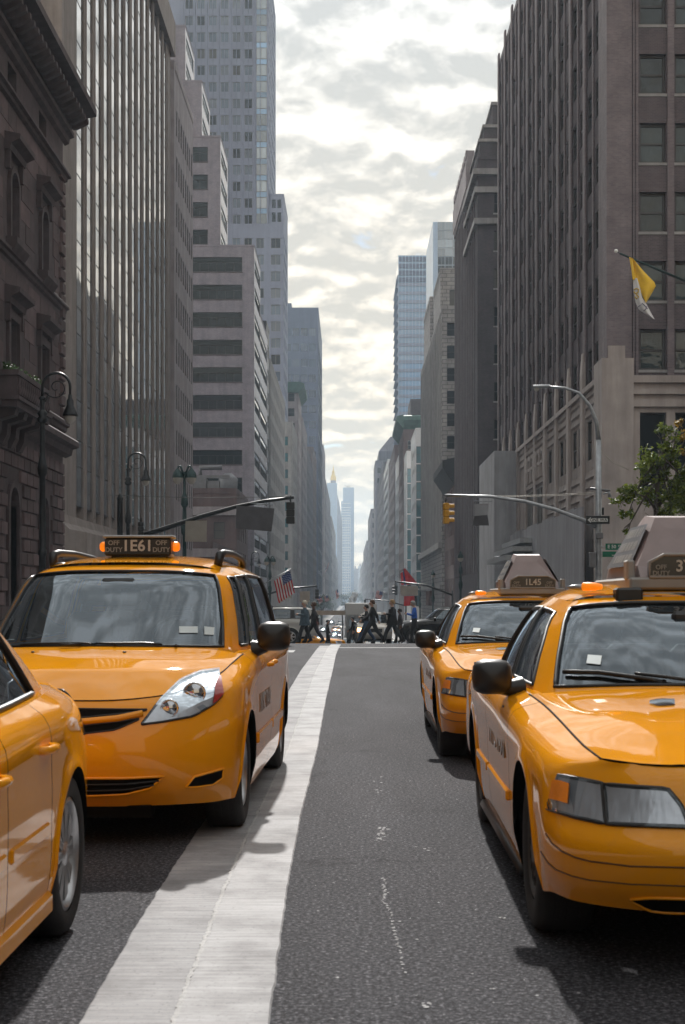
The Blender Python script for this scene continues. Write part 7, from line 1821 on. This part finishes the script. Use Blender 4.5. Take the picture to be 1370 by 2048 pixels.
    for a in np.linspace(0, math.pi * .62, 7):
        A.append([c + Vector(((.108 * math.cos(b) - .012) * math.sin(a) - .02 * (a / 2), .100 * math.sin(b) * math.sin(a), .115 * math.cos(a) - (.03 if math.cos(b) < -.1 and a > 1.4 else 0) + (.05 if math.cos(b) > .55 and a > 1.2 else 0))) * k for b in np.linspace(0, 2 * math.pi, 15)])
    hm.grid(A, 0, True); hm.build('hair', M[hair], r)
    if coat:
        cm = MB(); A = []
        for z, rx, ry in ((1.38, .15, .20), (1.2, .165, .20), (1.0, .19, .215), (.85, .215, .23), (.74, .24, .24)):
            A.append([Vector((rx * math.cos(b) * (1 + .04 * math.sin(5 * b)) + .01, ry * math.sin(b), z)) * k for b in np.linspace(0, 2 * math.pi, 17)])
        cm.grid(A, 0, True); cm.build('coat', M[top], r)
    return r
def at(x, D): return (Xat(x, D), D, zroad(D) + .005)
LFT, RGT = math.pi, 0.0
person(at(541, 66), LFT, 'dark-haired person in black half hidden behind the minivan', 1.78, 'coat_black', hair='hair_dark', skin='skin_dark')
person(at(610, 59), LFT, 'white-haired person in long blue-grey coat walking beside the silver car', 1.77, 'coat_teal', hair='hair_white', coat=True, arms='hold', stride=.22)
p3 = person(at(628, 59.6), LFT, 'dark-haired person in dark jacket striding with a shoulder bag', 1.72, 'jacket_dark', hair='hair_brown', stride=.36, skin='skin_dark')
bg = MB(); bg.bbox(-.05, .09, -.33, -.22, .80, 1.06, .03); bg.tube([(0, -.27, 1.05), (.02, -.20, 1.45), (.08, -.05, 1.47)], .012, 5)
hb = bg.build('shoulder_bag', M['bag_black'], None, loc=p3.location, rot=(0, 0, LFT)); tag(hb, 'black shoulder bag carried by the striding person in dark jacket', 'bag')
p4 = person(at(745, 58.6), LFT, 'person in black jacket and dark trousers striding past the headlights', 1.78, 'coat_black', hair='hair_brown', stride=.42, coat=False)
person(at(733, 59.8), LFT, 'person in black leaning forward just beyond the striding one, in blue jeans', 1.62, 'coat_black', 'jeans', 'hair_dark', stride=.34, arms='hold')
person(at(785, 58.8), LFT, 'fair-haired person in black jacket with hands raised before the chest', 1.80, 'coat_black', hair='hair_blond', stride=.34, arms='hold', coat=True)
p6 = person(at(829, 58.4), LFT, 'grey-haired person in bright blue shirt looking down at a phone', 1.75, 'shirt_blue', hair='hair_grey', stride=.10, arms='phone', look=1.0)
ph = MB().bbox(-.035, .035, -.006, .006, -.065, .065, .004).build('phone', M['bag_black'], None, loc=Vector(p6.location) + Vector((-.38, .0, 1.25)), rot=(.6, 0, 1.2)); tag(ph, 'black phone held by the person in blue shirt', 'phone')
person(at(800, 61.5), LFT, 'dark-haired shorter person behind the one in black jacket', 1.50, 'jacket_dark', hair='hair_dark', skin='skin_dark', stride=.2)
person(at(655, 92), RGT, 'small distant person in black standing before the turning yellow cab', 1.75, 'coat_black', stride=.1)
person(at(706, 86), LFT, 'distant person in black beside the van headlight', 1.75, 'coat_black', stride=.2)

# ================================================================== traffic beyond the crosswalk
def morph(spec, sx, sy, fz, green=None, **k):
    S = dict(spec); S['body'] = [[(x * sx, y * sy, fz(z)) for x, y, z in L] for L in spec['body']]
    S['green'] = green or [[(x * sx, y * sy, fz(z)) for x, y, z in L] for L in spec['green']]
    S['cowl'] = [(x * sx, y * sy, fz(z)) for x, y, z in spec['cowl']]
    if spec['deck']: S['deck_front'] = [(x * sx, y * sy, fz(z)) for x, y, z in spec['deck_front']]
    S['axles'] = tuple(a * sy for a in spec['axles']); S['length'] = spec['length'] * sy; S['halfw'] = spec['halfw'] * sx; S['track'] = spec['track'] * sx
    S['seams'] = tuple(a * sy for a in spec['seams'])
    c = dict(spec['cabin']); c['dash'] *= sy; c['rows'] = tuple(r_ * sy for r_ in c['rows']); c['z'] = fz(c['z']); c['seat'] = fz(c['seat']); c['w'] *= sx; S['cabin'] = c
    S.update(k); return S
fz = lambda z: z * 1.16 + .07
sg = [[(0, 1.42, 1.17), (.42, 1.47, 1.165), (.70, 1.6, 1.155), (.78, 1.75, 1.15), (.82, 2.1, 1.155), (.83, 2.7, 1.165), (.83, 3.4, 1.175), (.82, 4.2, 1.18), (.78, 4.62, 1.18), (.45, 4.74, 1.18), (0, 4.76, 1.18)],
      [(0, 1.74, 1.42), (.40, 1.78, 1.415), (.655, 1.9, 1.40), (.73, 2.02, 1.39), (.77, 2.3, 1.40), (.78, 2.75, 1.41), (.78, 3.4, 1.41), (.77, 4.15, 1.41), (.73, 4.53, 1.41), (.42, 4.64, 1.41), (0, 4.66, 1.41)],
      [(0, 2.05, 1.66), (.38, 2.08, 1.655), (.60, 2.17, 1.645), (.665, 2.28, 1.635), (.70, 2.5, 1.64), (.71, 2.8, 1.65), (.71, 3.4, 1.65), (.70, 4.1, 1.65), (.66, 4.42, 1.645), (.40, 4.52, 1.65), (0, 4.54, 1.65)],
      [(0, 2.14, 1.70), (.34, 2.17, 1.695), (.54, 2.25, 1.69), (.60, 2.36, 1.685), (.63, 2.55, 1.69), (.64, 2.82, 1.70), (.64, 3.4, 1.70), (.63, 4.05, 1.70), (.60, 4.34, 1.69), (.38, 4.43, 1.69), (0, 4.45, 1.69)]]
SUV = morph(CV, .955, .90, fz, sg, wheel='six', tyre_r=.37, rim_r=.24, zc=.37, arch=.42, gu=[(0, 2.2), (3.3, 4.75), (5.0, 6.2), (6.45, 7.7), (8.4, 10.0)], dark_from=2, roof_r=8, dense=4, nv=4, deck=None, cowl=[(x * .955, y * .9, fz(z)) for x, y, z in CV['cowl']])
SUV['seams'] = (1.46, 2.5, 3.1); SUV['panels'] = ['front_clip', 'front_door', 'rear_door', 'rear_clip']
def lights(root, sh, lit=None, a=(1.5, 3.7), v=(3.1, 3.95), tail=(13.2, 15.0), tv=(3.0, 4.2)):
    for s_ in (1, -1):
        g = ring_patch(sh, *a, *v, off=.012); g = g if s_ > 0 else mirror_pair(g); obj_grids('headlight', M['lamp_reflector'] if not (lit and s_ == lit[0]) else M[lit[1]], [g], root)
        g = ring_patch(sh, *tail, *tv, off=.012); g = g if s_ > 0 else mirror_pair(g); obj_grids('tail_lamp', M['red_lens'], [g], root)
def suv(label, loc, yaw, colour, lit=None, name='sport_utility_car'):
    r, b, sh = build_car(name, label, SUV, loc, yaw, colour, None, 'car', True); lights(r, sh, lit)
    door_mirror(r, (1.02, 1.92, 1.2), (.86, 1.95, 1.14), 1.0)
    for s_ in (1, -1):
        MB().tube([(s_ * .58, 2.6, 1.70), (s_ * .58, 2.66, 1.76), (s_ * .58, 4.1, 1.76), (s_ * .58, 4.16, 1.70)], .018, 6).build('roof_rail', M['car_black'], r)
        for y in (2.32, 3.0): MB().bbox(*sorted((s_ * .93, s_ * .965)), y - .1, y + .08, 1.02, 1.07, .01).build('door_handle', M['car_black'], r)
        MB().bbox(*sorted((s_ * .935, s_ * .96)), 1.5, 3.05, .60, .68, .01).build('side_moulding', M['car_black'], r)
    MB().box(-.4, .4, .03, .10, .72, .92).build('grille', M['car_black'], r)
    r.scale = (1.06, 1.06, 1.06)
    return r
suv('silver sport utility car crossing behind the pedestrians in front of the minivan', (Xat(637, 70) - 5.15, 71, zroad(71)), -math.pi / 2, 'silver_paint')
suv('black sport utility car with alloy wheels crossing beside the sedan taxis', (Xat(788, 70), 71, zroad(71)), -math.pi / 2, 'black_paint')
suv('beige sport utility car facing the crosswalk with one headlight glowing', (Xat(749, 80), 79.5, zroad(81)), 0, 'beige_paint', (-1, 'lamp_lit'))
# grey box truck
bt_ = empty('box_truck', (Xat(722, 98), 97, zroad(98)), 0, 'grey box truck standing behind the beige car', 'truck')
MB().bbox(-1.1, 1.1, 1.6, 6.5, .7, 3.1, .04).build('cargo_box', M['bright_wall'], bt_); MB().prism([(0, .6), (0, 1.3), (.35, 1.45), (.75, 2.25), (1.55, 2.3), (1.55, .6)], -1.0, 1.0, 0, 'x').build('cab', M['grey_paint'], bt_)
MB().add([(-.85, .36, 1.5), (.85, .36, 1.5), (.78, .73, 2.2), (-.78, .73, 2.2)], [(0, 1, 2, 3)]).build('windshield', M['car_glass_dark'], bt_)
ty, rim, bk = wheel_meshes('steel', .4, .25, .24)
for y in (.9, 5.2):
    for s_ in (1, -1):
        w0 = put('wheel', ty, bt_, (s_ * .85, y, .4), (0, 0, 0 if s_ > 0 else math.pi)); put('rim', rim, w0)
# turning yellow cab and queues of far cars
FAR = dict(CV); FAR.update(dense=4, nv=3)
def far_car(label, loc, yaw, colour, lit=None, spec=None, cat='car', name='distant_car'):
    r, b, sh = build_car(name, label, spec or FAR, loc, yaw, colour, None, cat, False); lights(r, sh, lit); return r
tc_ = far_car('yellow cab turning across the road beyond the pedestrians', (Xat(690, 110), 109, zroad(110)), math.pi / 2 - .25, 'taxi_yellow', None, None, 'taxi', 'distant_taxi')
MB().bbox(-.25, .25, 2.9, 3.1, 1.47, 1.6, .02).build('roof_box', M['lightbox'], tc_)
protos = {}
def clone(colour, loc, yaw, label, group, lit=None, spec=None):
    key = (colour, bool(lit), id(spec))
    if key not in protos:
        protos[key] = far_car(label, loc, yaw, colour, lit, spec); protos[key]['group'] = group; return
    c = copy_tree(protos[key]); c.location = loc; c.rotation_euler = (0, 0, yaw); c['label'] = label; c['group'] = group
rc = random.Random(21); lanes = (-5.9, -3.0, -.1, 2.9, 5.8)
names_c = {'white_paint': 'white', 'black_paint': 'black', 'silver_paint': 'silver', 'grey_paint': 'dark grey', 'taxi_yellow': 'yellow', 'dark_red_paint': 'dark red', 'blue_paint': 'dark blue'}
for i, D_ in enumerate((128, 150, 172, 196, 222, 250, 285, 325, 370, 430, 500)):
    for j, lx in enumerate(lanes):
        if rc.random() < .28 and D_ > 140: continue
        if D_ < 140 and j in (2, 3): continue
        col_ = rc.choice(list(names_c)); lit = (rc.choice((1, -1)), 'lamp_white_lit') if rc.random() < .4 else None
        clone(col_, (lx + rc.uniform(-.3, .3), D_ + rc.uniform(-4, 4), zroad(D_)), rc.uniform(-.02, .02), '%s car queued in the distant traffic%s' % (names_c[col_], ' with a headlight on' if lit else ''), 'distant queued %s cars%s' % (names_c[col_], ' with lights on' if lit else ''), lit)
# ------------------------------------------------------------------ air
hm = bpy.data.materials.new('haze'); hm.use_nodes = True
t = hm.node_tree; t.nodes.clear()
pv = t.nodes.new('ShaderNodeVolumePrincipled'); out = t.nodes.new('ShaderNodeOutputMaterial')
pv.inputs['Color'].default_value = (0.66, 0.83, 1.0, 1); pv.inputs['Density'].default_value = 0.00022; pv.inputs['Anisotropy'].default_value = 0.35
t.links.new(pv.outputs[0], out.inputs['Volume'])
hz = MB().box(-1450, 1450, -160, 4100, -10, 260).build('haze', hm)
tag(hz, 'thin blue haze filling the street canyon', 'haze', kind='stuff')
